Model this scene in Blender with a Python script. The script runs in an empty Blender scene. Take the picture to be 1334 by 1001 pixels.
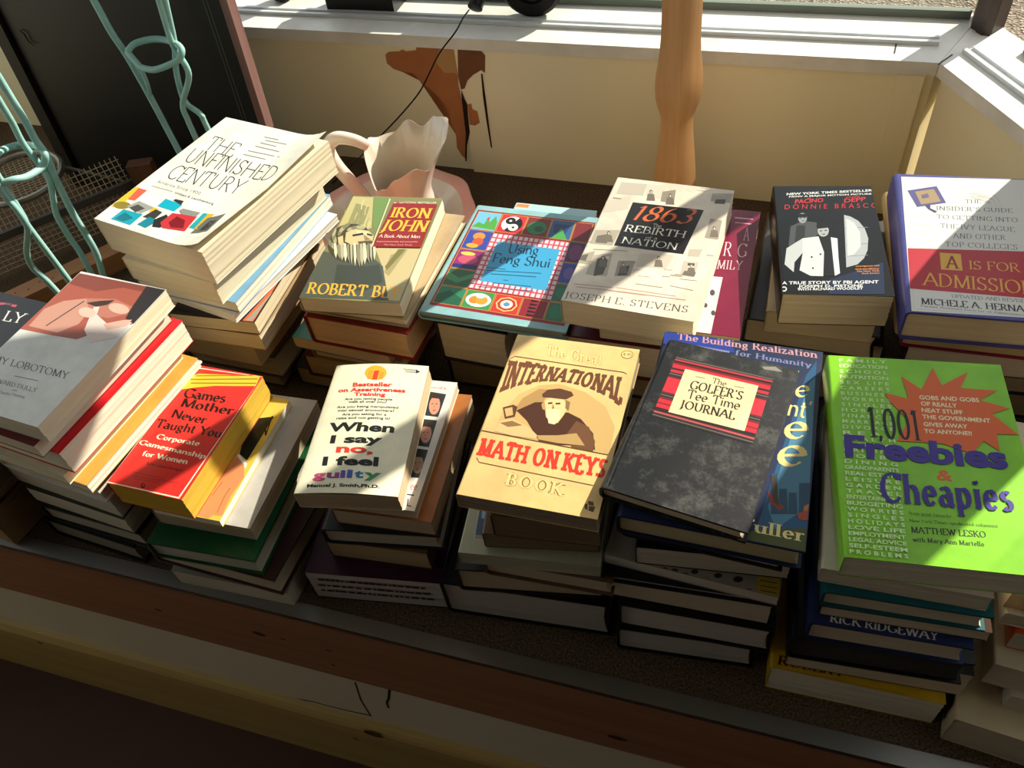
import bpy, bmesh, math, random
from mathutils import Vector, Matrix

# ------------------------------------------------------------------ camera, sky, sun, exposure
scene = bpy.context.scene
COL = scene.collection
CAM_H = 0.88
cam_data = bpy.data.cameras.new('camera')
cam = bpy.data.objects.new('camera', cam_data)
COL.objects.link(cam)
PITCH, ROLL, YAW, FPX = (0.834245, -0.159636, -0.405774, 1074.998241)
_f = Vector((math.sin(YAW)*math.cos(PITCH), math.cos(YAW)*math.cos(PITCH), -math.sin(PITCH)))
_r = Vector((math.cos(YAW), -math.sin(YAW), 0.0))
_u = _r.cross(_f)
_r2 = _r*math.cos(ROLL)+_u*math.sin(ROLL)
_u2 = -_r*math.sin(ROLL)+_u*math.cos(ROLL)
cam.matrix_world = Matrix(((_r2.x, _u2.x, -_f.x, 0.0), (_r2.y, _u2.y, -_f.y, 0.0), (_r2.z, _u2.z, -_f.z, CAM_H), (0, 0, 0, 1)))
cam_data.sensor_fit = 'HORIZONTAL'
cam_data.sensor_width = 36.0
cam_data.lens = FPX/1334.0*36.0
cam_data.clip_start = 0.02
cam_data.clip_end = 100.0
scene.camera = cam

world = bpy.data.worlds.new('sky')
scene.world = world
world.use_nodes = True
bg = world.node_tree.nodes['Background']
bg.inputs[0].default_value = (0.93, 0.965, 1.0, 1.0)
bg.inputs[1].default_value = 1.25

SUN_AZ, SUN_EL = math.radians(55.0), math.radians(32.0)
sun_data = bpy.data.lights.new('sun', 'SUN')
sun_data.energy = 8.5
sun_data.angle = math.radians(0.55)
sun_data.color = (1.0, 0.93, 0.80)
sun = bpy.data.objects.new('sun', sun_data)
COL.objects.link(sun)
_to = Vector((math.cos(SUN_EL)*math.cos(SUN_AZ), math.cos(SUN_EL)*math.sin(SUN_AZ), math.sin(SUN_EL)))
sun.rotation_euler = _to.to_track_quat('Z', 'Y').to_euler()
sun.location = _to*6

scene.view_settings.view_transform = 'Standard'
scene.view_settings.look = 'None'
scene.view_settings.exposure = 0.12
scene.view_settings.gamma = 1.0
scene.view_settings.use_curve_mapping = False
random.seed(7)

# ------------------------------------------------------------------ materials
def lin(h):
    h = h.lstrip('#')
    out = []
    for i in (0, 2, 4):
        c = int(h[i:i+2], 16)/255.0
        out.append(c/12.92 if c <= 0.04045 else ((c+0.055)/1.055)**2.4)
    return (*out, 1.0)

MATS = {}
def base_mat(name, hexc, rough=0.5, metal=0.0, spec=0.5):
    m = bpy.data.materials.new(name)
    m.use_nodes = True
    b = m.node_tree.nodes['Principled BSDF']
    b.inputs['Base Color'].default_value = lin(hexc)
    b.inputs['Roughness'].default_value = rough
    b.inputs['Metallic'].default_value = metal
    b.inputs['Specular IOR Level'].default_value = spec*0.6
    return m, m.node_tree, b

def mix_noise(nt, b, c1, c2, scale, detail=4.0, lo=0.35, hi=0.65, vec=(1, 1, 1), coord='Object', rough=0.6):
    tc = nt.nodes.new('ShaderNodeTexCoord')
    mp = nt.nodes.new('ShaderNodeMapping')
    mp.inputs['Scale'].default_value = vec
    nz = nt.nodes.new('ShaderNodeTexNoise')
    nz.inputs['Scale'].default_value = scale
    nz.inputs['Detail'].default_value = detail
    nz.inputs['Roughness'].default_value = rough
    rp = nt.nodes.new('ShaderNodeValToRGB')
    rp.color_ramp.elements[0].position = lo
    rp.color_ramp.elements[1].position = hi
    rp.color_ramp.elements[0].color = lin(c1)
    rp.color_ramp.elements[1].color = lin(c2)
    nt.links.new(tc.outputs[coord], mp.inputs[0])
    nt.links.new(mp.outputs[0], nz.inputs['Vector'])
    nt.links.new(nz.outputs['Fac'], rp.inputs[0])
    if b is not None:
        nt.links.new(rp.outputs[0], b.inputs['Base Color'])
    return nz, rp

def bump(nt, b, src, strength, dist=0.002):
    bp = nt.nodes.new('ShaderNodeBump')
    bp.inputs['Strength'].default_value = strength
    bp.inputs['Distance'].default_value = dist
    nt.links.new(src, bp.inputs['Height'])
    nt.links.new(bp.outputs[0], b.inputs['Normal'])

def shade(hexc, k):
    h = hexc.lstrip('#')
    return '#%02x%02x%02x' % tuple(max(0, min(255, int(int(h[i:i+2], 16)*k))) for i in (0, 2, 4))

def paler(hexc, k):
    # mix a page colour towards clean book paper
    v = [int(hexc[i:i+2], 16) for i in (1, 3, 5)]
    if sum(v)/3 < 140: k *= 0.5
    return '#%02x%02x%02x' % tuple(int(round(a+(b-a)*k)) for a, b in zip(v, (238, 229, 210)))

def m_plain(hexc, rough=0.5, metal=0.0, spec=0.4):
    k = ('p', hexc, rough, metal)
    if k not in MATS:
        MATS[k] = base_mat('plain_'+hexc.strip('#'), hexc, rough, metal, spec)[0]
    return MATS[k]

def m_ink(hexc):
    k = ('i', hexc)
    if k not in MATS:
        MATS[k] = base_mat('ink_'+hexc.strip('#'), hexc, 0.28, 0.0, 0.4)[0]
    return MATS[k]

def m_cover(hexc, rough=0.38):
    k = ('c', hexc, rough)
    if k not in MATS:
        m, nt, b = base_mat('cover_'+hexc.strip('#'), hexc, rough, 0.0, 0.45)
        mix_noise(nt, b, shade(hexc, 0.94), shade(hexc, 1.04), 22.0, 5.0)
        MATS[k] = m
    return MATS[k]

def m_worn(hexc, worn):
    k = ('w', hexc)
    if k not in MATS:
        m, nt, b = base_mat('worn_cover', hexc, 0.40, 0.0, 0.5)
        nz, rp = mix_noise(nt, b, hexc, worn, 34.0, 12.0, 0.50, 0.80, rough=0.80)
        nz2 = nt.nodes.new('ShaderNodeTexNoise'); nz2.inputs['Scale'].default_value = 300.0
        bump(nt, b, nz2.outputs['Fac'], 0.12, 0.0006)
        MATS[k] = m
    return MATS[k]

def m_pages(hexc):
    k = ('g', hexc)
    if k not in MATS:
        m, nt, b = base_mat('pages_'+hexc.strip('#'), hexc, 0.85, 0.0, 0.1)
        nz, rp = mix_noise(nt, b, shade(hexc, 0.93), shade(hexc, 1.02), 14.0, 6.0, 0.30, 0.62, vec=(1, 1, 110))
        bump(nt, b, nz.outputs['Fac'], 0.25, 0.0005)
        MATS[k] = m
    return MATS[k]

def m_wood(name, c1, c2, axis='x', rough=0.45, scale=9.0, knots=False):
    if name in MATS: return MATS[name]
    m, nt, b = base_mat(name, c1, rough)
    v = {'x': (0.35, 6, 6), 'z': (6, 6, 0.35), 'y': (6, 0.35, 6)}[axis]
    nz, rp = mix_noise(nt, b, c1, c2, scale, 8.0, 0.33, 0.68, vec=v)
    bump(nt, b, nz.outputs['Fac'], 0.12, 0.001)
    MATS[name] = m
    return m

def m_paint(name, c1, c2, rough=0.55, scale=3.0, bumpy=0.06):
    if name in MATS: return MATS[name]
    m, nt, b = base_mat(name, c1, rough)
    nz, rp = mix_noise(nt, b, c1, c2, scale, 8.0, 0.3, 0.7)
    n2 = nt.nodes.new('ShaderNodeTexNoise'); n2.inputs['Scale'].default_value = 160.0
    bump(nt, b, n2.outputs['Fac'], bumpy, 0.001)
    MATS[name] = m
    return m

def m_carpet():
    m, nt, b = base_mat('carpet_pile', '#3a2f26', 0.95, 0, 0.05)
    nz, rp = mix_noise(nt, b, '#31281f', '#75634f', 420.0, 2.0, 0.30, 0.74)
    bump(nt, b, nz.outputs['Fac'], 0.6, 0.003)
    return m

def m_gravel():
    m, nt, b = base_mat('gravel', '#b0a08c', 0.9, 0, 0.1)
    tc = nt.nodes.new('ShaderNodeTexCoord')
    vo = nt.nodes.new('ShaderNodeTexVoronoi'); vo.inputs['Scale'].default_value = 150.0
    rp = nt.nodes.new('ShaderNodeValToRGB')
    rp.color_ramp.elements[0].color = lin('#564c41'); rp.color_ramp.elements[1].color = lin('#a39683')
    nt.links.new(tc.outputs['Object'], vo.inputs['Vector'])
    nt.links.new(vo.outputs['Color'], rp.inputs[0])
    nt.links.new(rp.outputs[0], b.inputs['Base Color'])
    bump(nt, b, vo.outputs['Distance'], 0.8, 0.01)
    return m

def m_glass():
    m = bpy.data.materials.new('window_glass'); m.use_nodes = True
    nt = m.node_tree; nt.nodes.clear()
    out = nt.nodes.new('ShaderNodeOutputMaterial')
    mx = nt.nodes.new('ShaderNodeMixShader')
    lw = nt.nodes.new('ShaderNodeLayerWeight')
    pw = nt.nodes.new('ShaderNodeMath'); pw.operation = 'POWER'; pw.inputs[1].default_value = 5.0
    fr = nt.nodes.new('ShaderNodeMath'); fr.operation = 'MULTIPLY_ADD'; fr.inputs[1].default_value = 0.92; fr.inputs[2].default_value = 0.035
    nt.links.new(lw.outputs['Facing'], pw.inputs[0]); nt.links.new(pw.outputs[0], fr.inputs[0])
    tr = nt.nodes.new('ShaderNodeBsdfTransparent'); tr.inputs[0].default_value = (0.95, 0.97, 0.96, 1)
    gl = nt.nodes.new('ShaderNodeBsdfGlossy'); gl.inputs['Roughness'].default_value = 0.01
    nt.links.new(fr.outputs[0], mx.inputs[0]); nt.links.new(tr.outputs[0], mx.inputs[1]); nt.links.new(gl.outputs[0], mx.inputs[2])
    nt.links.new(mx.outputs[0], out.inputs[0])
    return m

def m_ceramic():
    m, nt, b = base_mat('pink_ceramic', '#e3b9ab', 0.2, 0.0, 0.5)
    mix_noise(nt, b, '#e6b5a8', '#eedccb', 8.0, 2.0, 0.40, 0.62)
    b.inputs['Coat Weight'].default_value = 0.5
    b.inputs['Coat Roughness'].default_value = 0.08
    b.inputs['Subsurface Weight'].default_value = 0.15
    b.inputs['Subsurface Radius'].default_value = (0.01, 0.006, 0.004)
    return m

# ------------------------------------------------------------------ mesh helpers
def link_mesh(name, verts, faces, mats, parent=None, midx=None, smooth=False):
    me = bpy.data.meshes.new(name)
    me.from_pydata([tuple(v) for v in verts], [], faces)
    for m in (mats if isinstance(mats, (list, tuple)) else [mats]):
        me.materials.append(m)
    if midx is not None:
        me.polygons.foreach_set('material_index', midx)
    if smooth:
        me.polygons.foreach_set('use_smooth', [True]*len(me.polygons))
    me.update()
    o = bpy.data.objects.new(name, me)
    COL.objects.link(o)
    if parent is not None: o.parent = parent
    return o

def bm_obj(name, bm, mat, parent=None, smooth=False, bevel=0.0, sharp=40):
    if bevel:
        bmesh.ops.bevel(bm, geom=[e for e in bm.edges if len(e.link_faces) == 2 and e.calc_face_angle(0) > 0.6], offset=bevel, segments=2, affect='EDGES', profile=0.6)
    bmesh.ops.recalc_face_normals(bm, faces=bm.faces[:])
    me = bpy.data.meshes.new(name)
    bm.to_mesh(me); bm.free()
    for m in (mat if isinstance(mat, (list, tuple)) else [mat]): me.materials.append(m)
    if smooth:
        me.polygons.foreach_set('use_smooth', [True]*len(me.polygons))
        me.set_sharp_from_angle(angle=math.radians(sharp))
    o = bpy.data.objects.new(name, me)
    COL.objects.link(o)
    if parent is not None: o.parent = parent
    return o

def add_box(bm, x0, x1, y0, y1, z0, z1, mtx=None):
    vs = [bm.verts.new(Vector(c) if mtx is None else mtx @ Vector(c)) for c in
          ((x0,y0,z0),(x1,y0,z0),(x1,y1,z0),(x0,y1,z0),(x0,y0,z1),(x1,y0,z1),(x1,y1,z1),(x0,y1,z1))]
    for f in ((0,3,2,1),(4,5,6,7),(0,1,5,4),(1,2,6,5),(2,3,7,6),(3,0,4,7)):
        bm.faces.new([vs[i] for i in f])

def add_prism(bm, pts, z0, z1, mtx=None):
    n = len(pts)
    T = (lambda v: v) if mtx is None else (lambda v: mtx @ v)
    lo = [bm.verts.new(T(Vector((x, y, z0)))) for x, y in pts]
    hi = [bm.verts.new(T(Vector((x, y, z1)))) for x, y in pts]
    bm.faces.new(lo[::-1]); bm.faces.new(hi)
    for i in range(n):
        bm.faces.new([lo[i], lo[(i+1) % n], hi[(i+1) % n], hi[i]])

def add_tube(bm, pts, rad, seg=10, closed=False):
    pts = [Vector(p) for p in pts]
    n = len(pts)
    rads = rad if isinstance(rad, (list, tuple)) else [rad]*n
    rings = []
    prev = None
    for i, p in enumerate(pts):
        if closed: d = pts[(i+1) % n]-pts[i-1]
        elif i == 0: d = pts[1]-pts[0]
        elif i == n-1: d = pts[-1]-pts[-2]
        else: d = pts[i+1]-pts[i-1]
        d.normalize()
        if prev is None:
            a = d.orthogonal().normalized()
        else:
            a = (prev-d*prev.dot(d)).normalized()
        prev = a
        b = d.cross(a)
        rings.append([bm.verts.new(p+(a*math.cos(2*math.pi*k/seg)+b*math.sin(2*math.pi*k/seg))*rads[i]) for k in range(seg)])
    m = n if closed else n-1
    for i in range(m):
        A, B = rings[i], rings[(i+1) % n]
        for k in range(seg):
            bm.faces.new([A[k], A[(k+1) % seg], B[(k+1) % seg], B[k]])
    if not closed:
        bm.faces.new(rings[0][::-1]); bm.faces.new(rings[-1])

def smooth_path(pts, sub=6):
    pts = [Vector(p) for p in pts]
    out = []
    for i in range(len(pts)-1):
        p0 = pts[max(i-1, 0)]; p1 = pts[i]; p2 = pts[i+1]; p3 = pts[min(i+2, len(pts)-1)]
        for k in range(sub):
            t = k/sub
            out.append(0.5*((2*p1)+(p2-p0)*t+(2*p0-5*p1+4*p2-p3)*t*t+(3*p1-p0-3*p2+p3)*t**3))
    out.append(pts[-1])
    return out

def empty(name, loc, rotz=0.0):
    o = bpy.data.objects.new(name, None)
    o.empty_display_size = 0.02
    COL.objects.link(o)
    o.location = loc; o.rotation_euler = (0, 0, rotz)
    return o

def tag(o, label, cat, group=None, kind=None):
    o['label'] = label; o['category'] = cat
    if group: o['group'] = group
    if kind: o['kind'] = kind
    return o

def struct(o):
    o['kind'] = 'structure'
    return o

# ------------------------------------------------------------------ lettering
# a broad-nib serif alphabet: per glyph a width and strokes (l = line points, a = cx,cy,rx,ry,start,end in degrees)
GL = {}
for _row in """A .76|l0,0,.38,1,.76,0|l.15,.36,.61,.36
B .6|l.1,0,.1,1|l.1,1,.3,1|a.3,.76,.2,.24,90,-90|l.1,.52,.32,.52|a.32,.26,.25,.26,90,-90|l.1,0,.32,0
C .74|a.42,.5,.38,.5,42,318|l.7,.78,.7,.98
D .76|l.1,0,.1,1|l.1,1,.3,1|a.3,.5,.4,.5,90,-90|l.1,0,.3,0
E .58|l.1,0,.1,1|l.1,1,.54,1,.54,.82|l.1,.53,.42,.53|l.1,0,.56,0,.56,.2
F .55|l.1,0,.1,1|l.1,1,.53,1,.53,.82|l.1,.53,.42,.53
G .78|a.42,.5,.38,.5,42,330|l.7,.78,.7,.98|l.74,.42,.74,.1|l.56,.42,.76,.42
H .78|l.1,0,.1,1|l.68,0,.68,1|l.1,.52,.68,.52
I .22|l.11,0,.11,1
J .36|l.22,1,.22,.0|a.08,.0,.14,.2,0,-110
K .7|l.1,0,.1,1|l.1,.4,.6,1|l.26,.58,.68,0
L .56|l.1,0,.1,1|l.1,0,.53,0,.54,.24
M .9|l.1,0,.12,1|l.12,1,.45,.05|l.45,.05,.78,1|l.78,1,.8,0
N .78|l.1,0,.1,1|l.1,1,.68,0|l.68,0,.68,1
O .84|a.42,.5,.38,.5,0,360
P .58|l.1,0,.1,1|l.1,1,.3,1|a.3,.74,.24,.26,90,-90|l.1,.48,.3,.48
Q .84|a.42,.5,.38,.5,0,360|l.45,.1,.8,-.2
R .66|l.1,0,.1,1|l.1,1,.3,1|a.3,.75,.22,.25,90,-90|l.1,.5,.3,.5|l.3,.5,.62,0
S .54|a.27,.75,.2,.25,35,270|a.27,.25,.22,.25,90,-145|l.45,.82,.45,.98|l.06,.2,.06,.02
T .68|l.34,0,.34,1|l.04,.8,.05,1,.63,1,.64,.8
U .76|l.1,1,.1,.34|a.38,.34,.28,.34,180,360|l.66,.34,.66,1
V .74|l.02,1,.37,0,.72,1
W 1.06|l.02,1,.3,0,.53,.95,.76,0,1.04,1
X .72|l.04,0,.66,1|l.04,1,.68,0
Y .7|l.04,1,.35,.48,.66,1|l.35,.48,.35,0
Z .62|l.08,.82,.08,1,.56,1,.06,0,.56,0,.58,.2
a .5|a.22,.19,.18,.19,0,360|a.22,.46,.17,.18,150,0|l.4,.46,.4,.06,.5,0
b .54|l.1,1,.1,0|a.27,.32,.2,.32,0,360
c .46|a.26,.32,.21,.32,50,315
d .56|l.46,1,.46,0|a.27,.32,.2,.32,0,360
e .48|a.25,.32,.2,.32,0,320|l.05,.34,.45,.34
f .34|l.14,0,.14,.78|a.3,.78,.16,.22,180,60|l.02,.62,.3,.62
g .52|a.24,.38,.17,.25,0,360|a.24,-.1,.2,.16,0,360|l.36,.56,.5,.62|l.16,.16,.12,.08,.24,.06
h .56|l.1,0,.1,1|a.28,.42,.18,.2,180,0|l.46,.42,.46,0
i .22|l.11,0,.11,.64|a.11,.86,.03,.04,0,360
j .24|l.14,.64,.14,-.1|a.04,-.1,.1,.15,0,-120|a.14,.86,.03,.04,0,360
k .54|l.1,0,.1,1|l.1,.26,.44,.62|l.22,.38,.5,0
l .22|l.11,0,.11,1
m .82|l.1,0,.1,.64|a.26,.42,.16,.2,180,0|l.42,.42,.42,0|a.58,.42,.16,.2,180,0|l.74,.42,.74,0
n .56|l.1,0,.1,.64|a.28,.42,.18,.2,180,0|l.46,.42,.46,0
o .52|a.26,.32,.21,.32,0,360
p .54|l.1,-.28,.1,.64|a.27,.32,.2,.32,0,360
q .54|l.46,-.28,.46,.64|a.27,.32,.2,.32,0,360
r .4|l.1,0,.1,.64|a.28,.4,.18,.23,170,55
s .4|a.2,.48,.14,.15,30,270|a.2,.17,.16,.17,90,-150
t .34|l.14,.86,.14,.14|a.26,.14,.12,.14,180,300|l.02,.62,.3,.62
u .56|l.1,.62,.1,.2|a.28,.2,.18,.2,180,360|l.46,.62,.46,0
v .5|l.03,.62,.25,0,.47,.62
w .74|l.03,.62,.2,0,.37,.6,.54,0,.71,.62
x .5|l.03,0,.46,.62|l.03,.62,.47,0
y .5|l.03,.62,.26,0|l.47,.62,.2,-.24,.08,-.26
z .44|l.06,.5,.06,.62,.38,.62,.04,0,.38,0,.4,.14
0 .58|a.29,.5,.23,.5,0,360
1 .36|l.2,0,.2,1|l.2,1,.06,.86
3 .54|a.25,.76,.18,.24,140,-90|a.25,.27,.22,.27,90,-145
4 .58|l.42,0,.42,1|l.42,1,.04,.3,.56,.3
5 .54|l.1,1,.46,1|l.1,1,.1,.58|a.25,.31,.22,.31,110,-145
6 .56|a.28,.3,.21,.3,0,360|a.45,.5,.38,.5,110,200
8 .56|a.28,.75,.18,.25,0,360|a.28,.26,.22,.26,0,360
9 .56|a.28,.7,.21,.3,0,360|a.1,.5,.38,.5,-70,20
. .2|a.1,.04,.03,.04,0,360
, .2|l.11,.06,.06,-.12
' .18|l.1,1,.08,.78
! .22|l.11,1,.11,.28|a.11,.04,.03,.04,0,360
? .46|a.22,.78,.17,.22,160,-70|l.26,.56,.22,.28|a.22,.04,.03,.04,0,360
& .74|a.3,.77,.15,.21,-60,240|a.3,.27,.25,.27,60,330|l.18,.66,.7,0
- .3|l.04,.36,.26,.36
$ .5|a.25,.7,.17,.2,35,270|a.25,.28,.19,.22,90,-145|l.25,1.08,.25,-.08""".split('\n'):
    _c = _row[0]; _p = _row[2:].split('|')
    GL[_c] = (float(_p[0]), [(q[0], [float(z) for z in q[1:].split(',')]) for q in _p[1:]])

def nib_text(s, thick=0.11, thin=0.035, serif=0.13, slab=0.035, phi=18.0, gap=0.07):
    V, F = [], []
    def quad(pts):
        b = len(V); V.extend(pts); F.append(tuple(range(b, b+len(pts))))
    ph = math.radians(phi)
    x = 0.0
    for ch in s:
        if ch == ' ':
            x += 0.34; continue
        w, strokes = GL.get(ch) or GL.get(ch.upper()) or GL['-']
        for kind, v in strokes:
            if kind == 'l':
                pts = [(v[i]+x, v[i+1]) for i in range(0, len(v), 2)]
            else:
                cx, cy, rx, ry, a0, a1 = v
                n = max(5, int(abs(a1-a0)/24))
                tin = thin*0.4
                pts = [(x+cx+(rx-tin)*math.cos(math.radians(a0+(a1-a0)*i/n)), cy+(ry-tin)*math.sin(math.radians(a0+(a1-a0)*i/n))) for i in range(n+1)]
            def wid(a, b):
                th = math.atan2(b[1]-a[1], b[0]-a[0])
                return (thin+(thick-thin)*abs(math.sin(th-ph)))/2
            if kind == 'a':
                L = []; m = len(pts)
                for i, p in enumerate(pts):
                    a = pts[max(i-1, 0)]; b = pts[min(i+1, m-1)]
                    if abs(v[5]-v[4]) >= 359 and i in (0, m-1): a, b = pts[-2], pts[1]
                    d = math.hypot(b[0]-a[0], b[1]-a[1]) or 1
                    h = wid(a, b); nx, ny = -(b[1]-a[1])/d*h, (b[0]-a[0])/d*h
                    L.append(((p[0]+nx, p[1]+ny), (p[0]-nx, p[1]-ny)))
                b0 = len(V)
                for l, r in L: V.extend((l, r))
                for i in range(m-1): F.append((b0+2*i, b0+2*i+1, b0+2*i+3, b0+2*i+2))
            else:
                for i in range(len(pts)-1):
                    a, b = pts[i], pts[i+1]
                    d = math.hypot(b[0]-a[0], b[1]-a[1]) or 1
                    h = wid(a, b); nx, ny = -(b[1]-a[1])/d*h, (b[0]-a[0])/d*h
                    quad([(a[0]+nx, a[1]+ny), (a[0]-nx, a[1]-ny), (b[0]-nx, b[1]-ny), (b[0]+nx, b[1]+ny)])
                if serif > 0:
                    for e, o in ((pts[0], pts[1]), (pts[-1], pts[-2])):
                        if abs(e[1]-o[1]) > 0.3 and min(abs(e[1]-q) for q in (0.0, 1.0, 0.62, 0.64, -0.28)) < 0.011:
                            dy = slab if e[1] < o[1] else -slab
                            quad([(e[0]-serif, e[1]), (e[0]+serif, e[1]), (e[0]+serif, e[1]+dy), (e[0]-serif, e[1]+dy)])
        x += w+gap
    return V, F

_font_cache = {}
def sans_text(s, weight=0.0):
    key = (s, weight)
    if key in _font_cache: return _font_cache[key]
    def raw(body):
        cu = bpy.data.curves.new('tmp_text', 'FONT')
        cu.body = body; cu.resolution_u = 3; cu.fill_mode = 'FRONT'; cu.offset = weight
        ob = bpy.data.objects.new('tmp_text', cu)
        COL.objects.link(ob)
        dg = bpy.context.evaluated_depsgraph_get()
        me = ob.evaluated_get(dg).to_mesh()
        V = [(v.co.x, v.co.y) for v in me.vertices]; F = [tuple(p.vertices) for p in me.polygons]
        ob.evaluated_get(dg).to_mesh_clear()
        bpy.data.objects.remove(ob); bpy.data.curves.remove(cu)
        return V, F
    V, F = raw(s)
    cap = 0.729+2*weight
    r = ([(x, (y+weight)/cap) for x, y in V], F)
    _font_cache[key] = r
    return r

def dash_text(s):
    # a row of unreadable small lettering: broken dabs of ink
    rnd = random.Random(len(s)*7+3); V, F = [], []; x = 0.0
    while x < 60:
        w = rnd.choice((1.6, 2.4, 3.2, 4.0)); n = len(V); h = rnd.uniform(.75, 1.0)
        V += [(x, 0), (x+w, 0), (x+w, h), (x, h)]; F.append((n, n+1, n+2, n+3)); x += w+rnd.choice((.5, .7, 1.1))
    return V, F

STYLES = {
    'serif': lambda s: nib_text(s),
    'bold': lambda s: nib_text(s, 0.17, 0.05, 0.16, 0.05, 15, 0.10),
    'slab': lambda s: nib_text(s, 0.26, 0.14, 0.22, 0.16, 8, 0.17),
    'didone': lambda s: nib_text(s, 0.10, 0.025, 0.12, 0.03, 5, 0.16),
    'line': lambda s: nib_text(s, 0.062, 0.050, 0, 0, 0, 0.02),
    'slabi': lambda s: nib_text(s, 0.18, 0.06, 0.18, 0.08, 8, 0.17),
    'dash': dash_text,
    'tall': lambda s: nib_text(s, 0.14, 0.04, 0.14, 0.03, 5, 0.06),
    'script': lambda s: nib_text(s, 0.13, 0.03, 0.05, 0.03, 35, 0.03),
    'scriptbold': lambda s: nib_text(s, 0.19, 0.05, 0.08, 0.04, 30, 0.05),
    'sans': lambda s: sans_text(s, 0.0),
    'sansb': lambda s: sans_text(s, 0.022),
    'bolder': lambda s: nib_text(s, 0.19, 0.06, 0.12, 0.05, 12, 0.11),
    'sansx': lambda s: sans_text(s, 0.040),
}

# ------------------------------------------------------------------ books
def bend_fn(kind, w, d):
    if kind == 'curl':
        return lambda x, y: 0.014*max(0.0, (x/w-0.72)/0.28)**2*(0.55+0.45*abs(2*y/d-1))
    if kind == 'arch':
        return lambda x, y: 0.004*math.sin(math.pi*min(1, max(0, x/w)))
    return lambda x, y: 0.0

def make_cover(name, w, d, t, th, mat, parent, rnd, bend, hard):
    nx = 14 if bend else 3
    ny = 8 if bend else 1
    f = bend_fn(bend, w, d)
    r = min(rnd, t*0.45)
    prof_o, prof_i = [], []
    for i in range(nx+1):
        prof_o.append((w+(r-w)*i/nx, t)); prof_i.append((w+(max(r, th)-w)*i/nx, t-th))
    for i in range(1, 6):
        a = math.pi/2+math.pi/2*i/5
        prof_o.append((r+r*math.cos(a), t-r+r*math.sin(a)))
        ri = max(r-th, 0.0001)
        prof_i.append((max(r, th)+ri*math.cos(a), t-max(r, th)+ri*math.sin(a)))
    for i in range(0, 6):
        a = math.pi+math.pi/2*i/5
        prof_o.append((r+r*math.cos(a), r+r*math.sin(a)))
        ri = max(r-th, 0.0001)
        prof_i.append((max(r, th)+ri*math.cos(a), max(r, th)+ri*math.sin(a)))
    prof_o.append((w, 0.0)); prof_i.append((w, th))
    n = len(prof_o)
    V, F = [], []
    for j in range(ny+1):
        y = d*j/ny
        for prof in (prof_o, prof_i):
            for k, (x, z) in enumerate(prof):
                V.append((x-w/2, y-d/2, z+(f(x, y) if k <= nx else 0.0)))
    S = 2*n
    for j in range(ny):
        a, b = j*S, (j+1)*S
        for k in range(n-1):
            F.append((a+k, a+k+1, b+k+1, b+k))
            F.append((a+n+k+1, a+n+k, b+n+k, b+n+k+1))
        F.append((a+n, a, b, b+n)); F.append((a+n-1, a+2*n-1, b+2*n-1, b+n-1))
    for k in range(n-1):
        F.append((k+1, k, n+k, n+k+1))
        e = ny*S
        F.append((e+k, e+k+1, e+n+k+1, e+n+k))
    bm = bmesh.new()
    vs = [bm.verts.new(v) for v in V]
    for q in F:
        try: bm.faces.new([vs[i] for i in q])
        except ValueError: pass
    return bm_obj(name, bm, mat, parent, smooth=True, sharp=35)

def make_pages(w, d, t, c, inset, mat, parent, hard):
    n = max(3, int(t/0.0035))
    z0, z1 = c, t-c
    x0 = c+0.0004
    bm = bmesh.new()
    rings = []
    for i in range(n+1):
        z = z0+(z1-z0)*i/n
        s = i/n*2-1
        hollow = 0.0035*(1-s*s) if hard else 0.0
        jx = random.uniform(-0.0004, 0.0004); jy = random.uniform(-0.0004, 0.0004)
        xr = w-inset-hollow+jx; yf = inset+jy; yb = d-inset-jy
        rings.append([bm.verts.new((x-w/2, y-d/2, z)) for x, y in ((x0, yf), (xr, yf), (xr, yb), (x0, yb))])
    for i in range(n):
        for k in range(4):
            bm.faces.new([rings[i][k], rings[i][(k+1) % 4], rings[i+1][(k+1) % 4], rings[i+1][k]])
    bm.faces.new(rings[0][::-1]); bm.faces.new(rings[-1])
    return bm_obj('pages', bm, mat, parent)

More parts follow.
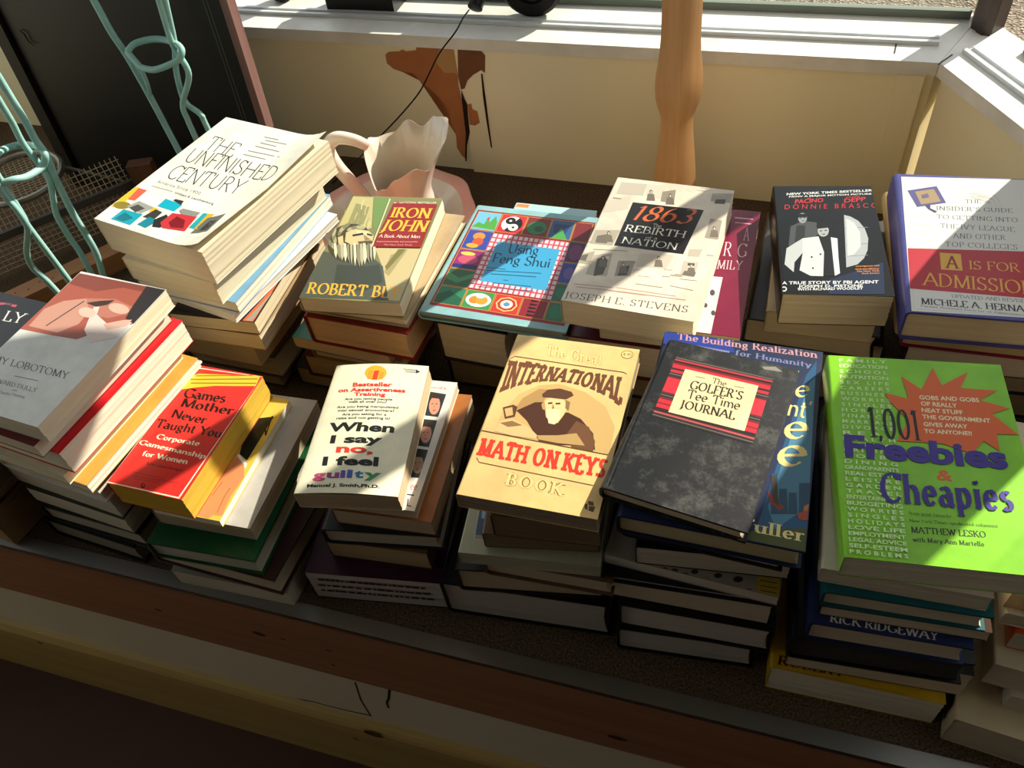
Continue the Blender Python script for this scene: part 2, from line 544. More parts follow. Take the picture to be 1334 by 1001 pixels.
def art_mesh(part, items, w, d, t, parent, bend, worn=None):
    """items: (kind, colour, layer, data) in millimetres from the cover's near left corner"""
    f = bend_fn(bend, w, d)
    V, F, MI, mats, idx = [], [], [], [], {}
    def mat_of(c):
        if c not in idx:
            idx[c] = len(mats); mats.append(m_ink(c))
        return idx[c]
    def put(pts, faces, col, layer):
        z = t+0.00010+0.00003*layer
        L = []
        for x, y in pts:
            X = min(max(x/1000, 0.0008), w-0.0008); Y = min(max(y/1000, 0.0008), d-0.0008)
            L.append((X-w/2, Y-d/2, z+f(X, Y)))
        nf = 0
        for q in faces:
            # keep every printed face facing up
            ar = sum(pts[q[i-1]][0]*pts[q[i]][1]-pts[q[i]][0]*pts[q[i-1]][1] for i in range(len(q)))
            if abs(ar) < 1e-7: continue
            q = q if ar > 0 else q[::-1]
            b = len(V); e = 0.0000011*(nf % 26); nf += 1      # strokes overlap: no two in one plane
            V.extend((L[i][0], L[i][1], L[i][2]+e) for i in q)
            F.append(tuple(range(b, b+len(q)))); MI.append(mat_of(col))
    for kind, col, layer, dat in items:
        if kind == 'poly':
            bmx = bmesh.new()
            vs = [bmx.verts.new((x, y, 0)) for x, y in dat]
            fc = bmx.faces.new(vs)
            if bend:
                bmesh.ops.triangulate(bmx, faces=[fc])
                for _ in range(3):
                    bmesh.ops.subdivide_edges(bmx, edges=[e for e in bmx.edges if e.calc_length() > 9], cuts=1)
                    bmesh.ops.triangulate(bmx, faces=bmx.faces[:])
            else:
                bmesh.ops.triangulate(bmx, faces=[fc])
            bmx.verts.index_update()
            put([(v.co.x, v.co.y) for v in bmx.verts], [[v.index for v in fcx.verts] for fcx in bmx.faces], col, layer)
            bmx.free()
        elif kind == 'text':
            style, s, O, ex, ey = dat
            P, Q = STYLES[style](s)
            x0 = min(p[0] for p in P); x1 = max(p[0] for p in P)
            pts = [(O[0]+ex[0]*(p[0]-x0)/(x1-x0)+ey[0]*p[1], O[1]+ex[1]*(p[0]-x0)/(x1-x0)+ey[1]*p[1]) for p in P]
            put(pts, Q, col, layer)
        elif kind == 'warp':
            style, s, TL, TR, BL, BM, BR = dat
            P, Q = STYLES[style](s)
            x0 = min(p[0] for p in P); x1 = max(p[0] for p in P)
            pts = []
            for px, py in P:
                q = (px-x0)/(x1-x0)
                tp = (TL[0]+(TR[0]-TL[0])*q, TL[1]+(TR[1]-TL[1])*q)
                cq = [2*BM[i]-0.5*(BL[i]+BR[i]) for i in (0, 1)]
                bt = tuple((1-q)**2*BL[i]+2*q*(1-q)*cq[i]+q*q*BR[i] for i in (0, 1))
                pts.append((bt[0]+(tp[0]-bt[0])*py, bt[1]+(tp[1]-bt[1])*py))
            put(pts, Q, col, layer)
    if not F: return None
    return link_mesh(part, V, F, mats, parent, MI)

def front_text(part, items, w, d, t, parent, yoff=-0.0004, side='front'):
    """lettering on the near face of a book: (colour, style, text, x0, x1, z0, z1) in metres from its near left corner"""
    V, F, MI, mats, idx = [], [], [], [], {}
    for col, style, s, x0, x1, z0, z1 in items:
        if col not in idx: idx[col] = len(mats); mats.append(m_ink(col))
        P, Q = STYLES[style](s)
        a = min(p[0] for p in P); b = max(p[0] for p in P)
        n = len(V)
        V.extend((x0+(x1-x0)*(p[0]-a)/(b-a)-w/2, -d/2+yoff, z0+(z1-z0)*p[1]) for p in P)
        F.extend(tuple(n+i for i in q) for q in Q); MI.extend([idx[col]]*len(Q))
    if side == 'left':
        V = [(-w/2-0.0004, -(x+w/2)+d/2, z) for x, y, z in V]
    return link_mesh(part, V, F, mats, parent, MI)

def make_book(b):
    hard = b['kind'] == 'hc'
    o = empty('hardcover_book' if hard else 'paperback_book', (b['x'], b['y'], b['z']), b['rot'])
    w, d, t = b['w'], b['d'], b['t']-0.0003
    th = 0.0026 if hard else 0.0006
    bend = b.get('bend')
    mat = m_worn(b['cover'], b['worn']) if b.get('worn') else m_cover(b['cover'], 0.36 if hard else 0.24)
    make_cover('cover', w, d, t, th, mat, o, 0.006 if hard else 0.0025, bend, hard)
    make_pages(w, d, t, th, 0.0032 if hard else 0.0007, m_pages(paler(b['pages'], b['pale'])), o, hard)
    arts = {}
    for part, kind, col, layer, dat in b.get('art', ()):
        arts.setdefault(part, []).append((kind, col, layer, dat))
    for part, items in arts.items():
        art_mesh(part, items, w, d, t, o, bend)
    if b.get('front'):
        front_text('page_lettering', b['front'], w, d, t, o)
    if b.get('left'):
        front_text('spine_lettering', b['left'], w, d, t, o, 0.0, 'left')
    tag(o, b['label'], 'book', b.get('group'))
    return o

BOOKS = [
{'kind': 'pb','x': 0.1637,'y': 0.5003,'z': 0.2404,'rot': 0.1027,'w': 0.1544,'d': 0.2236,'t': 0.03,'cover': '#7fc02a','pages': '#d9cdb8','pale': 0.25,'label': 'lime green paperback with purple Freebies lettering and an orange starburst','group': 'books in the stack under the lime green paperback','art': [('small_lettering','text','#cfe6a8',0,('sansb','F A M I L Y',(10.6,215.44),(43.18,1.09),(0.11,4.72))),('small_lettering','text','#cfe6a8',1,('sansb','EDUCATION',(10.38,208.25),(43.21,1.05),(0.11,4.69))),('small_lettering','text','#cfe6a8',2,('sansb','S C H O O L',(10.16,201.11),(43.23,1.02),(0.11,4.67))),('small_lettering','text','#cfe6a8',3,('sansb','NUTRITION',(9.94,194.02),(43.26,0.99),(0.11,4.65))),('small_lettering','text','#cfe6a8',4,('sansb','S E X   L I F E',(9.72,186.98),(43.29,0.96),(0.11,4.63))),('small_lettering','text','#cfe6a8',5,('sansb','C A R E E R S',(9.51,179.98),(43.32,0.94),(0.11,4.62))),('small_lettering','text','#cfe6a8',6,('sansb','B U S I N E S S',(9.29,173.04),(43.35,0.91),(0.12,4.6))),('small_lettering','text','#cfe6a8',7,('sansb','W O R R I E S',(9.08,166.15),(43.38,0.88),(0.12,4.57))),('small_lettering','text','#cfe6a8',8,('sansb','S I N G L E S',(8.87,159.31),(43.4,0.85),(0.12,4.55))),('small_lettering','text','#cfe6a8',9,('sansb','H O B B I E S',(8.66,152.51),(43.43,0.84),(0.12,4.53))),('small_lettering','text','#cfe6a8',10,('sansb','F I N A N C E S',(8.46,145.76),(43.45,0.82),(0.11,4.52))),('small_lettering','text','#cfe6a8',11,('sansb','M A R R I A G E',(8.25,139.06),(43.48,0.8),(0.12,4.5))),('small_lettering','text','#cfe6a8',12,('sansb','D I V O R C E',(8.05,132.41),(43.5,0.78),(0.11,4.48))),('small_lettering','text','#cfe6a8',13,('sansb','R E A L',(7.84,125.81),(43.54,0.76),(0.12,4.45))),('small_lettering','text','#cfe6a8',14,('sansb','H E A L T H',(7.64,119.25),(43.56,0.74),(0.12,4.43))),('small_lettering','text','#cfe6a8',15,('sansb','A U T O',(7.44,112.74),(43.59,0.72),(0.12,4.41))),('small_lettering','text','#cfe6a8',16,('sansb','D R I V I N G',(7.24,106.27),(43.61,0.72),(0.12,4.4))),('small_lettering','text','#cfe6a8',17,('sansb','H O B B Y',(7.04,99.85),(43.64,0.7),(0.13,4.38))),('small_lettering','text','#cfe6a8',18,('sansb','D I N I N G',(6.85,93.48),(43.66,0.69),(0.12,4.36))),('small_lettering','text','#cfe6a8',19,('sansb','GRANDPARENTS',(6.65,87.15),(43.69,0.68),(0.13,4.34))),('small_lettering','text','#cfe6a8',20,('sansb','REAL ESTATE',(6.46,80.86),(43.71,0.68),(0.13,4.32))),('small_lettering','text','#cfe6a8',21,('sansb','L E I S U R E',(6.27,74.62),(43.74,0.67),(0.12,4.31))),('small_lettering','text','#cfe6a8',22,('sansb','G A R D E N',(6.08,68.43),(43.76,0.66),(0.12,4.28))),('small_lettering','text','#cfe6a8',23,('sansb','T R A V E L',(5.89,62.28),(43.78,0.65),(0.13,4.26))),('small_lettering','text','#cfe6a8',24,('sansb','ENTERTAINMENT',(5.7,56.17),(43.81,0.65),(0.13,4.25))),('small_lettering','text','#cfe6a8',25,('sansb','BUDGETING',(5.52,50.11),(43.83,0.64),(0.12,4.22))),('small_lettering','text','#cfe6a8',26,('sansb','W O R R I E S',(5.33,44.08),(43.86,0.64),(0.13,4.21))),('small_lettering','text','#cfe6a8',27,('sansb','S I N G L E S',(5.15,38.1),(43.88,0.64),(0.13,4.19))),('small_lettering','text','#cfe6a8',28,('sansb','H O L I D A Y S',(4.97,32.17),(43.9,0.63),(0.12,4.17))),('small_lettering','text','#cfe6a8',29,('sansb','LOVE LIFE',(4.78,26.27),(43.93,0.64),(0.13,4.16))),('small_lettering','text','#cfe6a8',30,('sansb','EMPLOYMENT',(4.6,20.42),(43.96,0.64),(0.13,4.14))),('small_lettering','text','#cfe6a8',31,('sansb','LEGAL ADVICE',(4.43,14.61),(43.97,0.64),(0.13,4.12))),('small_lettering','text','#cfe6a8',32,('sansb','SELF-ESTEEM',(4.25,8.84),(44.0,0.64),(0.13,4.1))),('small_lettering','text','#cfe6a8',33,('sansb','P R O B L E M S',(4.07,3.11),(44.02,0.64),(0.13,4.08))),('cover_picture','poly','#d35f2c',16,[(94.16,214.17),(99.26,192.51),(123.9,211.09),(114.73,190.67),(145.27,190.05),(128.65,177.28),(151.9,169.4),(135.85,161.77),(154.15,139.62),(135.76,138.68),(134.98,119.76),(123.79,129.85),(112.2,114.74),(90.59,123.21),(71.99,123.11),(52.48,122.58),(65.1,146.56),(51.44,168.51),(47.95,178.57),(68.23,173.24),(64.91,201.18),(80.67,185.58)]),('subtitle_lettering','text','#e6dfb4',17,('sansb','GOBS AND GOBS',(77.45,173.3),(50.46,1.18),(0.11,5.38))),('subtitle_lettering','text','#e6dfb4',17,('sansb','OF REALLY',(77.91,165.88),(30.47,0.16),(0.11,5.3))),('subtitle_lettering','text','#e6dfb4',17,('sansb','NEAT STUFF',(77.47,158.08),(34.33,0.23),(0.11,5.24))),('subtitle_lettering','text','#e6dfb4',17,('sansb','THE GOVERNMENT',(77.05,150.38),(56.26,0.6),(0.1,5.17))),('subtitle_lettering','text','#e6dfb4',17,('sansb','GIVES AWAY',(77.03,141.7),(36.29,0.61),(0.11,5.09))),('subtitle_lettering','text','#e6dfb4',17,('sansb','TO ANYONE!!',(76.56,133.84),(39.0,0.98),(0.11,5.02))),('title_lettering','text','#d35f2c',0,('sansb','&',(79.9,83.69),(12.71,-0.29),(1.39,12.09))),('title_lettering','text','#161a12',17,('tall','1,001',(30.6,125.14),(42.12,-0.5),(0.27,34.34))),('title_lettering','text','#3c2a86',20,('sansx','Freebies',(7.61,100.23),(131.12,0.36),(0.83,26.78))),('title_lettering','text','#3c2a86',27,('bolder','Cheapies',(32.85,56.11),(102.29,1.95),(1.43,30.52))),('small_lettering','text','#2f4016',28,('serif','from your favorite',(53.49,46.0),(32.14,0.41),(0.06,3.0))),('small_lettering','text','#2f4016',0,('serif','New York Times syndicated columnist',(53.25,38.93),(66.36,2.36),(0.05,2.96))),('author_lettering','text','#243312',0,('bold','MATTHEW LESKO',(53.2,28.71),(56.15,2.07),(0.11,5.82))),('author_lettering','text','#2f4016',0,('bold','with Mary Ann Martello',(53.08,20.45),(53.44,1.91),(0.08,4.3)))]},
{'kind': 'pb','x': 0.149,'y': 0.4911,'z': 0.2184,'rot': 0.0165,'w': 0.1307,'d': 0.21,'t': 0.022,'cover': '#c8bda8','pages': '#cbbca2','pale': 0.25,'label': 'cream paperback lying directly under the lime green paperback','group': 'books in the stack under the lime green paperback'},
{'kind': 'hc','x': 0.1517,'y': 0.4845,'z': 0.1924,'rot': 0.0476,'w': 0.1311,'d': 0.21,'t': 0.026,'cover': '#14545a','pages': '#cbb99c','pale': 0.25,'label': 'dark teal hardcover,third from the top under the lime green paperback','group': 'books in the stack under the lime green paperback'},
{'kind': 'pb','x': 0.1556,'y': 0.4848,'z': 0.1764,'rot': 0.0531,'w': 0.1349,'d': 0.21,'t': 0.016,'cover': '#4a2f22','pages': '#c9b492','pale': 0.25,'label': 'thin cream-paged paperback squeezed between the teal and the navy book','group': 'books in the stack under the lime green paperback'},
{'kind': 'hc','x': 0.1475,'y': 0.4779,'z': 0.1424,'rot': 0.0508,'w': 0.132,'d': 0.215,'t': 0.034,'cover': '#1d2a52','pages': '#cbb697','pale': 0.25,'label': 'navy hardcover with white author lettering on its cover below the lime green paperback','group': 'books in the stack under the lime green paperback','art': [('author_lettering','text','#c9c4ba',0,('bold','RICK RIDGEWAY',(16.46,3.7),(88.72,-1.28),(0.79,7.97))),('small_lettering','text','#8c93a8',1,('serif','Author of The Shadow of Kilimanjaro',(28.77,-3.32),(65.6,1.35),(0.42,2.9)))]},
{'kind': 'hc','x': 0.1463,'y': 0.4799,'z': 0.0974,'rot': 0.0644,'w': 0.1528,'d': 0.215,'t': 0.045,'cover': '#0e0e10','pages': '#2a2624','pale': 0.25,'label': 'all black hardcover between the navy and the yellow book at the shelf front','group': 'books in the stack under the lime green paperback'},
{'kind': 'pb','x': 0.1566,'y': 0.4927,'z': 0.0504,'rot': 0.0475,'w': 0.1607,'d': 0.215,'t': 0.047,'cover': '#3a3530','pages': '#c9b596','pale': 0.25,'label': 'thick cream-paged paperback lying on the yellow book','group': 'books in the stack under the lime green paperback'},
{'kind': 'pb','x': 0.1477,'y': 0.4888,'z': 0.0004,'rot': 0.0123,'w': 0.1613,'d': 0.225,'t': 0.05,'cover': '#c9a222','pages': '#cfc2aa','pale': 0.25,'label': 'yellow covered book at the bottom of the stack below the lime green paperback','group': 'books in the stack under the lime green paperback','art': [('author_lettering','text','#5a1f14',0,('bold','ROBERT',(5.89,4.49),(64.02,1.49),(1.01,9.89))),('small_lettering','poly','#a8842a',1,[(13.11,-0.3),(65.88,0.72),(66.12,2.32),(13.29,1.33)]),('small_lettering','poly','#a8842a',2,[(65.9,-0.16),(124.72,0.74),(125.02,2.32),(66.14,1.44)])]},
{'kind': 'hc','x': -0.0279,'y': 0.4941,'z': 0.2504,'rot': -0.1524,'w': 0.1321,'d': 0.1947,'t': 0.018,'cover': '#1b1b1c','pages': '#cbb58c','pale': 0.25,'label': 'worn black hardcover with a red plaid patch and cream title label','group': 'books in the stack under the worn black hardcover','worn': '#6b6962','art': [('cover_picture','poly','#7a2b30',0,[(15.75,174.58),(110.99,177.43),(112.8,91.56),(17.68,91.95)]),('cover_picture','poly','#3a3534',1,[(15.75,174.58),(110.99,177.43),(111.08,172.86),(15.85,170.21)]),('cover_picture','poly','#c03a40',2,[(15.85,170.21),(111.08,172.86),(111.13,170.59),(15.9,168.03)]),('cover_picture','poly','#2c2829',3,[(15.9,168.03),(111.13,170.59),(111.18,168.33),(15.95,165.87)]),('cover_picture','poly','#c8323c',1,[(16.01,163.27),(111.24,165.63),(111.35,160.25),(16.13,158.11)]),('cover_picture','poly','#332d2d',2,[(16.13,158.11),(111.35,160.25),(111.41,157.57),(16.19,155.55)]),('cover_picture','poly','#c8323c',3,[(16.19,155.55),(111.41,157.57),(111.48,154.02),(16.27,152.14)]),('cover_picture','poly','#3c3536',4,[(16.27,152.14),(111.48,154.02),(111.61,147.86),(16.41,146.22)]),('cover_picture','poly','#cf3540',1,[(16.45,144.53),(111.65,146.1),(112.07,126.29),(16.9,125.47)]),('cover_picture','poly','#393334',1,[(16.94,123.83),(112.1,124.59),(112.23,118.69),(17.07,118.15)]),('cover_picture','poly','#c8323c',1,[(17.13,115.72),(112.28,116.17),(112.39,111.18),(17.24,110.9)]),('cover_picture','poly','#c8323c',1,[(17.28,109.3),(112.42,109.52),(112.53,104.57),(17.39,104.53)]),('cover_picture','poly','#2f2a2b',2,[(17.39,104.53),(112.53,104.57),(112.63,99.66),(17.5,99.79)]),('cover_picture','poly','#c03a40',3,[(17.5,99.79),(112.63,99.66),(112.68,97.22),(17.56,97.43)]),('cover_picture','poly','#37302f',4,[(17.56,97.43),(112.68,97.22),(112.8,91.56),(17.68,91.95)]),('cover_picture','poly','#8e7f74',3,[(15.86,171.64),(111.07,174.39),(111.02,174.99),(15.76,172.27)]),('cover_picture','poly','#8e7f74',5,[(16.38,149.29),(111.56,151.08),(111.52,151.66),(16.29,149.9)]),('cover_picture','poly','#8e7f74',2,[(17.04,120.7),(112.18,121.36),(112.15,121.91),(16.97,121.27)]),('cover_picture','poly','#8e7f74',4,[(17.57,97.93),(112.68,97.77),(112.65,98.3),(17.5,98.49)]),('cover_picture','poly','#8e7f74',5,[(17.66,94.02),(112.76,93.71),(112.74,94.24),(17.6,94.57)]),('cover_picture','poly','#e9d3a4',6,[(28.97,160.12),(100.38,162.06),(102.24,103.9),(30.61,101.97)]),('title_lettering','text','#3b332a',7,('script','The',(57.84,150.83),(14.02,-0.01),(-0.22,7.05))),('title_lettering','text','#3b332a',8,('bold',"GOLFER'S",(39.87,136.81),(50.34,2.34),(-0.45,10.99))),('title_lettering','text','#3b332a',9,('script','Tee Time',(40.86,124.22),(50.6,2.37),(-0.9,11.12))),('title_lettering','text','#3b332a',10,('bold','JOURNAL',(38.94,110.8),(51.56,2.67),(-0.64,10.03))),('small_lettering','poly','#6a5c46',7,[(41.4,153.21),(45.32,153.58),(50.69,153.96),(50.57,154.76),(45.2,154.38),(41.27,154.01)]),('small_lettering','poly','#6a5c46',7,[(79.4,153.11),(83.38,154.04),(88.68,153.96),(88.63,154.74),(83.28,154.83),(79.24,153.88)]),('scuff','poly','#8f8b80',0,[(97.01,187.6),(109.29,191.94),(117.47,187.12),(100.35,184.9)]),('scuff','poly','#c9c4b6',0,[(130.67,194.37),(132.93,194.4),(132.68,190.74)]),('hinge','poly','#0d0d0e',0,[(2.1,191.49),(7.92,3.15),(8.89,3.05),(3.22,191.26)]),('hinge','poly','#55544f',1,[(0.16,191.2),(6.09,3.16),(6.51,3.12),(0.64,191.1)])]},
{'kind': 'hc','x': -0.0077,'y': 0.5099,'z': 0.2204,'rot': -0.0124,'w': 0.1607,'d': 0.2358,'t': 0.03,'cover': '#1f2a4a','pages': '#b7a376','pale': 0.25,'label': 'large navy jacketed hardcover sticking out under the worn black hardcover','group': 'books in the stack under the worn black hardcover','art': [('cover_picture','poly','#2d3f8c',0,[(0.24,234.57),(68.92,243.71),(75.89,217.94),(2.45,216.91)]),('cover_picture','poly','#2b557a',0,[(146.69,199.95),(155.34,222.9),(163.64,23.55),(119.12,12.97)]),('cover_picture','poly','#4f7f9a',1,[(150.25,190.33),(155.38,199.65),(161.43,46.84),(134.66,16.66),(126.12,38.6)]),('title_lettering','text','#c48f96',1,('bold','The Building Realization',(15.13,226.02),(141.07,0.11),(-0.9,9.85))),('subtitle_lettering','text','#7d7fa8',1,('bold','for Humanity',(76.28,214.84),(75.58,-2.93),(-0.19,7.41))),('subtitle_lettering','poly','#7d7fa8',1,[(26.9,218.85),(70.36,216.7),(70.34,219.11),(26.8,221.3)]),('title_lettering','text','#e6cf86',2,('script','e',(138.7,169.66),(13.31,4.23),(-0.73,22.31))),('title_lettering','text','#e6cf86',3,('script',"nt'",(133.56,145.45),(19.37,0.46),(1.93,21.61))),('title_lettering','text','#e6cf86',4,('script','e',(132.71,116.7),(21.6,4.74),(-0.67,30.74))),('title_lettering','text','#e6cf86',5,('script','e',(129.51,83.59),(25.73,6.22),(-1.0,35.75))),('cover_picture','poly','#2b4d63',6,[(125.9,74.26),(130.8,75.37),(135.71,32.75),(129.74,31.35)]),('cover_picture','poly','#2b4d63',7,[(133.96,59.04),(140.38,60.52),(143.55,34.6),(136.03,32.83)]),('cover_picture','poly','#2b4d63',8,[(142.33,56.78),(148.71,58.26),(151.37,36.43),(143.87,34.67)]),('cover_picture','poly','#2b4d63',9,[(150.31,69.12),(159.13,71.14),(162.28,38.99),(152.46,36.69)]),('cover_picture','poly','#8e3a30',8,[(124.5,54.76),(131.7,48.1),(140.53,39.93),(135.98,36.85),(127.31,42.97)]),('cover_picture','poly','#b5713f',10,[(156.1,45.6),(161.45,48.87),(163.03,37.18),(155.41,33.39)]),('cover_picture','poly','#4a3a30',9,[(126.11,72.14),(129.37,72.88),(135.62,40.82),(130.49,43.71)]),('cover_picture','poly','#a34a38',11,[(150.43,36.21),(160.3,42.54),(162.65,31.15),(153.22,30.89)]),('cover_picture','poly','#4c5226',2,[(119.12,12.97),(164.25,23.7),(164.65,-0.55),(105.85,0.47)]),('author_lettering','text','#e9d998',3,('bold','Fuller',(105.0,9.9),(53.91,-0.26),(-0.23,12.4)))]},
{'kind': 'hc','x': -0.0109,'y': 0.4999,'z': 0.2004,'rot': -0.0399,'w': 0.1455,'d': 0.2,'t': 0.02,'cover': '#2b211d','pages': '#b4a596','pale': 0.25,'label': 'thin dark hardcover,third from the top under the worn black hardcover','group': 'books in the stack under the worn black hardcover'},
{'kind': 'pb','x': -0.013,'y': 0.4957,'z': 0.1704,'rot': 0.1063,'w': 0.139,'d': 0.19,'t': 0.03,'cover': '#161514','pages': '#c3b6a2','pale': 0.25,'label': 'white-paged paperback lying above the black and white flowered cover','group': 'books in the stack under the worn black hardcover'},
{'kind': 'pb','x': -0.0163,'y': 0.4922,'z': 0.1544,'rot': -0.0532,'w': 0.1642,'d': 0.2,'t': 0.016,'cover': '#9c9384','pages': '#bdb2a4','pale': 0.25,'label': 'paperback with a black and white flowered cover and a yellow sticker','group': 'books in the stack under the worn black hardcover','art': [('cover_picture','poly','#2b2723',0,[(62.71,0.66),(62.7,-0.08),(62.38,-0.85),(61.76,-1.56),(60.91,-2.15),(59.92,-2.56),(58.88,-2.74),(57.89,-2.68),(57.05,-2.39),(56.44,-1.89),(56.12,-1.23),(56.13,-0.48),(56.45,0.29),(57.07,1.0),(57.92,1.59),(58.91,2.0),(59.96,2.18),(60.95,2.12),(61.79,1.82),(62.4,1.32)]),('cover_picture','poly','#2b2723',0,[(71.6,2.09),(71.59,1.41),(71.29,0.72),(70.72,0.07),(69.96,-0.46),(69.06,-0.83),(68.12,-0.99),(67.22,-0.94),(66.47,-0.68),(65.92,-0.22),(65.63,0.37),(65.64,1.05),(65.94,1.75),(66.5,2.4),(67.27,2.94),(68.17,3.3),(69.12,3.47),(70.01,3.41),(70.77,3.15),(71.32,2.69)]),('cover_picture','poly','#2b2723',0,[(82.03,0.34),(82.01,-0.47),(81.65,-1.3),(80.97,-2.07),(80.06,-2.71),(78.98,-3.15),(77.86,-3.34),(76.8,-3.28),(75.9,-2.97),(75.25,-2.43),(74.92,-1.72),(74.94,-0.9),(75.3,-0.07),(75.97,0.7),(76.89,1.34),(77.97,1.78),(79.1,1.98),(80.16,1.91),(81.06,1.59),(81.7,1.05)]),('cover_picture','poly','#2b2723',0,[(89.97,6.05),(89.95,5.3),(89.61,4.53),(88.99,3.82),(88.15,3.24),(87.16,2.84),(86.14,2.66),(85.16,2.72),(84.34,3.01),(83.75,3.51),(83.45,4.17),(83.47,4.91),(83.81,5.68),(84.43,6.39),(85.28,6.98),(86.26,7.38),(87.29,7.56),(88.27,7.5),(89.09,7.21),(89.67,6.7)]),('cover_picture','poly','#8f8678',0,[(102.21,2.11),(102.18,1.24),(101.78,0.34),(101.04,-0.49),(100.05,-1.17),(98.9,-1.64),(97.7,-1.85),(96.57,-1.79),(95.61,-1.45),(94.93,-0.87),(94.59,-0.1),(94.61,0.78),(95.02,1.67),(95.75,2.51),(96.74,3.2),(97.9,3.67),(99.11,3.88),(100.24,3.81),(101.2,3.46),(101.88,2.88)]),('cover_picture','poly','#2b2723',0,[(111.6,8.17),(111.56,7.36),(111.19,6.53),(110.51,5.76),(109.59,5.13),(108.53,4.7),(107.42,4.5),(106.38,4.57),(105.5,4.88),(104.87,5.43),(104.56,6.14),(104.6,6.95),(104.97,7.78),(105.65,8.56),(106.57,9.19),(107.64,9.63),(108.75,9.82),(109.8,9.75),(110.67,9.43),(111.3,8.89)]),('cover_picture','poly','#8f8678',0,[(123.87,0.79),(123.82,-0.08),(123.41,-0.97),(122.68,-1.79),(121.69,-2.46),(120.55,-2.93),(119.37,-3.14),(118.26,-3.08),(117.33,-2.74),(116.67,-2.16),(116.34,-1.41),(116.38,-0.54),(116.79,0.35),(117.53,1.17),(118.52,1.85),(119.66,2.32),(120.85,2.53),(121.96,2.46),(122.89,2.12),(123.55,1.54)]),('cover_picture','poly','#2b2723',0,[(130.62,9.67),(130.55,8.66),(130.07,7.63),(129.22,6.67),(128.08,5.89),(126.76,5.35),(125.39,5.1),(124.11,5.19),(123.03,5.58),(122.27,6.25),(121.9,7.14),(121.95,8.15),(122.43,9.19),(123.28,10.15),(124.43,10.94),(125.76,11.48),(127.13,11.72),(128.42,11.64),(129.49,11.23),(130.25,10.56)]),('cover_picture','poly','#2b2723',0,[(140.57,-0.0),(140.51,-0.86),(140.09,-1.74),(139.36,-2.55),(138.38,-3.23),(137.25,-3.69),(136.08,-3.9),(134.98,-3.83),(134.07,-3.5),(133.42,-2.93),(133.11,-2.18),(133.16,-1.32),(133.58,-0.44),(134.32,0.38),(135.3,1.06),(136.43,1.52),(137.61,1.73),(138.71,1.66),(139.62,1.33),(140.26,0.75)]),('cover_picture','poly','#b99a2c',0,[(143.17,16.7),(162.29,19.57),(163.76,-2.69),(144.5,-2.3)]),('small_lettering','poly','#4a3f1a',1,[(145.53,12.45),(160.33,13.56),(160.35,14.53),(145.54,13.41)]),('small_lettering','poly','#4a3f1a',1,[(146.28,7.36),(161.01,8.5),(161.03,9.45),(146.28,8.32)]),('small_lettering','poly','#4a3f1a',1,[(147.02,2.32),(161.69,3.47),(161.7,4.42),(147.02,3.27)])]},
{'kind': 'hc','x': -0.0284,'y': 0.4884,'z': 0.1404,'rot': 0.058,'w': 0.1634,'d': 0.2,'t': 0.014,'cover': '#17161a','pages': '#c4bdb2','pale': 0.25,'label': 'thin black hardcover with white page edge between the flowered cover and the thick paperback','group': 'books in the stack under the worn black hardcover'},
{'kind': 'pb','x': -0.0261,'y': 0.4932,'z': 0.1004,'rot': 0.0241,'w': 0.1633,'d': 0.2,'t': 0.04,'cover': '#141313','pages': '#c7b193','pale': 0.25,'label': 'thick cream-paged paperback under the flowered cover with the yellow sticker','group': 'books in the stack under the worn black hardcover'},
{'kind': 'hc','x': -0.0151,'y': 0.491,'z': 0.0504,'rot': 0.0409,'w': 0.1534,'d': 0.21,'t': 0.05,'cover': '#111113','pages': '#b3aaa2','pale': 0.25,'label': 'black hardcover with grey pages,second from the bottom below the plaid label book','group': 'books in the stack under the worn black hardcover'},
{'kind': 'hc','x': -0.0263,'y': 0.4908,'z': 0.0004,'rot': 0.0847,'w': 0.1439,'d': 0.21,'t': 0.05,'cover': '#101012','pages': '#aca49d','pale': 0.25,'label': 'black hardcover with grey pages on the carpet,bottom below the plaid label book','group': 'books in the stack under the worn black hardcover'},
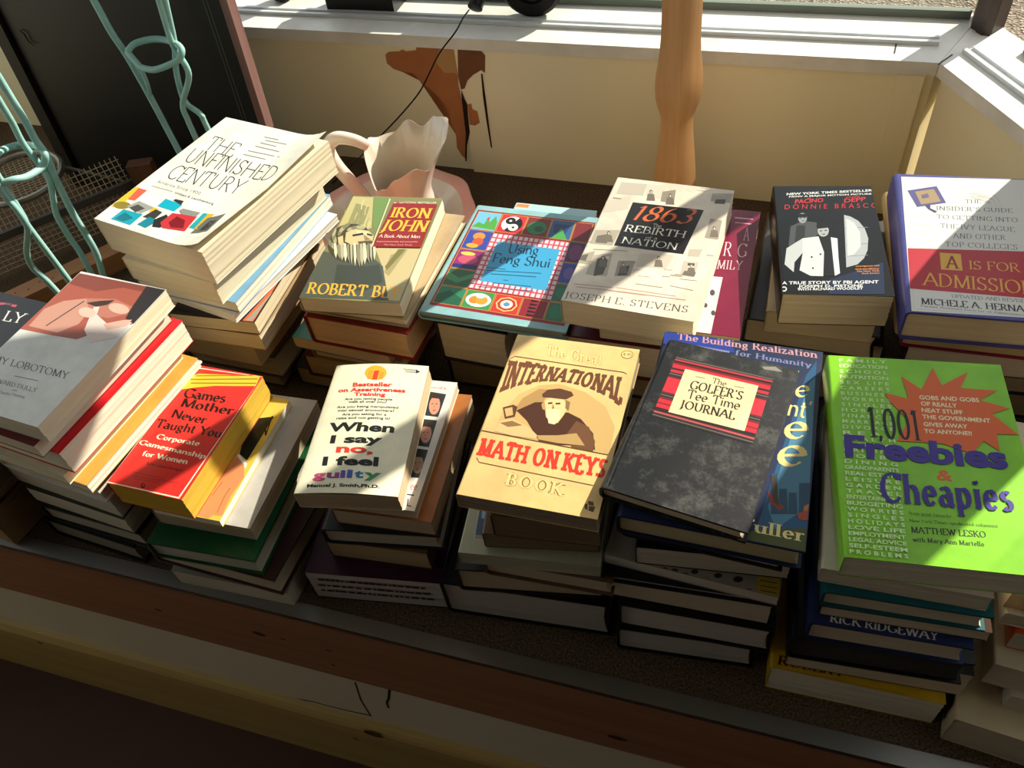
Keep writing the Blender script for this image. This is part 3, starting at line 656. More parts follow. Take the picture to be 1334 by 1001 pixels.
{'kind': 'pb','x': -0.1726,'y': 0.4901,'z': 0.2284,'rot': 0.0086,'w': 0.1343,'d': 0.2123,'t': 0.022,'cover': '#e0bb7c','pages': '#8d7a62','pale': 0.25,'label': 'tan paperback with brown arched lettering and an engraved bearded man in a cap','group': 'books in the stack under the tan paperback','art': [('subtitle_lettering','text','#a9854e',0,('slab','The Great',(38.17,186.62),(61.24,-3.49),(-2.06,15.13))),('subtitle_lettering','text','#e9c584',1,('slabi','The Great',(38.17,186.62),(61.24,-3.49),(-2.06,15.13))),('emblem','poly','#7a5a34',0,[(129.02,204.02),(129.04,202.16),(128.44,200.38),(127.29,198.84),(125.69,197.7),(123.8,197.07),(121.8,197.01),(119.89,197.52),(118.25,198.55),(117.04,200.02),(116.38,201.77),(116.34,203.64),(116.93,205.44),(118.08,206.99),(119.69,208.14),(121.6,208.78),(123.61,208.84),(125.54,208.31),(127.18,207.26),(128.38,205.78)]),('emblem','poly','#e9c584',1,[(128.39,203.91),(128.39,202.32),(127.84,200.8),(126.79,199.48),(125.34,198.5),(123.64,197.94),(121.84,197.87),(120.13,198.29),(118.66,199.16),(117.59,200.4),(117.01,201.88),(117.0,203.47),(117.54,205.01),(118.59,206.34),(120.05,207.33),(121.77,207.89),(123.58,207.96),(125.3,207.53),(126.76,206.65),(127.83,205.4)]),('emblem','text','#7a5a34',2,('bold','4.95',(118.56,200.65),(9.0,0.7),(-0.52,3.84))),('cover_picture','poly','#6a4028',2,[(6.8,179.18),(124.3,177.06),(124.21,178.22),(6.6,180.38)]),('cover_picture','poly','#6a4028',3,[(6.43,180.14),(2.59,175.72),(1.81,171.81),(2.48,171.43),(3.19,175.12),(6.96,179.43)]),('cover_picture','poly','#6a4028',3,[(124.15,177.26),(127.05,175.47),(127.26,176.22),(124.36,178.02)]),('cover_picture','poly','#c9a468',0,[(14.85,78.18),(15.18,102.43),(24.95,129.37),(42.8,144.7),(63.29,150.22),(90.52,144.48),(114.78,129.67),(128.87,105.72),(130.42,72.99),(122.31,73.84)]),('cover_picture','poly','#ae8852',1,[(30.62,124.79),(44.02,140.05),(54.79,140.63),(52.71,123.37),(50.66,114.71),(25.46,104.41)]),('title_lettering','warp','#6a4028',4,('slab','INTERNATIONAL',(2.68,172.94),(127.7,170.74),(4.74,127.29),(62.07,153.46),(129.96,134.74))),('cover_picture','poly','#4d2c1c',2,[(42.6,96.88),(28.83,107.79),(44.47,121.81),(52.71,123.37),(70.27,113.0),(80.36,114.94),(94.17,109.54),(109.92,94.22),(116.06,75.09),(97.63,76.44),(79.89,73.93),(61.25,74.31)]),('cover_picture','poly','#6f4a30',3,[(83.62,83.88),(90.77,106.22),(104.36,100.94),(113.98,84.76),(114.45,73.27),(94.31,73.26)]),('cover_picture','poly','#b8935c',4,[(57.33,81.29),(77.12,85.18),(94.24,91.14),(105.37,77.98),(79.41,75.87),(59.62,76.56)]),('cover_picture','poly','#d3b27a',5,[(14.85,78.18),(16.17,91.76),(27.67,96.68),(46.68,89.69),(57.33,81.29),(57.51,76.66),(33.55,76.08)]),('cover_picture','poly','#8b663e',6,[(16.92,89.22),(28.4,94.13),(40.09,90.52),(26.52,85.75)]),('cover_picture','poly','#5c3a26',6,[(14.3,109.14),(23.66,114.53),(28.54,112.69),(29.39,99.72),(20.52,95.3)]),('cover_picture','poly','#caa56c',7,[(16.49,107.63),(23.53,111.18),(27.17,101.46),(20.8,98.06)]),('cover_picture','poly','#e3c48c',5,[(53.39,124.89),(57.52,129.86),(72.54,129.91),(78.51,122.76),(76.95,111.58),(73.43,100.2),(67.8,97.51),(59.85,105.59)]),('cover_picture','poly','#f0d8a6',6,[(58.47,113.46),(62.9,117.04),(71.66,115.99),(73.78,105.6),(70.93,97.59),(64.55,97.94)]),('cover_picture','poly','#5b3925',6,[(48.84,133.28),(52.71,140.24),(64.77,144.2),(77.38,142.02),(80.56,137.56),(74.33,131.36),(59.44,130.78),(50.64,129.68)]),('cover_picture','poly','#4a2b1b',6,[(57.36,123.7),(61.73,125.08),(62.26,122.97),(58.3,121.67)]),('cover_picture','poly','#4a2b1b',6,[(64.86,124.57),(69.63,126.03),(70.15,123.92),(65.79,122.54)]),('cover_picture','poly','#9a7548',7,[(62.67,123.05),(65.74,117.59),(63.16,116.0)]),('cover_picture','poly','#b8935c',7,[(51.34,120.34),(53.6,124.93),(57.86,113.35),(54.27,114.02)]),('cover_picture','poly','#8d6a42',7,[(74.18,130.22),(79.29,128.41),(80.15,117.61),(76.29,119.6)]),('cover_picture','poly','#6a4028',6,[(1.44,76.03),(129.12,71.2),(129.07,72.27),(1.27,77.15)]),('title_lettering','text','#d93a2a',0,('slab','MATH ON KEYS',(5.2,46.83),(125.86,-1.79),(-0.64,20.92))),('cover_picture','poly','#6a4028',1,[(6.74,43.34),(11.11,38.45),(122.78,34.35),(122.74,35.36),(10.99,39.51),(7.35,44.0)]),('subtitle_lettering','text','#8a6a40',0,('slab','BOOK',(41.65,19.47),(57.85,-1.51),(-0.24,13.4))),('subtitle_lettering','text','#e9c584',1,('slabi','BOOK',(41.65,19.47),(57.85,-1.51),(-0.24,13.4))),('emblem','poly','#5a4226',0,[(120.1,12.65),(121.54,14.68),(123.01,8.09),(120.93,9.44),(120.18,12.96),(119.64,12.84),(120.51,9.06),(123.55,7.91),(121.97,15.06),(119.71,13.15)]),('emblem','poly','#5a4226',1,[(122.03,16.86),(126.46,16.96),(127.93,13.74),(123.7,13.74),(122.26,17.32),(121.76,17.07),(123.48,13.17),(128.35,13.28),(126.68,17.53),(121.98,17.52)]),('emblem','poly','#5a4226',0,[(124.27,11.91),(129.31,12.23),(128.62,7.2),(124.64,8.02),(124.52,12.23),(123.96,12.24),(124.27,7.58),(128.98,6.68),(129.69,12.67),(124.21,12.56)])]},
{'kind': 'pb','x': -0.1645,'y': 0.4706,'z': 0.1924,'rot': 0.1009,'w': 0.1035,'d': 0.17,'t': 0.036,'cover': '#5b4632','pages': '#6d5a42','pale': 0.25,'label': 'small brown-paged paperback directly under the tan arched lettering paperback','group': 'books in the stack under the tan paperback'},
{'kind': 'pb','x': -0.1789,'y': 0.4739,'z': 0.1664,'rot': 0.1713,'w': 0.1135,'d': 0.17,'t': 0.026,'cover': '#6a5640','pages': '#75614a','pale': 0.25,'label': 'small brown-paged paperback,third from the top under the tan arched lettering paperback','group': 'books in the stack under the tan paperback'},
{'kind': 'pb','x': -0.1871,'y': 0.4835,'z': 0.1464,'rot': 0.1134,'w': 0.1424,'d': 0.215,'t': 0.02,'cover': '#a8a78c','pages': '#9c957e','pale': 0.25,'label': 'pale green covered book with a framed blue photo showing at its left','group': 'books in the stack under the tan paperback','art': [('cover_picture','poly','#b8b09a',0,[(10.01,52.93),(23.13,52.61),(26.0,16.5),(13.25,16.06)]),('cover_picture','poly','#4a5f7c',1,[(12.36,51.48),(21.46,51.42),(23.55,21.68),(13.83,21.59)]),('cover_picture','poly','#a08478',2,[(14.11,21.62),(23.9,21.39),(24.15,17.25),(13.9,17.09)]),('cover_picture','poly','#9db4c4',2,[(15.28,50.1),(20.71,50.0),(20.66,40.64),(16.07,41.81)])]},
{'kind': 'hc','x': -0.1626,'y': 0.4791,'z': 0.1164,'rot': 0.0364,'w': 0.1343,'d': 0.2,'t': 0.03,'cover': '#5d4a36','pages': '#b79f84','pale': 0.25,'label': 'tan-paged hardcover sticking out to the right below the pale green cover','group': 'books in the stack under the tan paperback'},
{'kind': 'hc','x': -0.1995,'y': 0.4905,'z': 0.0704,'rot': 0.1565,'w': 0.1559,'d': 0.21,'t': 0.046,'cover': '#2a221c','pages': '#b3a07e','pale': 0.25,'label': 'tan-paged hardcover lying on the black bottom book of the middle front stack','group': 'books in the stack under the tan paperback'},
{'kind': 'hc','x': -0.2014,'y': 0.4922,'z': 0.0004,'rot': 0.0769,'w': 0.1881,'d': 0.215,'t': 0.07,'cover': '#0f0e0e','pages': '#a39a92','pale': 0.25,'label': 'wide black hardcover at the bottom of the stack below the tan arched lettering paperback','group': 'books in the stack under the tan paperback'},
{'kind': 'pb','x': -0.3908,'y': 0.4831,'z': 0.1644,'rot': 0.1786,'w': 0.1135,'d': 0.1822,'t': 0.026,'cover': '#e6dfc0','pages': '#b79c74','pale': 0.25,'label': 'cream paperback with bold black,red and rainbow lettering and an orange sun emblem','group': 'books in the stack under the cream rainbow-lettered paperback','bend': 'arch','art': [('emblem','poly','#eea62c',0,[(66.5,167.78),(66.62,164.19),(65.45,160.95),(63.1,158.38),(59.8,156.7),(55.87,156.09),(51.69,156.6),(47.65,158.18),(44.15,160.69),(41.52,163.9),(40.04,167.48),(39.85,171.1),(40.98,174.39),(43.34,177.03),(46.68,178.75),(50.68,179.36),(54.93,178.82),(59.0,177.18),(62.5,174.61),(65.09,171.37)]),('emblem','poly','#d8412c',1,[(50.86,170.65),(56.99,171.23),(57.0,157.1),(51.2,157.03)]),('emblem','poly','#d8772c',1,[(44.19,169.02),(50.04,169.08),(49.8,170.17),(43.94,170.11)]),('emblem','poly','#d8772c',1,[(58.28,167.14),(63.32,167.2),(63.09,168.28),(58.04,168.23)]),('emblem','poly','#d8772c',1,[(44.44,166.23),(50.28,166.29),(50.03,167.38),(44.19,167.31)]),('emblem','poly','#d8772c',1,[(58.39,164.87),(63.43,164.93),(63.19,166.01),(58.15,165.95)]),('emblem','poly','#d8772c',1,[(44.68,163.45),(50.52,163.51),(50.27,164.6),(44.43,164.53)]),('emblem','poly','#d8772c',1,[(58.5,162.6),(63.53,162.66),(63.29,163.74),(58.26,163.68)]),('emblem','poly','#d8772c',1,[(44.93,160.68),(50.75,160.75),(50.51,161.82),(44.68,161.75)]),('emblem','poly','#d8772c',1,[(58.61,160.34),(63.63,160.4),(63.4,161.48),(58.37,161.42)]),('emblem','poly','#d8772c',2,[(45.18,157.92),(50.99,157.99),(50.74,159.06),(44.93,158.99)]),('emblem','poly','#d8772c',1,[(58.72,158.09),(63.73,158.15),(63.5,159.22),(58.48,159.16)]),('subtitle_lettering','text','#d23a30',0,('sansx','Bestseller',(30.07,146.3),(47.29,0.18),(-0.91,6.95))),('subtitle_lettering','text','#d23a30',1,('sansx','on Assertiveness',(14.15,138.68),(79.95,0.25),(-0.86,6.39))),('subtitle_lettering','text','#d23a30',2,('sansx','Training',(35.05,132.18),(37.43,-0.35),(-0.65,5.83))),('small_lettering','text','#3a3934',0,('sansb','Are you letting people',(25.4,126.22),(56.2,0.02),(-0.33,3.62))),('small_lettering','text','#3a3934',1,('sansb','walk all over you?',(31.04,122.0),(45.09,-0.14),(-0.32,3.59))),('small_lettering','text','#3a3934',0,('sansb','Are you being manipulated',(18.79,114.64),(71.85,0.42),(-0.35,3.56))),('small_lettering','text','#3a3934',0,('sansb','into sexual encounters?',(21.63,109.5),(65.62,0.36),(-0.34,3.53))),('small_lettering','text','#3a3934',0,('sansb','Are you asking for a',(28.07,103.54),(51.48,0.6),(-0.32,3.5))),('small_lettering','text','#3a3934',0,('sansb','raise and not getting it?',(22.62,98.31),(62.15,0.41),(-0.33,3.48))),('title_lettering','text','#20201e',0,('sansx','When',(16.71,80.79),(75.84,0.03),(-0.25,13.69))),('title_lettering','text','#20201e',1,('sansx','I say',(24.0,64.45),(58.85,0.68),(-0.93,11.99))),('title_lettering','text','#d23a30',2,('sansx','no,',(34.23,51.85),(41.67,-0.74),(-1.25,11.96))),('title_lettering','text','#20201e',3,('sansx','I feel',(23.21,34.66),(61.91,0.65),(-1.62,12.74))),('title_lettering','text','#c0476f',0,('sansx','g',(17.09,17.77),(14.58,0.08),(-1.68,11.17))),('title_lettering','text','#8a3f78',1,('sansx','u',(32.61,18.29),(14.16,0.06),(-1.53,11.15))),('title_lettering','text','#5b4a9a',2,('sansx','i',(47.37,18.78),(6.05,-0.2),(-1.41,11.13))),('title_lettering','text','#4a55a4',3,('sansx','l',(54.72,19.03),(6.04,-0.21),(-1.34,11.12))),('title_lettering','text','#2f6f9c',4,('sansx','t',(62.76,19.3),(9.85,-0.08),(-1.27,11.1))),('title_lettering','text','#3f8a58',5,('sansx','y',(73.21,19.65),(18.47,0.2),(-1.18,11.09))),('author_lettering','text','#20201e',0,('sansx','Manuel J. Smith,Ph.D.',(13.71,7.03),(79.14,1.16),(-0.56,4.46))),('small_lettering','poly','#77756a',0,[(84.32,174.53),(99.87,174.18),(99.69,175.27),(84.12,175.62)]),('small_lettering','poly','#77756a',0,[(86.33,172.26),(100.26,172.16),(100.07,173.24),(86.12,173.35)]),('small_lettering','poly','#77756a',0,[(88.33,170.0),(100.65,170.14),(100.44,171.22),(88.11,171.09)]),('small_lettering','poly','#2c2b27',1,[(99.59,175.74),(105.26,172.25),(100.83,169.17)])]},
{'kind': 'pb','x': -0.3628,'y': 0.4921,'z': 0.1504,'rot': 0.0787,'w': 0.0983,'d': 0.1811,'t': 0.014,'cover': '#d9d4cc','pages': '#c0ab88','pale': 0.25,'label': 'white paperback with a column of three small portraits down its right edge','group': 'books in the stack under the cream rainbow-lettered paperback','art': [('cover_picture','poly','#d9d4cc',0,[(58.63,180.98),(96.86,177.57),(101.72,5.78),(80.54,4.86)]),('small_lettering','text','#c98078',1,('sansb',"ford's",(66.23,168.46),(21.02,0.38),(-0.21,3.55))),('cover_picture','poly','#2f3136',1,[(67.62,163.54),(89.61,161.54),(89.31,126.69),(70.12,127.26)]),('cover_picture','poly','#c98d74',2,[(87.05,142.84),(87.38,137.6),(86.65,133.24),(84.98,130.41),(82.61,129.5),(79.9,130.67),(77.24,133.74),(75.05,138.26),(73.65,143.58),(73.26,148.87),(73.96,153.33),(75.65,156.26),(78.06,157.18),(80.83,155.95),(83.51,152.78),(85.69,148.17)]),('cover_picture','poly','#3a2a22',3,[(70.68,153.95),(70.56,155.83),(70.97,157.59),(71.87,159.08),(73.2,160.23),(74.88,160.93),(76.78,161.15),(78.78,160.86),(80.73,160.1),(82.51,158.91),(83.98,157.38),(85.06,155.61),(85.67,153.72)]),('cover_picture','poly','#5a3a30',3,[(75.76,145.62),(77.91,146.36),(78.24,145.17),(76.09,144.42)]),('cover_picture','poly','#5a3a30',3,[(80.7,146.2),(82.98,146.47),(83.31,145.28),(81.03,145.01)]),('cover_picture','poly','#8a4a40',3,[(79.94,136.31),(83.71,136.76),(83.35,135.26),(80.71,134.94)]),('cover_picture','poly','#b07a66',3,[(79.2,144.54),(81.53,140.4),(79.77,139.71)]),('cover_picture','poly','#2f3136',1,[(69.72,121.92),(89.47,121.94),(90.43,83.12),(73.52,84.14)]),('cover_picture','poly','#c29080',2,[(88.44,100.99),(88.76,96.04),(88.05,91.92),(86.42,89.22),(84.12,88.34),(81.48,89.42),(78.91,92.3),(76.78,96.55),(75.42,101.56),(75.05,106.56),(75.74,110.78),(77.38,113.55),(79.73,114.45),(82.41,113.32),(85.01,110.35),(87.13,106.01)]),('cover_picture','poly','#3a2a22',3,[(72.56,111.33),(72.44,113.11),(72.84,114.77),(73.71,116.19),(75.01,117.28),(76.64,117.96),(78.49,118.18),(80.43,117.93),(82.32,117.23),(84.05,116.12),(85.48,114.69),(86.52,113.03),(87.11,111.25)]),('cover_picture','poly','#5a3a30',3,[(77.48,103.51),(79.57,104.23),(79.89,103.11),(77.8,102.38)]),('cover_picture','poly','#5a3a30',3,[(82.28,104.1),(84.5,104.38),(84.82,103.25),(82.6,102.98)]),('cover_picture','poly','#8a4a40',3,[(81.53,94.75),(85.2,95.21),(84.84,93.79),(82.28,93.47)]),('cover_picture','poly','#b07a66',3,[(80.82,102.53),(83.08,98.64),(81.37,97.96)]),('cover_picture','poly','#2f3136',1,[(73.59,80.07),(90.69,79.56),(90.9,41.56),(78.65,40.77)]),('cover_picture','poly','#a88a70',2,[(90.88,58.84),(91.18,54.18),(90.48,50.29),(88.9,47.73),(86.66,46.88),(84.11,47.87),(81.61,50.56),(79.56,54.55),(78.25,59.26),(77.9,63.97),(78.58,67.95),(80.18,70.58),(82.45,71.44),(85.05,70.4),(87.57,67.63),(89.61,63.57)]),('cover_picture','poly','#3a2a22',3,[(75.49,68.44),(75.38,70.11),(75.77,71.68),(76.62,73.03),(77.88,74.06),(79.46,74.72),(81.25,74.95),(83.13,74.73),(84.97,74.09),(86.64,73.06),(88.03,71.73),(89.04,70.17),(89.61,68.51)]),('cover_picture','poly','#5a3a30',3,[(80.25,61.11),(82.27,61.82),(82.59,60.76),(80.56,60.06)]),('cover_picture','poly','#5a3a30',3,[(84.91,61.72),(87.06,62.0),(87.36,60.95),(85.22,60.67)]),('cover_picture','poly','#8a4a40',3,[(84.16,52.9),(87.72,53.37),(87.38,52.03),(84.89,51.7)]),('cover_picture','poly','#b07a66',3,[(83.49,60.22),(85.67,56.58),(84.01,55.92)]),('title_lettering','text','#b5544e',1,('serif','ree',(81.91,25.18),(11.4,0.72),(-2.36,10.19))),('cover_picture','poly','#2a2927',1,[(82.0,18.6),(92.19,18.35),(91.93,19.87),(81.73,20.13)]),('title_lettering','text','#2a2927',1,('sans','L',(88.01,5.09),(5.03,-0.11),(-1.81,9.52)))]},
{'kind': 'pb','x': -0.3538,'y': 0.4888,'z': 0.1244,'rot': 0.077,'w': 0.1148,'d': 0.178,'t': 0.026,'cover': '#a8642e','pages': '#b39878','pale': 0.25,'label': 'orange brown covered paperback below the white book with three portraits','group': 'books in the stack under the cream rainbow-lettered paperback'},
{'kind': 'hc','x': -0.3678,'y': 0.4927,'z': 0.0944,'rot': 0.1524,'w': 0.1363,'d': 0.2,'t': 0.03,'cover': '#1b2528','pages': '#b0a593','pale': 0.25,'label': 'grey-paged hardcover with a dark cover line,fourth below the cream rainbow-lettered paperback','group': 'books in the stack under the cream rainbow-lettered paperback'},
{'kind': 'pb','x': -0.3712,'y': 0.48,'z': 0.0604,'rot': 0.0799,'w': 0.1217,'d': 0.178,'t': 0.034,'cover': '#6a523a','pages': '#ab8f66','pale': 0.25,'label': 'tan-paged paperback lying on the dark purple book at the shelf front','group': 'books in the stack under the cream rainbow-lettered paperback'},
{'kind': 'pb','x': -0.3829,'y': 0.469,'z': 0.0004,'rot': 0.1417,'w': 0.1626,'d': 0.2,'t': 0.06,'cover': '#37182c','pages': '#b3a8a6','pale': 0.25,'label': 'dark purple book with rows of tiny lettering on its pale front face','group': 'books in the stack under the cream rainbow-lettered paperback','front': [('#3a2230','dash','aaa',0.014,0.1426,0.0432,0.048),('#3a2230','dash','aaaaa',0.01,0.1466,0.03,0.0348),('#3a2230','dash','aaaaaaaa',0.01,0.1486,0.0174,0.0222)]},
{'kind': 'pb','x': -0.6083,'y': 0.4505,'z': 0.1364,'rot': -0.0133,'w': 0.1,'d': 0.1841,'t': 0.038,'cover': '#d8322c','pages': '#d9ae42','pale': 0,'label': 'red paperback with a yellow banner and yellow-stained pages','group': 'books in the stack under the red paperback','art': [('cover_picture','poly','#e8ddc0',0,[(4.35,180.1),(101.8,184.39),(96.56,0.92),(-1.16,0.68)]),('cover_picture','poly','#d8322c',1,[(6.46,178.54),(100.02,182.73),(94.56,2.49),(0.42,2.11)]),('cover_picture','poly','#d9bd3a',2,[(2.55,140.03),(3.3,152.59),(6.54,163.98),(15.83,171.05),(96.7,188.6),(98.81,167.43),(72.84,162.01),(48.18,157.33),(25.11,149.77),(10.79,144.04)]),('title_lettering','text','#2a1210',3,('scriptbold','Games',(16.8,132.17),(57.6,2.86),(-3.52,14.22))),('title_lettering','text','#2a1210',4,('scriptbold','Mother',(22.56,118.28),(71.66,1.89),(-2.31,12.83))),('title_lettering','text','#2a1210',2,('scriptbold','Never',(20.56,100.86),(47.93,-0.3),(-2.06,12.16))),('title_lettering','text','#2a1210',3,('scriptbold','Taught You',(8.44,83.27),(88.55,3.14),(-1.8,12.0))),('subtitle_lettering','text','#f3e6c8',2,('scriptbold','Corporate',(20.78,68.38),(57.89,1.77),(-1.11,6.83))),('subtitle_lettering','text','#f3e6c8',2,('scriptbold','Gamesmanship',(4.56,56.56),(90.91,-1.02),(-0.59,6.46))),('subtitle_lettering','text','#f3e6c8',2,('scriptbold','for Women',(19.07,42.77),(59.81,1.19),(-1.34,6.94))),('author_lettering','text','#5a1512',2,('bold','Betty Lehan Harragan',(31.85,32.95),(48.07,0.77),(-1.35,3.63))),('small_lettering','poly','#8d7a20',3,[(14.85,166.18),(87.13,182.01),(86.21,183.62),(13.82,167.79)]),('small_lettering','poly','#8d7a20',4,[(7.89,158.68),(96.08,177.85),(95.17,179.45),(6.86,160.28)]),('small_lettering','poly','#8d7a20',5,[(14.81,154.08),(98.0,170.92),(97.12,172.51),(13.81,155.68)]),('small_lettering','poly','#a32a24',2,[(21.64,19.92),(65.57,19.8),(65.25,20.55),(21.29,20.69)]),('small_lettering','poly','#a32a24',2,[(24.91,15.29),(84.28,18.3),(83.93,19.05),(24.52,16.05)]),('small_lettering','poly','#a32a24',2,[(29.56,12.35),(61.56,14.39),(61.18,15.14),(29.16,13.1)]),('emblem','poly','#3a1210',2,[(48.01,6.97),(48.52,6.04),(48.73,5.14),(48.64,4.37),(48.25,3.79),(47.6,3.48),(46.75,3.45),(45.79,3.71),(44.8,4.23),(43.9,4.97),(43.15,5.85),(42.64,6.79),(42.42,7.69),(42.51,8.47),(42.9,9.04),(43.56,9.36),(44.41,9.39),(45.38,9.13),(46.36,8.6),(47.27,7.85)]),('emblem','poly','#d8322c',3,[(46.6,7.17),(46.83,6.74),(46.94,6.32),(46.9,5.97),(46.72,5.7),(46.43,5.56),(46.04,5.55),(45.6,5.67),(45.15,5.91),(44.73,6.25),(44.39,6.66),(44.15,7.09),(44.05,7.51),(44.09,7.87),(44.26,8.13),(44.56,8.28),(44.95,8.29),(45.39,8.16),(45.84,7.92),(46.26,7.58)])]},
{'kind': 'pb','x': -0.5767,'y': 0.4506,'z': 0.1244,'rot': 0.0175,'w': 0.09,'d': 0.18,'t': 0.012,'cover': '#d9b850','pages': '#eee7d8','pale': 0.25,'label': "yellow covered book showing a man's hand and black sleeve beside the red paperback",'group': 'books in the stack under the red paperback','art': [('cover_picture','poly','#171a1c',0,[(65.24,145.43),(82.6,151.09),(80.95,83.34),(67.16,89.82),(60.37,114.25)]),('cover_picture','poly','#f0ede6',1,[(65.46,87.2),(67.16,89.82),(83.13,79.24),(85.05,71.76)]),('cover_picture','poly','#d98a5c',2,[(66.02,86.16),(80.49,76.48),(89.07,60.38),(86.4,31.83),(89.87,7.56),(78.73,6.32),(76.01,0.65),(61.47,1.78),(56.8,13.26),(62.39,33.42),(61.12,59.31)]),('cover_picture','poly','#b5653c',3,[(64.29,29.14),(67.27,49.12),(66.0,49.67),(63.03,29.67)]),('cover_picture','poly','#b5653c',3,[(82.22,9.86),(79.82,30.21),(80.71,43.15),(79.45,43.61),(78.57,30.56),(80.99,10.12)]),('title_lettering','text','#141414',1,('script','W',(74.89,114.62),(15.74,10.08),(-9.86,27.08)))]},
{'kind': 'pb','x': -0.5657,'y': 0.4588,'z': 0.1004,'rot': 0.0359,'w': 0.1276,'d': 0.19,'t': 0.024,'cover': '#b7b0a8','pages': '#a8926c','pale': 0.25,'label': 'pale grey covered paperback under the book with the hand','group': 'books in the stack under the red paperback'},
{'kind': 'hc','x': -0.5647,'y': 0.442,'z': 0.0684,'rot': 0.0512,'w': 0.1426,'d': 0.21,'t': 0.032,'cover': '#0f4a26','pages': '#a9a796','pale': 0.25,'label': 'dark green hardcover in the stack below the red paperback','group': 'books in the stack under the red paperback'},
{'kind': 'hc','x': -0.5584,'y': 0.4446,'z': 0.0344,'rot': -0.0318,'w': 0.1771,'d': 0.21,'t': 0.034,'cover': '#3a231c','pages': '#a89a80','pale': 0.25,'label': 'brown hardcover lying under the dark green hardcover','group': 'books in the stack under the red paperback'},
{'kind': 'pb','x': -0.5529,'y': 0.4372,'z': 0.0004,'rot': 0.0366,'w': 0.1579,'d': 0.2,'t': 0.034,'cover': '#8a8478','pages': '#b3a894','pale': 0.25,'label': 'pale paperback at the bottom of the stack below the red paperback','group': 'books in the stack under the red paperback'},
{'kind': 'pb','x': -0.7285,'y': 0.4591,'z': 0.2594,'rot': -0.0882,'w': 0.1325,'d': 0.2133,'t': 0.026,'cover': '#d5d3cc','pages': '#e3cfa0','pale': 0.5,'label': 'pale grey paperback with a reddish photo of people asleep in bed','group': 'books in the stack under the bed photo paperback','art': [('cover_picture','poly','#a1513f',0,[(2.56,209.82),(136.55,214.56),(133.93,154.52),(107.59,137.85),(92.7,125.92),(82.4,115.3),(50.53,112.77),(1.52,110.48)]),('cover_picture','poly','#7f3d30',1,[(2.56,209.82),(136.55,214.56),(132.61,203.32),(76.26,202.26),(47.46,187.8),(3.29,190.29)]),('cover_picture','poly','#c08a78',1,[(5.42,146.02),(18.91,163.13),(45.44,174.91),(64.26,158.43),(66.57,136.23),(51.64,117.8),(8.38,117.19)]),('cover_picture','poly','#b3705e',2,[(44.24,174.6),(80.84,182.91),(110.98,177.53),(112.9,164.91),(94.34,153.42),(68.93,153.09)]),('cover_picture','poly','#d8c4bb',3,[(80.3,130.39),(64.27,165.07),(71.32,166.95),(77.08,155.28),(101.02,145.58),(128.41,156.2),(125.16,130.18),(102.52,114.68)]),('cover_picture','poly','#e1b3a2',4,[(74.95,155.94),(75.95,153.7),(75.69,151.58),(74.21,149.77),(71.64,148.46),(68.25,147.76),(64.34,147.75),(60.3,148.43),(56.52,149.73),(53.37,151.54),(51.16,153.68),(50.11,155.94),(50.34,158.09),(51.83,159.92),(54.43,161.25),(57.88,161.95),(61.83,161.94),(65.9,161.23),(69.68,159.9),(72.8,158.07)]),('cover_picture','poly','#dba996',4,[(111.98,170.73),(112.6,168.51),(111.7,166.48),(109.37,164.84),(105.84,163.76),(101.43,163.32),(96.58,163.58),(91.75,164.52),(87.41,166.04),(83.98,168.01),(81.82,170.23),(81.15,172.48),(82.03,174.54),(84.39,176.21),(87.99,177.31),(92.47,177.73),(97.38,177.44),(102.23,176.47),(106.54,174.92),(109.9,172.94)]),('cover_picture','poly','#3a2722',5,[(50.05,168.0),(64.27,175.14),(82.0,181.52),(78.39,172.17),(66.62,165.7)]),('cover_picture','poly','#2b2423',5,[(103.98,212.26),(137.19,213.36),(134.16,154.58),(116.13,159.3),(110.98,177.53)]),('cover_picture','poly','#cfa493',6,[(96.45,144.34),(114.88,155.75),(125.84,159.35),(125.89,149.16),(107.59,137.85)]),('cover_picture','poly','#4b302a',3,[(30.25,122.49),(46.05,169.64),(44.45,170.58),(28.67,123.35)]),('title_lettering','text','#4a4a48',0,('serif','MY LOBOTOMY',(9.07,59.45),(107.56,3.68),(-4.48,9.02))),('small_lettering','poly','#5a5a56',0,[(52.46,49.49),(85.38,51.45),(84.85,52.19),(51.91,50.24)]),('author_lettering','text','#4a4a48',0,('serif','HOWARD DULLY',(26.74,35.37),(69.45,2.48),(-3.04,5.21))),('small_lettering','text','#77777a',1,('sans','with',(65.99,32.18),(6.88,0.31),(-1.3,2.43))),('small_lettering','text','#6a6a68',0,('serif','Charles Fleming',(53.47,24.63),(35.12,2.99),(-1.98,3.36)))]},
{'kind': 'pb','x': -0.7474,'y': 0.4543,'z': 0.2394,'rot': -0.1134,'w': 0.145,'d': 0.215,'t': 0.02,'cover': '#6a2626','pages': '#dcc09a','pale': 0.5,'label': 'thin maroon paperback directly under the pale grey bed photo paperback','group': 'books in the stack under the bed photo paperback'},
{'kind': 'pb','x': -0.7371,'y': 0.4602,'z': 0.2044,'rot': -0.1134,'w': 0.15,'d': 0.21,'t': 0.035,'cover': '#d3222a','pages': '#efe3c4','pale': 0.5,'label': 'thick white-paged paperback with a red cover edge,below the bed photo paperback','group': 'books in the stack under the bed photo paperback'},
{'kind': 'pb','x': -0.7439,'y': 0.4482,'z': 0.1884,'rot': -0.1134,'w': 0.14,'d': 0.2,'t': 0.016,'cover': '#e4d6b4','pages': '#e6d6b0','pale': 0.5,'label': 'thin cream paperback lying on the orange topped paperback at left','group': 'books in the stack under the bed photo paperback'},
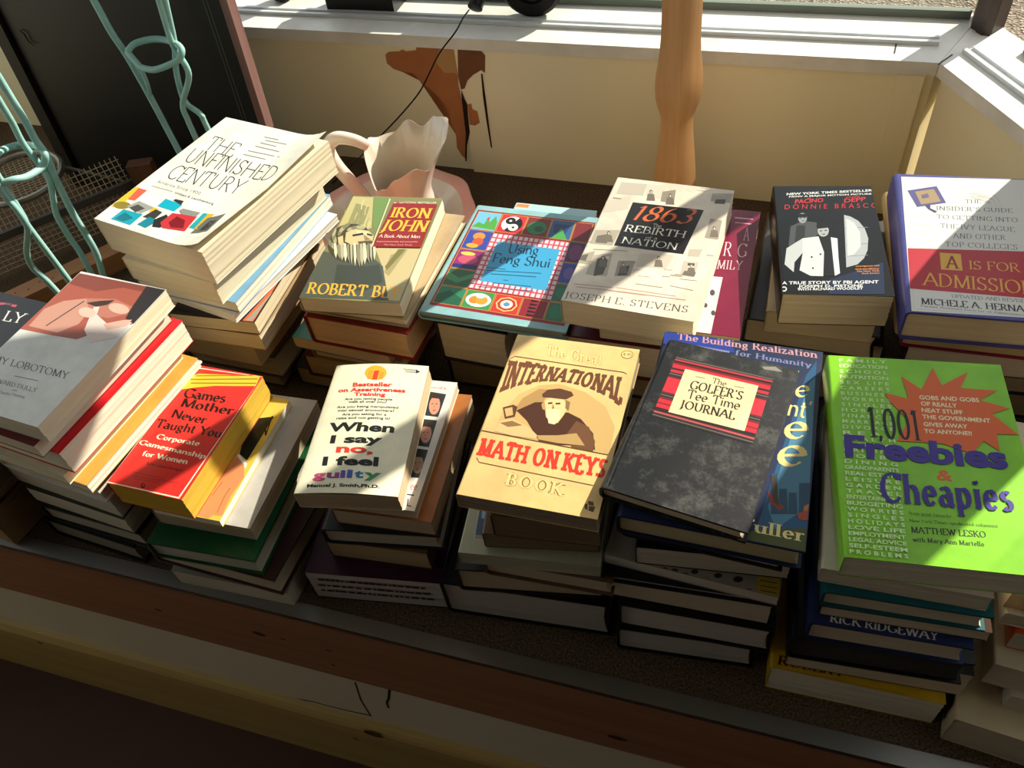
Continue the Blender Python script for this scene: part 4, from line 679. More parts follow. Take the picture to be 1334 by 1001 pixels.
{'kind': 'pb','x': -0.7351,'y': 0.4524,'z': 0.1734,'rot': -0.1134,'w': 0.16,'d': 0.2,'t': 0.015,'cover': '#d9a24a','pages': '#efe3c8','pale': 0.5,'label': 'cream-paged paperback with an orange tan cover strip,left of the red paperback','group': 'books in the stack under the bed photo paperback','art': [('cover_picture','poly','#d9a24a',0,[(121.6,208.99),(139.11,210.15),(160.73,1.21),(143.69,-2.41)])]},
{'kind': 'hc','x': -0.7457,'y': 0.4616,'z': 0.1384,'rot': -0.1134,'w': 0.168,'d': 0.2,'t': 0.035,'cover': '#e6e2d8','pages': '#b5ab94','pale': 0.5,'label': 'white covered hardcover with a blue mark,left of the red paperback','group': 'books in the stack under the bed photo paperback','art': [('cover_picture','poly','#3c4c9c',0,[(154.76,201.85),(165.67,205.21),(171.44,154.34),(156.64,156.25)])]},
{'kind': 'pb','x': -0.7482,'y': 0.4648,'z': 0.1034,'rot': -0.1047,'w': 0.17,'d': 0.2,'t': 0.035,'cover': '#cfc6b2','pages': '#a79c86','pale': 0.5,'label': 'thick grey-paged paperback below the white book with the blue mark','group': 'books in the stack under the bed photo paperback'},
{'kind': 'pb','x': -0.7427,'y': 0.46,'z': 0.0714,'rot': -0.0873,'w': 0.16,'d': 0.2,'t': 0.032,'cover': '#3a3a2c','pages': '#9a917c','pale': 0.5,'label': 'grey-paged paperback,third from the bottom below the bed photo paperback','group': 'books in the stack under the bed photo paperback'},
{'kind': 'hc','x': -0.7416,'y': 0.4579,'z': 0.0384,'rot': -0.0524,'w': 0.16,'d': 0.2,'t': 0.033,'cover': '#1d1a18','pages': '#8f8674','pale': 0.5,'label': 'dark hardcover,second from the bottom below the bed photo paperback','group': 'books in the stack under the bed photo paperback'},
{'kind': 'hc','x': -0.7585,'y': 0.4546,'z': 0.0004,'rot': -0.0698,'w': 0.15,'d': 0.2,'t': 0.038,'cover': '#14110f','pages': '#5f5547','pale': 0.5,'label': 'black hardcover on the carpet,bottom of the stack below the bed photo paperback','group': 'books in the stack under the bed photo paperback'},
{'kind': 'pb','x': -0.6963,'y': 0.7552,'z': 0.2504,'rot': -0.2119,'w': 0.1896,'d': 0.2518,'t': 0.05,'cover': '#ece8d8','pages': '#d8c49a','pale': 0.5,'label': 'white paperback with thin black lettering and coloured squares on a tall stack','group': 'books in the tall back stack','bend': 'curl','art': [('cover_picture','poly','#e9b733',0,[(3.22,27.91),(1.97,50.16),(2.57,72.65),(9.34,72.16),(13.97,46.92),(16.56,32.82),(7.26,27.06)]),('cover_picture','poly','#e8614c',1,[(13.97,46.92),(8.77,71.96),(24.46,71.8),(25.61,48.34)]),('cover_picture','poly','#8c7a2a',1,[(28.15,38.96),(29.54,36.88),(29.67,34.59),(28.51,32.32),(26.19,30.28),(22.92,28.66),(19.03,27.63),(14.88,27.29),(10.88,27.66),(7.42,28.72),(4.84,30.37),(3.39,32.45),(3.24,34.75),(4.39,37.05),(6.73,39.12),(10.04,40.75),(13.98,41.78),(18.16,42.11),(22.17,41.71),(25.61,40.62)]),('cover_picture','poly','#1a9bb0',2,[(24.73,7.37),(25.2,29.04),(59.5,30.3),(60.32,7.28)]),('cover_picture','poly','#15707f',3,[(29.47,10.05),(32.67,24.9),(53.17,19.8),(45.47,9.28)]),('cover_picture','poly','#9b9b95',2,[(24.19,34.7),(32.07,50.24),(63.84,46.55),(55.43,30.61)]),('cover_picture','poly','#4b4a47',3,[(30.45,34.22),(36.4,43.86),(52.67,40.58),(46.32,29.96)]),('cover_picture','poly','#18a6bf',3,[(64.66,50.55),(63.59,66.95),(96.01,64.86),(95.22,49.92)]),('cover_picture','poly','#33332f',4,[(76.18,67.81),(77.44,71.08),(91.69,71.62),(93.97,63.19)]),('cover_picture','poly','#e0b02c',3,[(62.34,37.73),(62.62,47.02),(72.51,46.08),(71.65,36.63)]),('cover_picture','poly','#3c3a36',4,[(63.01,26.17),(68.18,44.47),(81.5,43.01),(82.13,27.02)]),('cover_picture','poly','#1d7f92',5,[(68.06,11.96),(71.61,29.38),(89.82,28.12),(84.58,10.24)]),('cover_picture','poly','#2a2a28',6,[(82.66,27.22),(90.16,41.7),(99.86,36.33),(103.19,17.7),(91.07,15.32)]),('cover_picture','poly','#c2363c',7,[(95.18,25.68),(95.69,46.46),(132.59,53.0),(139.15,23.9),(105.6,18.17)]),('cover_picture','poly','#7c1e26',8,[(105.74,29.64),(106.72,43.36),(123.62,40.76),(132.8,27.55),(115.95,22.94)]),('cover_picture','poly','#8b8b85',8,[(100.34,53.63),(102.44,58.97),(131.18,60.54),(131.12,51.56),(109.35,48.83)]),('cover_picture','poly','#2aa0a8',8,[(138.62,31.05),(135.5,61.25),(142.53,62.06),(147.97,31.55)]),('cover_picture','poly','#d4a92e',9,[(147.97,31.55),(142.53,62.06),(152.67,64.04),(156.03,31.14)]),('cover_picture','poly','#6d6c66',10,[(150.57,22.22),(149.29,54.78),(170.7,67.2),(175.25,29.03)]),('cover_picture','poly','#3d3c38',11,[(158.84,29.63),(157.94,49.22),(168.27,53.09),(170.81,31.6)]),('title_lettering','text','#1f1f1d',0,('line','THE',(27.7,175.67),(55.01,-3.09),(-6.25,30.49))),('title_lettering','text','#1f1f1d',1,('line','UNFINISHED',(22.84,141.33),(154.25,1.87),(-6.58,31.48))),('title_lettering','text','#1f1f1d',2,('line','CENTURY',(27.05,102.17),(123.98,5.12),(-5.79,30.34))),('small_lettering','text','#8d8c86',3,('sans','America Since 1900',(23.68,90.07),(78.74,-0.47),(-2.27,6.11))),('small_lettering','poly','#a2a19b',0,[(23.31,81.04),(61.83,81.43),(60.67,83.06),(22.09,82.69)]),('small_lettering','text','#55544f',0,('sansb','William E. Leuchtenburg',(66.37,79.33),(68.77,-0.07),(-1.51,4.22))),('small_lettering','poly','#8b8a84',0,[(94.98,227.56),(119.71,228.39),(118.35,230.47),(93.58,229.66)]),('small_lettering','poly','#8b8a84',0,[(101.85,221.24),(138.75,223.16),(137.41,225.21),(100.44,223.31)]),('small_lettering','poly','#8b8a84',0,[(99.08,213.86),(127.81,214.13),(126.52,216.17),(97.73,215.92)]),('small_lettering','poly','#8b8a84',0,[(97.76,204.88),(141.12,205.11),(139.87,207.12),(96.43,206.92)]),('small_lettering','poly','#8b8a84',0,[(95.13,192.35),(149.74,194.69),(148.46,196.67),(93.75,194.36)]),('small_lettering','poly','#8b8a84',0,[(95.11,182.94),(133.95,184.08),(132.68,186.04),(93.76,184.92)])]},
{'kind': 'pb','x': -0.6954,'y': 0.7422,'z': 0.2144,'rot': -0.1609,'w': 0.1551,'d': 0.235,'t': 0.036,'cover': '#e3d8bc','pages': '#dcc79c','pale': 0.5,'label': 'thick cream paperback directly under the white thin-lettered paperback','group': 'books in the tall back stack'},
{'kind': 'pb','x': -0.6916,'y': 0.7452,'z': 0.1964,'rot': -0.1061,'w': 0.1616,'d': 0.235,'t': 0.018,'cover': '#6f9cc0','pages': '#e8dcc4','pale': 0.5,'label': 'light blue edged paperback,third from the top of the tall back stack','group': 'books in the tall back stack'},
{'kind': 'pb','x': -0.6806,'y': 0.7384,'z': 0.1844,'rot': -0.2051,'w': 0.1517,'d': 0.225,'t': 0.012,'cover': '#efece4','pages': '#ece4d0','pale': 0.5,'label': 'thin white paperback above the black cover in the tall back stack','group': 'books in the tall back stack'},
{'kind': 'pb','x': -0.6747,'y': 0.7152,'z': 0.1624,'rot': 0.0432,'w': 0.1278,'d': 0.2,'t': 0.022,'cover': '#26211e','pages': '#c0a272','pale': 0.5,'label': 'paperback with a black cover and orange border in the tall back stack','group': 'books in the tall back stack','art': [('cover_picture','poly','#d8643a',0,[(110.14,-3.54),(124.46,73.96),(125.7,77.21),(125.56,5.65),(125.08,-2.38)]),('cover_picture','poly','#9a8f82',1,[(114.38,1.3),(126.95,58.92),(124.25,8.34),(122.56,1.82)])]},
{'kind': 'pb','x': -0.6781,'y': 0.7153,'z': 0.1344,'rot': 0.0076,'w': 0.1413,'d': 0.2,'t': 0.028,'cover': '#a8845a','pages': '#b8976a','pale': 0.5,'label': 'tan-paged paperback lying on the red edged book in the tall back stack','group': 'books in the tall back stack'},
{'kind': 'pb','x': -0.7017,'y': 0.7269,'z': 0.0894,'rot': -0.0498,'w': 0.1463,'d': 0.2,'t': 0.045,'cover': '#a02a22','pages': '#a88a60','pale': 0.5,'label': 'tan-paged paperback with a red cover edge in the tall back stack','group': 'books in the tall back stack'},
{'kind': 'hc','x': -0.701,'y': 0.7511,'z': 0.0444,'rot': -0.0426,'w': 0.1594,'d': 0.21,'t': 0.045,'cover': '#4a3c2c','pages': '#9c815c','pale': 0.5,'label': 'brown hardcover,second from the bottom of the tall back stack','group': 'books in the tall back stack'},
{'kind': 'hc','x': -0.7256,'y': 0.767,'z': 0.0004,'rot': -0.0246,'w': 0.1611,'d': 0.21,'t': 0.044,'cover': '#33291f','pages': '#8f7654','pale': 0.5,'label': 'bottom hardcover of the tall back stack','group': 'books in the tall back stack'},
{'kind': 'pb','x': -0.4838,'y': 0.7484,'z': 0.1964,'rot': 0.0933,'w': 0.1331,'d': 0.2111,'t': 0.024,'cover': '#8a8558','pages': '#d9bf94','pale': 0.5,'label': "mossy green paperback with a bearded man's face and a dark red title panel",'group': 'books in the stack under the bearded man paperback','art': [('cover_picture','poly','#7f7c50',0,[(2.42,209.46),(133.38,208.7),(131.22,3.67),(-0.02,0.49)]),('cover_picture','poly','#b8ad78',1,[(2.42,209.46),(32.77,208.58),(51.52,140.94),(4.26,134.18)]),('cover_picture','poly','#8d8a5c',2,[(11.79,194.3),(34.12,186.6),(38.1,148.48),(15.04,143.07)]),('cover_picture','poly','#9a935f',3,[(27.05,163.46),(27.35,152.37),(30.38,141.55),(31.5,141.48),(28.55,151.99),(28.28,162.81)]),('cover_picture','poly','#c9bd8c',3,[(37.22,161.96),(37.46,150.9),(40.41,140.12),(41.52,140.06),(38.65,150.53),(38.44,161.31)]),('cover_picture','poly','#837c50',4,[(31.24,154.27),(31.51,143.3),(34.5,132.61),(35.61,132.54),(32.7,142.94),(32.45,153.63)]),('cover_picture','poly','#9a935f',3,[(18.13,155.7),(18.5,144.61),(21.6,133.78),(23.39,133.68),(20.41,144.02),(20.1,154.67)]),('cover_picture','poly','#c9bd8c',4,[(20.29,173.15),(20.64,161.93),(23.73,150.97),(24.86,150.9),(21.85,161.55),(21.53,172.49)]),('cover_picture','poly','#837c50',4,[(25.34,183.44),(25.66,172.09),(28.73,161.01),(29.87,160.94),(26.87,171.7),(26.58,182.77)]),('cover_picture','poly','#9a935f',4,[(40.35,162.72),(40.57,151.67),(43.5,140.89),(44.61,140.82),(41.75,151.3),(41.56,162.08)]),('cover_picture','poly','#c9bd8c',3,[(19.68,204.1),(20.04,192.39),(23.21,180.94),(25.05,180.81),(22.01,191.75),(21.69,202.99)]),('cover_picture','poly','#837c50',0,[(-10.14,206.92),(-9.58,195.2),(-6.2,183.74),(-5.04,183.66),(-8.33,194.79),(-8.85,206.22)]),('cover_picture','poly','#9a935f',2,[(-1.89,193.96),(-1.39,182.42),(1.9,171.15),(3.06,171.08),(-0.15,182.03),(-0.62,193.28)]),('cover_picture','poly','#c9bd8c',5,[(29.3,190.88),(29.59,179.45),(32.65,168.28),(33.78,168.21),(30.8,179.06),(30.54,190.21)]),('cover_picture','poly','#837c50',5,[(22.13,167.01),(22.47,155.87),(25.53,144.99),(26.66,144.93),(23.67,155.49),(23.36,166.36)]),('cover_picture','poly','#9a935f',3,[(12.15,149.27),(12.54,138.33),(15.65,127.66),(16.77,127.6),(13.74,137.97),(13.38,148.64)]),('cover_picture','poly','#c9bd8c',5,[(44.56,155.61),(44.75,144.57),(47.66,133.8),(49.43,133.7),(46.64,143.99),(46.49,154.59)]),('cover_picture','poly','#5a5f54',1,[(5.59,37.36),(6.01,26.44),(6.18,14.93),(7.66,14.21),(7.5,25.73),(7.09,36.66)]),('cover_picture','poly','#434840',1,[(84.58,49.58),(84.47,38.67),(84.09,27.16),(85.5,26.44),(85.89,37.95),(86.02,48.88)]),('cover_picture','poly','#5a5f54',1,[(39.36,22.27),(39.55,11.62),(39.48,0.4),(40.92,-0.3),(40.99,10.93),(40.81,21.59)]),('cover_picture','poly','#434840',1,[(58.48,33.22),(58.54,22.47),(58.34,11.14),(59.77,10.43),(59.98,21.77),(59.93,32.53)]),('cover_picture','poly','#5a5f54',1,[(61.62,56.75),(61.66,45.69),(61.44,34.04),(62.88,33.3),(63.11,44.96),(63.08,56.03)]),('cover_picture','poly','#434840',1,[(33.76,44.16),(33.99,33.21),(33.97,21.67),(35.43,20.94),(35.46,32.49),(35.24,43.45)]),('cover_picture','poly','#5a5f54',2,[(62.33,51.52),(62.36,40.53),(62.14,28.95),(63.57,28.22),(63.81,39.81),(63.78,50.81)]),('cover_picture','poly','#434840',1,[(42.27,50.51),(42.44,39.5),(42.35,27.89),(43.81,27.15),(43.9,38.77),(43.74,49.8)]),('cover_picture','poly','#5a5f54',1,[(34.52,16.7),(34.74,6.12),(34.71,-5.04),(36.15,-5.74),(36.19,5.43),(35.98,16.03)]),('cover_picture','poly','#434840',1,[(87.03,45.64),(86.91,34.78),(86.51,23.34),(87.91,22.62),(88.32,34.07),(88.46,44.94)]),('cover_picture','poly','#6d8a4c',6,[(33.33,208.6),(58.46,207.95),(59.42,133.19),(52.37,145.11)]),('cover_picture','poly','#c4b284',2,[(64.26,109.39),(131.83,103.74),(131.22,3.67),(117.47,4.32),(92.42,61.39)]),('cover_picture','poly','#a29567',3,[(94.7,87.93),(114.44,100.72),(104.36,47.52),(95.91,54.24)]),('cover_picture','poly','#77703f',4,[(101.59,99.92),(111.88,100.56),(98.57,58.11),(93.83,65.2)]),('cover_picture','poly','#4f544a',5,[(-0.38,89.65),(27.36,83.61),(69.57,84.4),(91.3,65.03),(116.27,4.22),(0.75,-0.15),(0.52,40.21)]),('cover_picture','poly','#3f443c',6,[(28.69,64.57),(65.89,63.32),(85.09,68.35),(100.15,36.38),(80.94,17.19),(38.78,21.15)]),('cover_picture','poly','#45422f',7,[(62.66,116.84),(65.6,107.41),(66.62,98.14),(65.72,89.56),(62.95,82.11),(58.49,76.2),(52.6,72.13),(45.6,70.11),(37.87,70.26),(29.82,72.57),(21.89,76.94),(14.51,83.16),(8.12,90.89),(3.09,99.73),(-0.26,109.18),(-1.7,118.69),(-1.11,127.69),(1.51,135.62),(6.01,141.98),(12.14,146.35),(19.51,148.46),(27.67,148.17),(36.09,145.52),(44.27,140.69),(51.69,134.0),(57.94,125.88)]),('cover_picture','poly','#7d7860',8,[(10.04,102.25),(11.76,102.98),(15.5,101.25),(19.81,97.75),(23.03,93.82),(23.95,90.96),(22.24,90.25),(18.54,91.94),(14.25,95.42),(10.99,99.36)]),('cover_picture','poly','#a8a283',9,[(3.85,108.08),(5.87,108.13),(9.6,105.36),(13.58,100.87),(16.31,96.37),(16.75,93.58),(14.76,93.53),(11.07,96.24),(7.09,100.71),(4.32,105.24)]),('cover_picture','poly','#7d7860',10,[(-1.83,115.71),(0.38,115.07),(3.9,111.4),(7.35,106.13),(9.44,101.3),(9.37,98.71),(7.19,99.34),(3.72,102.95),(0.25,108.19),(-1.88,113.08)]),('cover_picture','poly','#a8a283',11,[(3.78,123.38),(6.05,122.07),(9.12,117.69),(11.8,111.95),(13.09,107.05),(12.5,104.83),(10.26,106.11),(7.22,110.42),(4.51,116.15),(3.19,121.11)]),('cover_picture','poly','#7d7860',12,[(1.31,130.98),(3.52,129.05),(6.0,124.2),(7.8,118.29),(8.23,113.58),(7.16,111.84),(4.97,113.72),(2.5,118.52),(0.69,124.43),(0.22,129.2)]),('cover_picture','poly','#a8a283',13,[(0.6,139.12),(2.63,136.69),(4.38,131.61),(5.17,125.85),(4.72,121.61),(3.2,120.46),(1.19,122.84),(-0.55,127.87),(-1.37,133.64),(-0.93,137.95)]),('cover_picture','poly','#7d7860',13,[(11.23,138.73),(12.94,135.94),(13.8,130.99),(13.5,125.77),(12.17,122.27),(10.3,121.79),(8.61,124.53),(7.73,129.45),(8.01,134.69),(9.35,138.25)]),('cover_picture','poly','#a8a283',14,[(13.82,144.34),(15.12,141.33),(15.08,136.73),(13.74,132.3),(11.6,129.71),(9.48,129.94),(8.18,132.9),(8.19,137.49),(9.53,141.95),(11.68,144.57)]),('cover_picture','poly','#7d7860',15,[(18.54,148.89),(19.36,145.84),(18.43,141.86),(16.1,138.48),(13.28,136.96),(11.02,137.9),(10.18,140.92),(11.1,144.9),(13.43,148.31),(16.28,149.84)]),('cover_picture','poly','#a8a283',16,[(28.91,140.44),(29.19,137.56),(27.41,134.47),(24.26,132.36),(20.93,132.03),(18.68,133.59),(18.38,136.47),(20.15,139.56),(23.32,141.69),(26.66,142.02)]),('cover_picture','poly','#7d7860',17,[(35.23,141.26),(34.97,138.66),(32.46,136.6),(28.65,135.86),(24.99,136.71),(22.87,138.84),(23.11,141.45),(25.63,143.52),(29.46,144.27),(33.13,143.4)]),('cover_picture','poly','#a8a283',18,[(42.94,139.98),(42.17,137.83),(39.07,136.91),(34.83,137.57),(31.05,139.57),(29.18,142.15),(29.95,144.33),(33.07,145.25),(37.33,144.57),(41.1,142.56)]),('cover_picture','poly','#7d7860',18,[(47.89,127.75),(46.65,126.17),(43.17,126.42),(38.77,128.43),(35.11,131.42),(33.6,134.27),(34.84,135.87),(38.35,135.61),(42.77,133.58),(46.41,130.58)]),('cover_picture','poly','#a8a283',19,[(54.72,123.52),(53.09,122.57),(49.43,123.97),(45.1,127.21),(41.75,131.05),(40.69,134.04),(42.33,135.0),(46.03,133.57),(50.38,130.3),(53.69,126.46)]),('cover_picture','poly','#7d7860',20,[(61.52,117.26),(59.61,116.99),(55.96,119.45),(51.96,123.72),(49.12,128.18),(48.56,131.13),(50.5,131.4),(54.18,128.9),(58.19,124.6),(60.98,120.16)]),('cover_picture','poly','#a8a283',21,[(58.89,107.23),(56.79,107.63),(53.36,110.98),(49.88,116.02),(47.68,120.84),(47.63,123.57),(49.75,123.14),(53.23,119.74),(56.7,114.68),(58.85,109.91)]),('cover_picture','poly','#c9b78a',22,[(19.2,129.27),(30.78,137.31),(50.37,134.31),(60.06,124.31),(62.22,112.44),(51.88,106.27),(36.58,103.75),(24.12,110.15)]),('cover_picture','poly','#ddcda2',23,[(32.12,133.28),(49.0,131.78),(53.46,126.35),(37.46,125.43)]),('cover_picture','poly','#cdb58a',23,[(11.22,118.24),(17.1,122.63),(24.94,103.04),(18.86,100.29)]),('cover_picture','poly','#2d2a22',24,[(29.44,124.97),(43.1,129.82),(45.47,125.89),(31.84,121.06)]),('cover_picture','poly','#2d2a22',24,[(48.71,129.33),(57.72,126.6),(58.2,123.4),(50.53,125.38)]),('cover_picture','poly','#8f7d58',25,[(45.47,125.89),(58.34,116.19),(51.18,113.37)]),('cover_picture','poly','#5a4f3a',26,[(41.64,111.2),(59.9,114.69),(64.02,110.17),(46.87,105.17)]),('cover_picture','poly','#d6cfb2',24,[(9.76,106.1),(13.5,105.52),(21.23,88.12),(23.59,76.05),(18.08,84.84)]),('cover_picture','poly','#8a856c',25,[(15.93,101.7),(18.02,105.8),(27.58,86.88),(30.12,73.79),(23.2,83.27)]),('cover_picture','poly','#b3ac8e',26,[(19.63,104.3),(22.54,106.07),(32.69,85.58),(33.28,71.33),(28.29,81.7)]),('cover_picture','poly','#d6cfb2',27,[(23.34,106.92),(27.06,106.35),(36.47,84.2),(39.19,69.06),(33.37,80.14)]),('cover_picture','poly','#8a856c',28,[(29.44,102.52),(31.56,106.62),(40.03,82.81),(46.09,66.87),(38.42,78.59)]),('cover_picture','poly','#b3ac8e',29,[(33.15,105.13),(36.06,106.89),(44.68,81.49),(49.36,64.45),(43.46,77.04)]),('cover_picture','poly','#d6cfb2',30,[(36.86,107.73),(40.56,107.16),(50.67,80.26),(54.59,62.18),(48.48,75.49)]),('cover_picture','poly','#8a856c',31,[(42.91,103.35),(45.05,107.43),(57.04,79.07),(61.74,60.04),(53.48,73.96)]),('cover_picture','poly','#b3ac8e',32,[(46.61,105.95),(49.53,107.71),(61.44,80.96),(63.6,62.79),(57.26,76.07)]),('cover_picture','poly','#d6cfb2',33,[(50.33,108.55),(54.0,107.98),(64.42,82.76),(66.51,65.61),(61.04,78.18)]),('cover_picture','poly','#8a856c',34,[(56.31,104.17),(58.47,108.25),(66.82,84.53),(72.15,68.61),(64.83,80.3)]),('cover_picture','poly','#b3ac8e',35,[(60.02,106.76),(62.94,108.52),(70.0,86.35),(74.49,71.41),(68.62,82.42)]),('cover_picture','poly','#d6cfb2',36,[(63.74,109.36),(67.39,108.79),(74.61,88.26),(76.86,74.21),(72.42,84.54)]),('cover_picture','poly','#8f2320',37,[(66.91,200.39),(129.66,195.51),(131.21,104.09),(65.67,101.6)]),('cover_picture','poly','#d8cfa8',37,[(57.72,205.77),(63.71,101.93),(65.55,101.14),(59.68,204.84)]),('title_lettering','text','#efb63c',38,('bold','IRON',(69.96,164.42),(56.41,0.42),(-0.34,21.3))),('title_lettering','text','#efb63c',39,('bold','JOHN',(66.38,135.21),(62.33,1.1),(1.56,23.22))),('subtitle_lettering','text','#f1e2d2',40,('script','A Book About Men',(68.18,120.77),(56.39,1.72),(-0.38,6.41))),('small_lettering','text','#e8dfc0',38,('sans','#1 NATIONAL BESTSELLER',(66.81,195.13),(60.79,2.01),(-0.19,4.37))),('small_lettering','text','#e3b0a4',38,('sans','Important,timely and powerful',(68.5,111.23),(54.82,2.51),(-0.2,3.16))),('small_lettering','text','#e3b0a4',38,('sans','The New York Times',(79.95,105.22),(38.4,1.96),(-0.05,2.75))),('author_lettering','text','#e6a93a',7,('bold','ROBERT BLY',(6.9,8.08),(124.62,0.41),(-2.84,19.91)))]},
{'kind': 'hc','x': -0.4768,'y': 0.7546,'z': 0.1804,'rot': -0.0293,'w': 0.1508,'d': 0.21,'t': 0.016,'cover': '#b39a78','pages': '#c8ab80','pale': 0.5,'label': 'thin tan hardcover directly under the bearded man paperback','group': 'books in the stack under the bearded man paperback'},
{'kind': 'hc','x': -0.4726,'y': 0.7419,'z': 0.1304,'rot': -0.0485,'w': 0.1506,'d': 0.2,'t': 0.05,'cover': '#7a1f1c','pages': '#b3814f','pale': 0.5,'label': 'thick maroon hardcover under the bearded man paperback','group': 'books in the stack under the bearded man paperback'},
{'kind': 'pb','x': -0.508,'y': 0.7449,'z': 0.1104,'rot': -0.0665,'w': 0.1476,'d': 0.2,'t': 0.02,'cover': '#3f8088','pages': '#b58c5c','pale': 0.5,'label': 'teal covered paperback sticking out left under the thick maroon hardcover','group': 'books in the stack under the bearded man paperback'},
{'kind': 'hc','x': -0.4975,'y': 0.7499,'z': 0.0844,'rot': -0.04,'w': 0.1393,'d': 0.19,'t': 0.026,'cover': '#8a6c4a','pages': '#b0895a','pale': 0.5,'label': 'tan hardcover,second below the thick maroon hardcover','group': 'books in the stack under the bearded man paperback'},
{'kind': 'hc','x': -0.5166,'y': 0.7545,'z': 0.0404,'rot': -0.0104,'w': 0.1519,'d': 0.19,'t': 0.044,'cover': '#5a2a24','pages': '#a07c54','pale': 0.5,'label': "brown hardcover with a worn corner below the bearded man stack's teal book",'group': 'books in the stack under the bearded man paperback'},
{'kind': 'hc','x': -0.5433,'y': 0.77,'z': 0.0004,'rot': -0.0371,'w': 0.1627,'d': 0.2,'t': 0.04,'cover': '#3a3a44','pages': '#9c8060','pale': 0.5,'label': 'bottom book of the stack under the bearded man paperback','group': 'books in the stack under the bearded man paperback'},
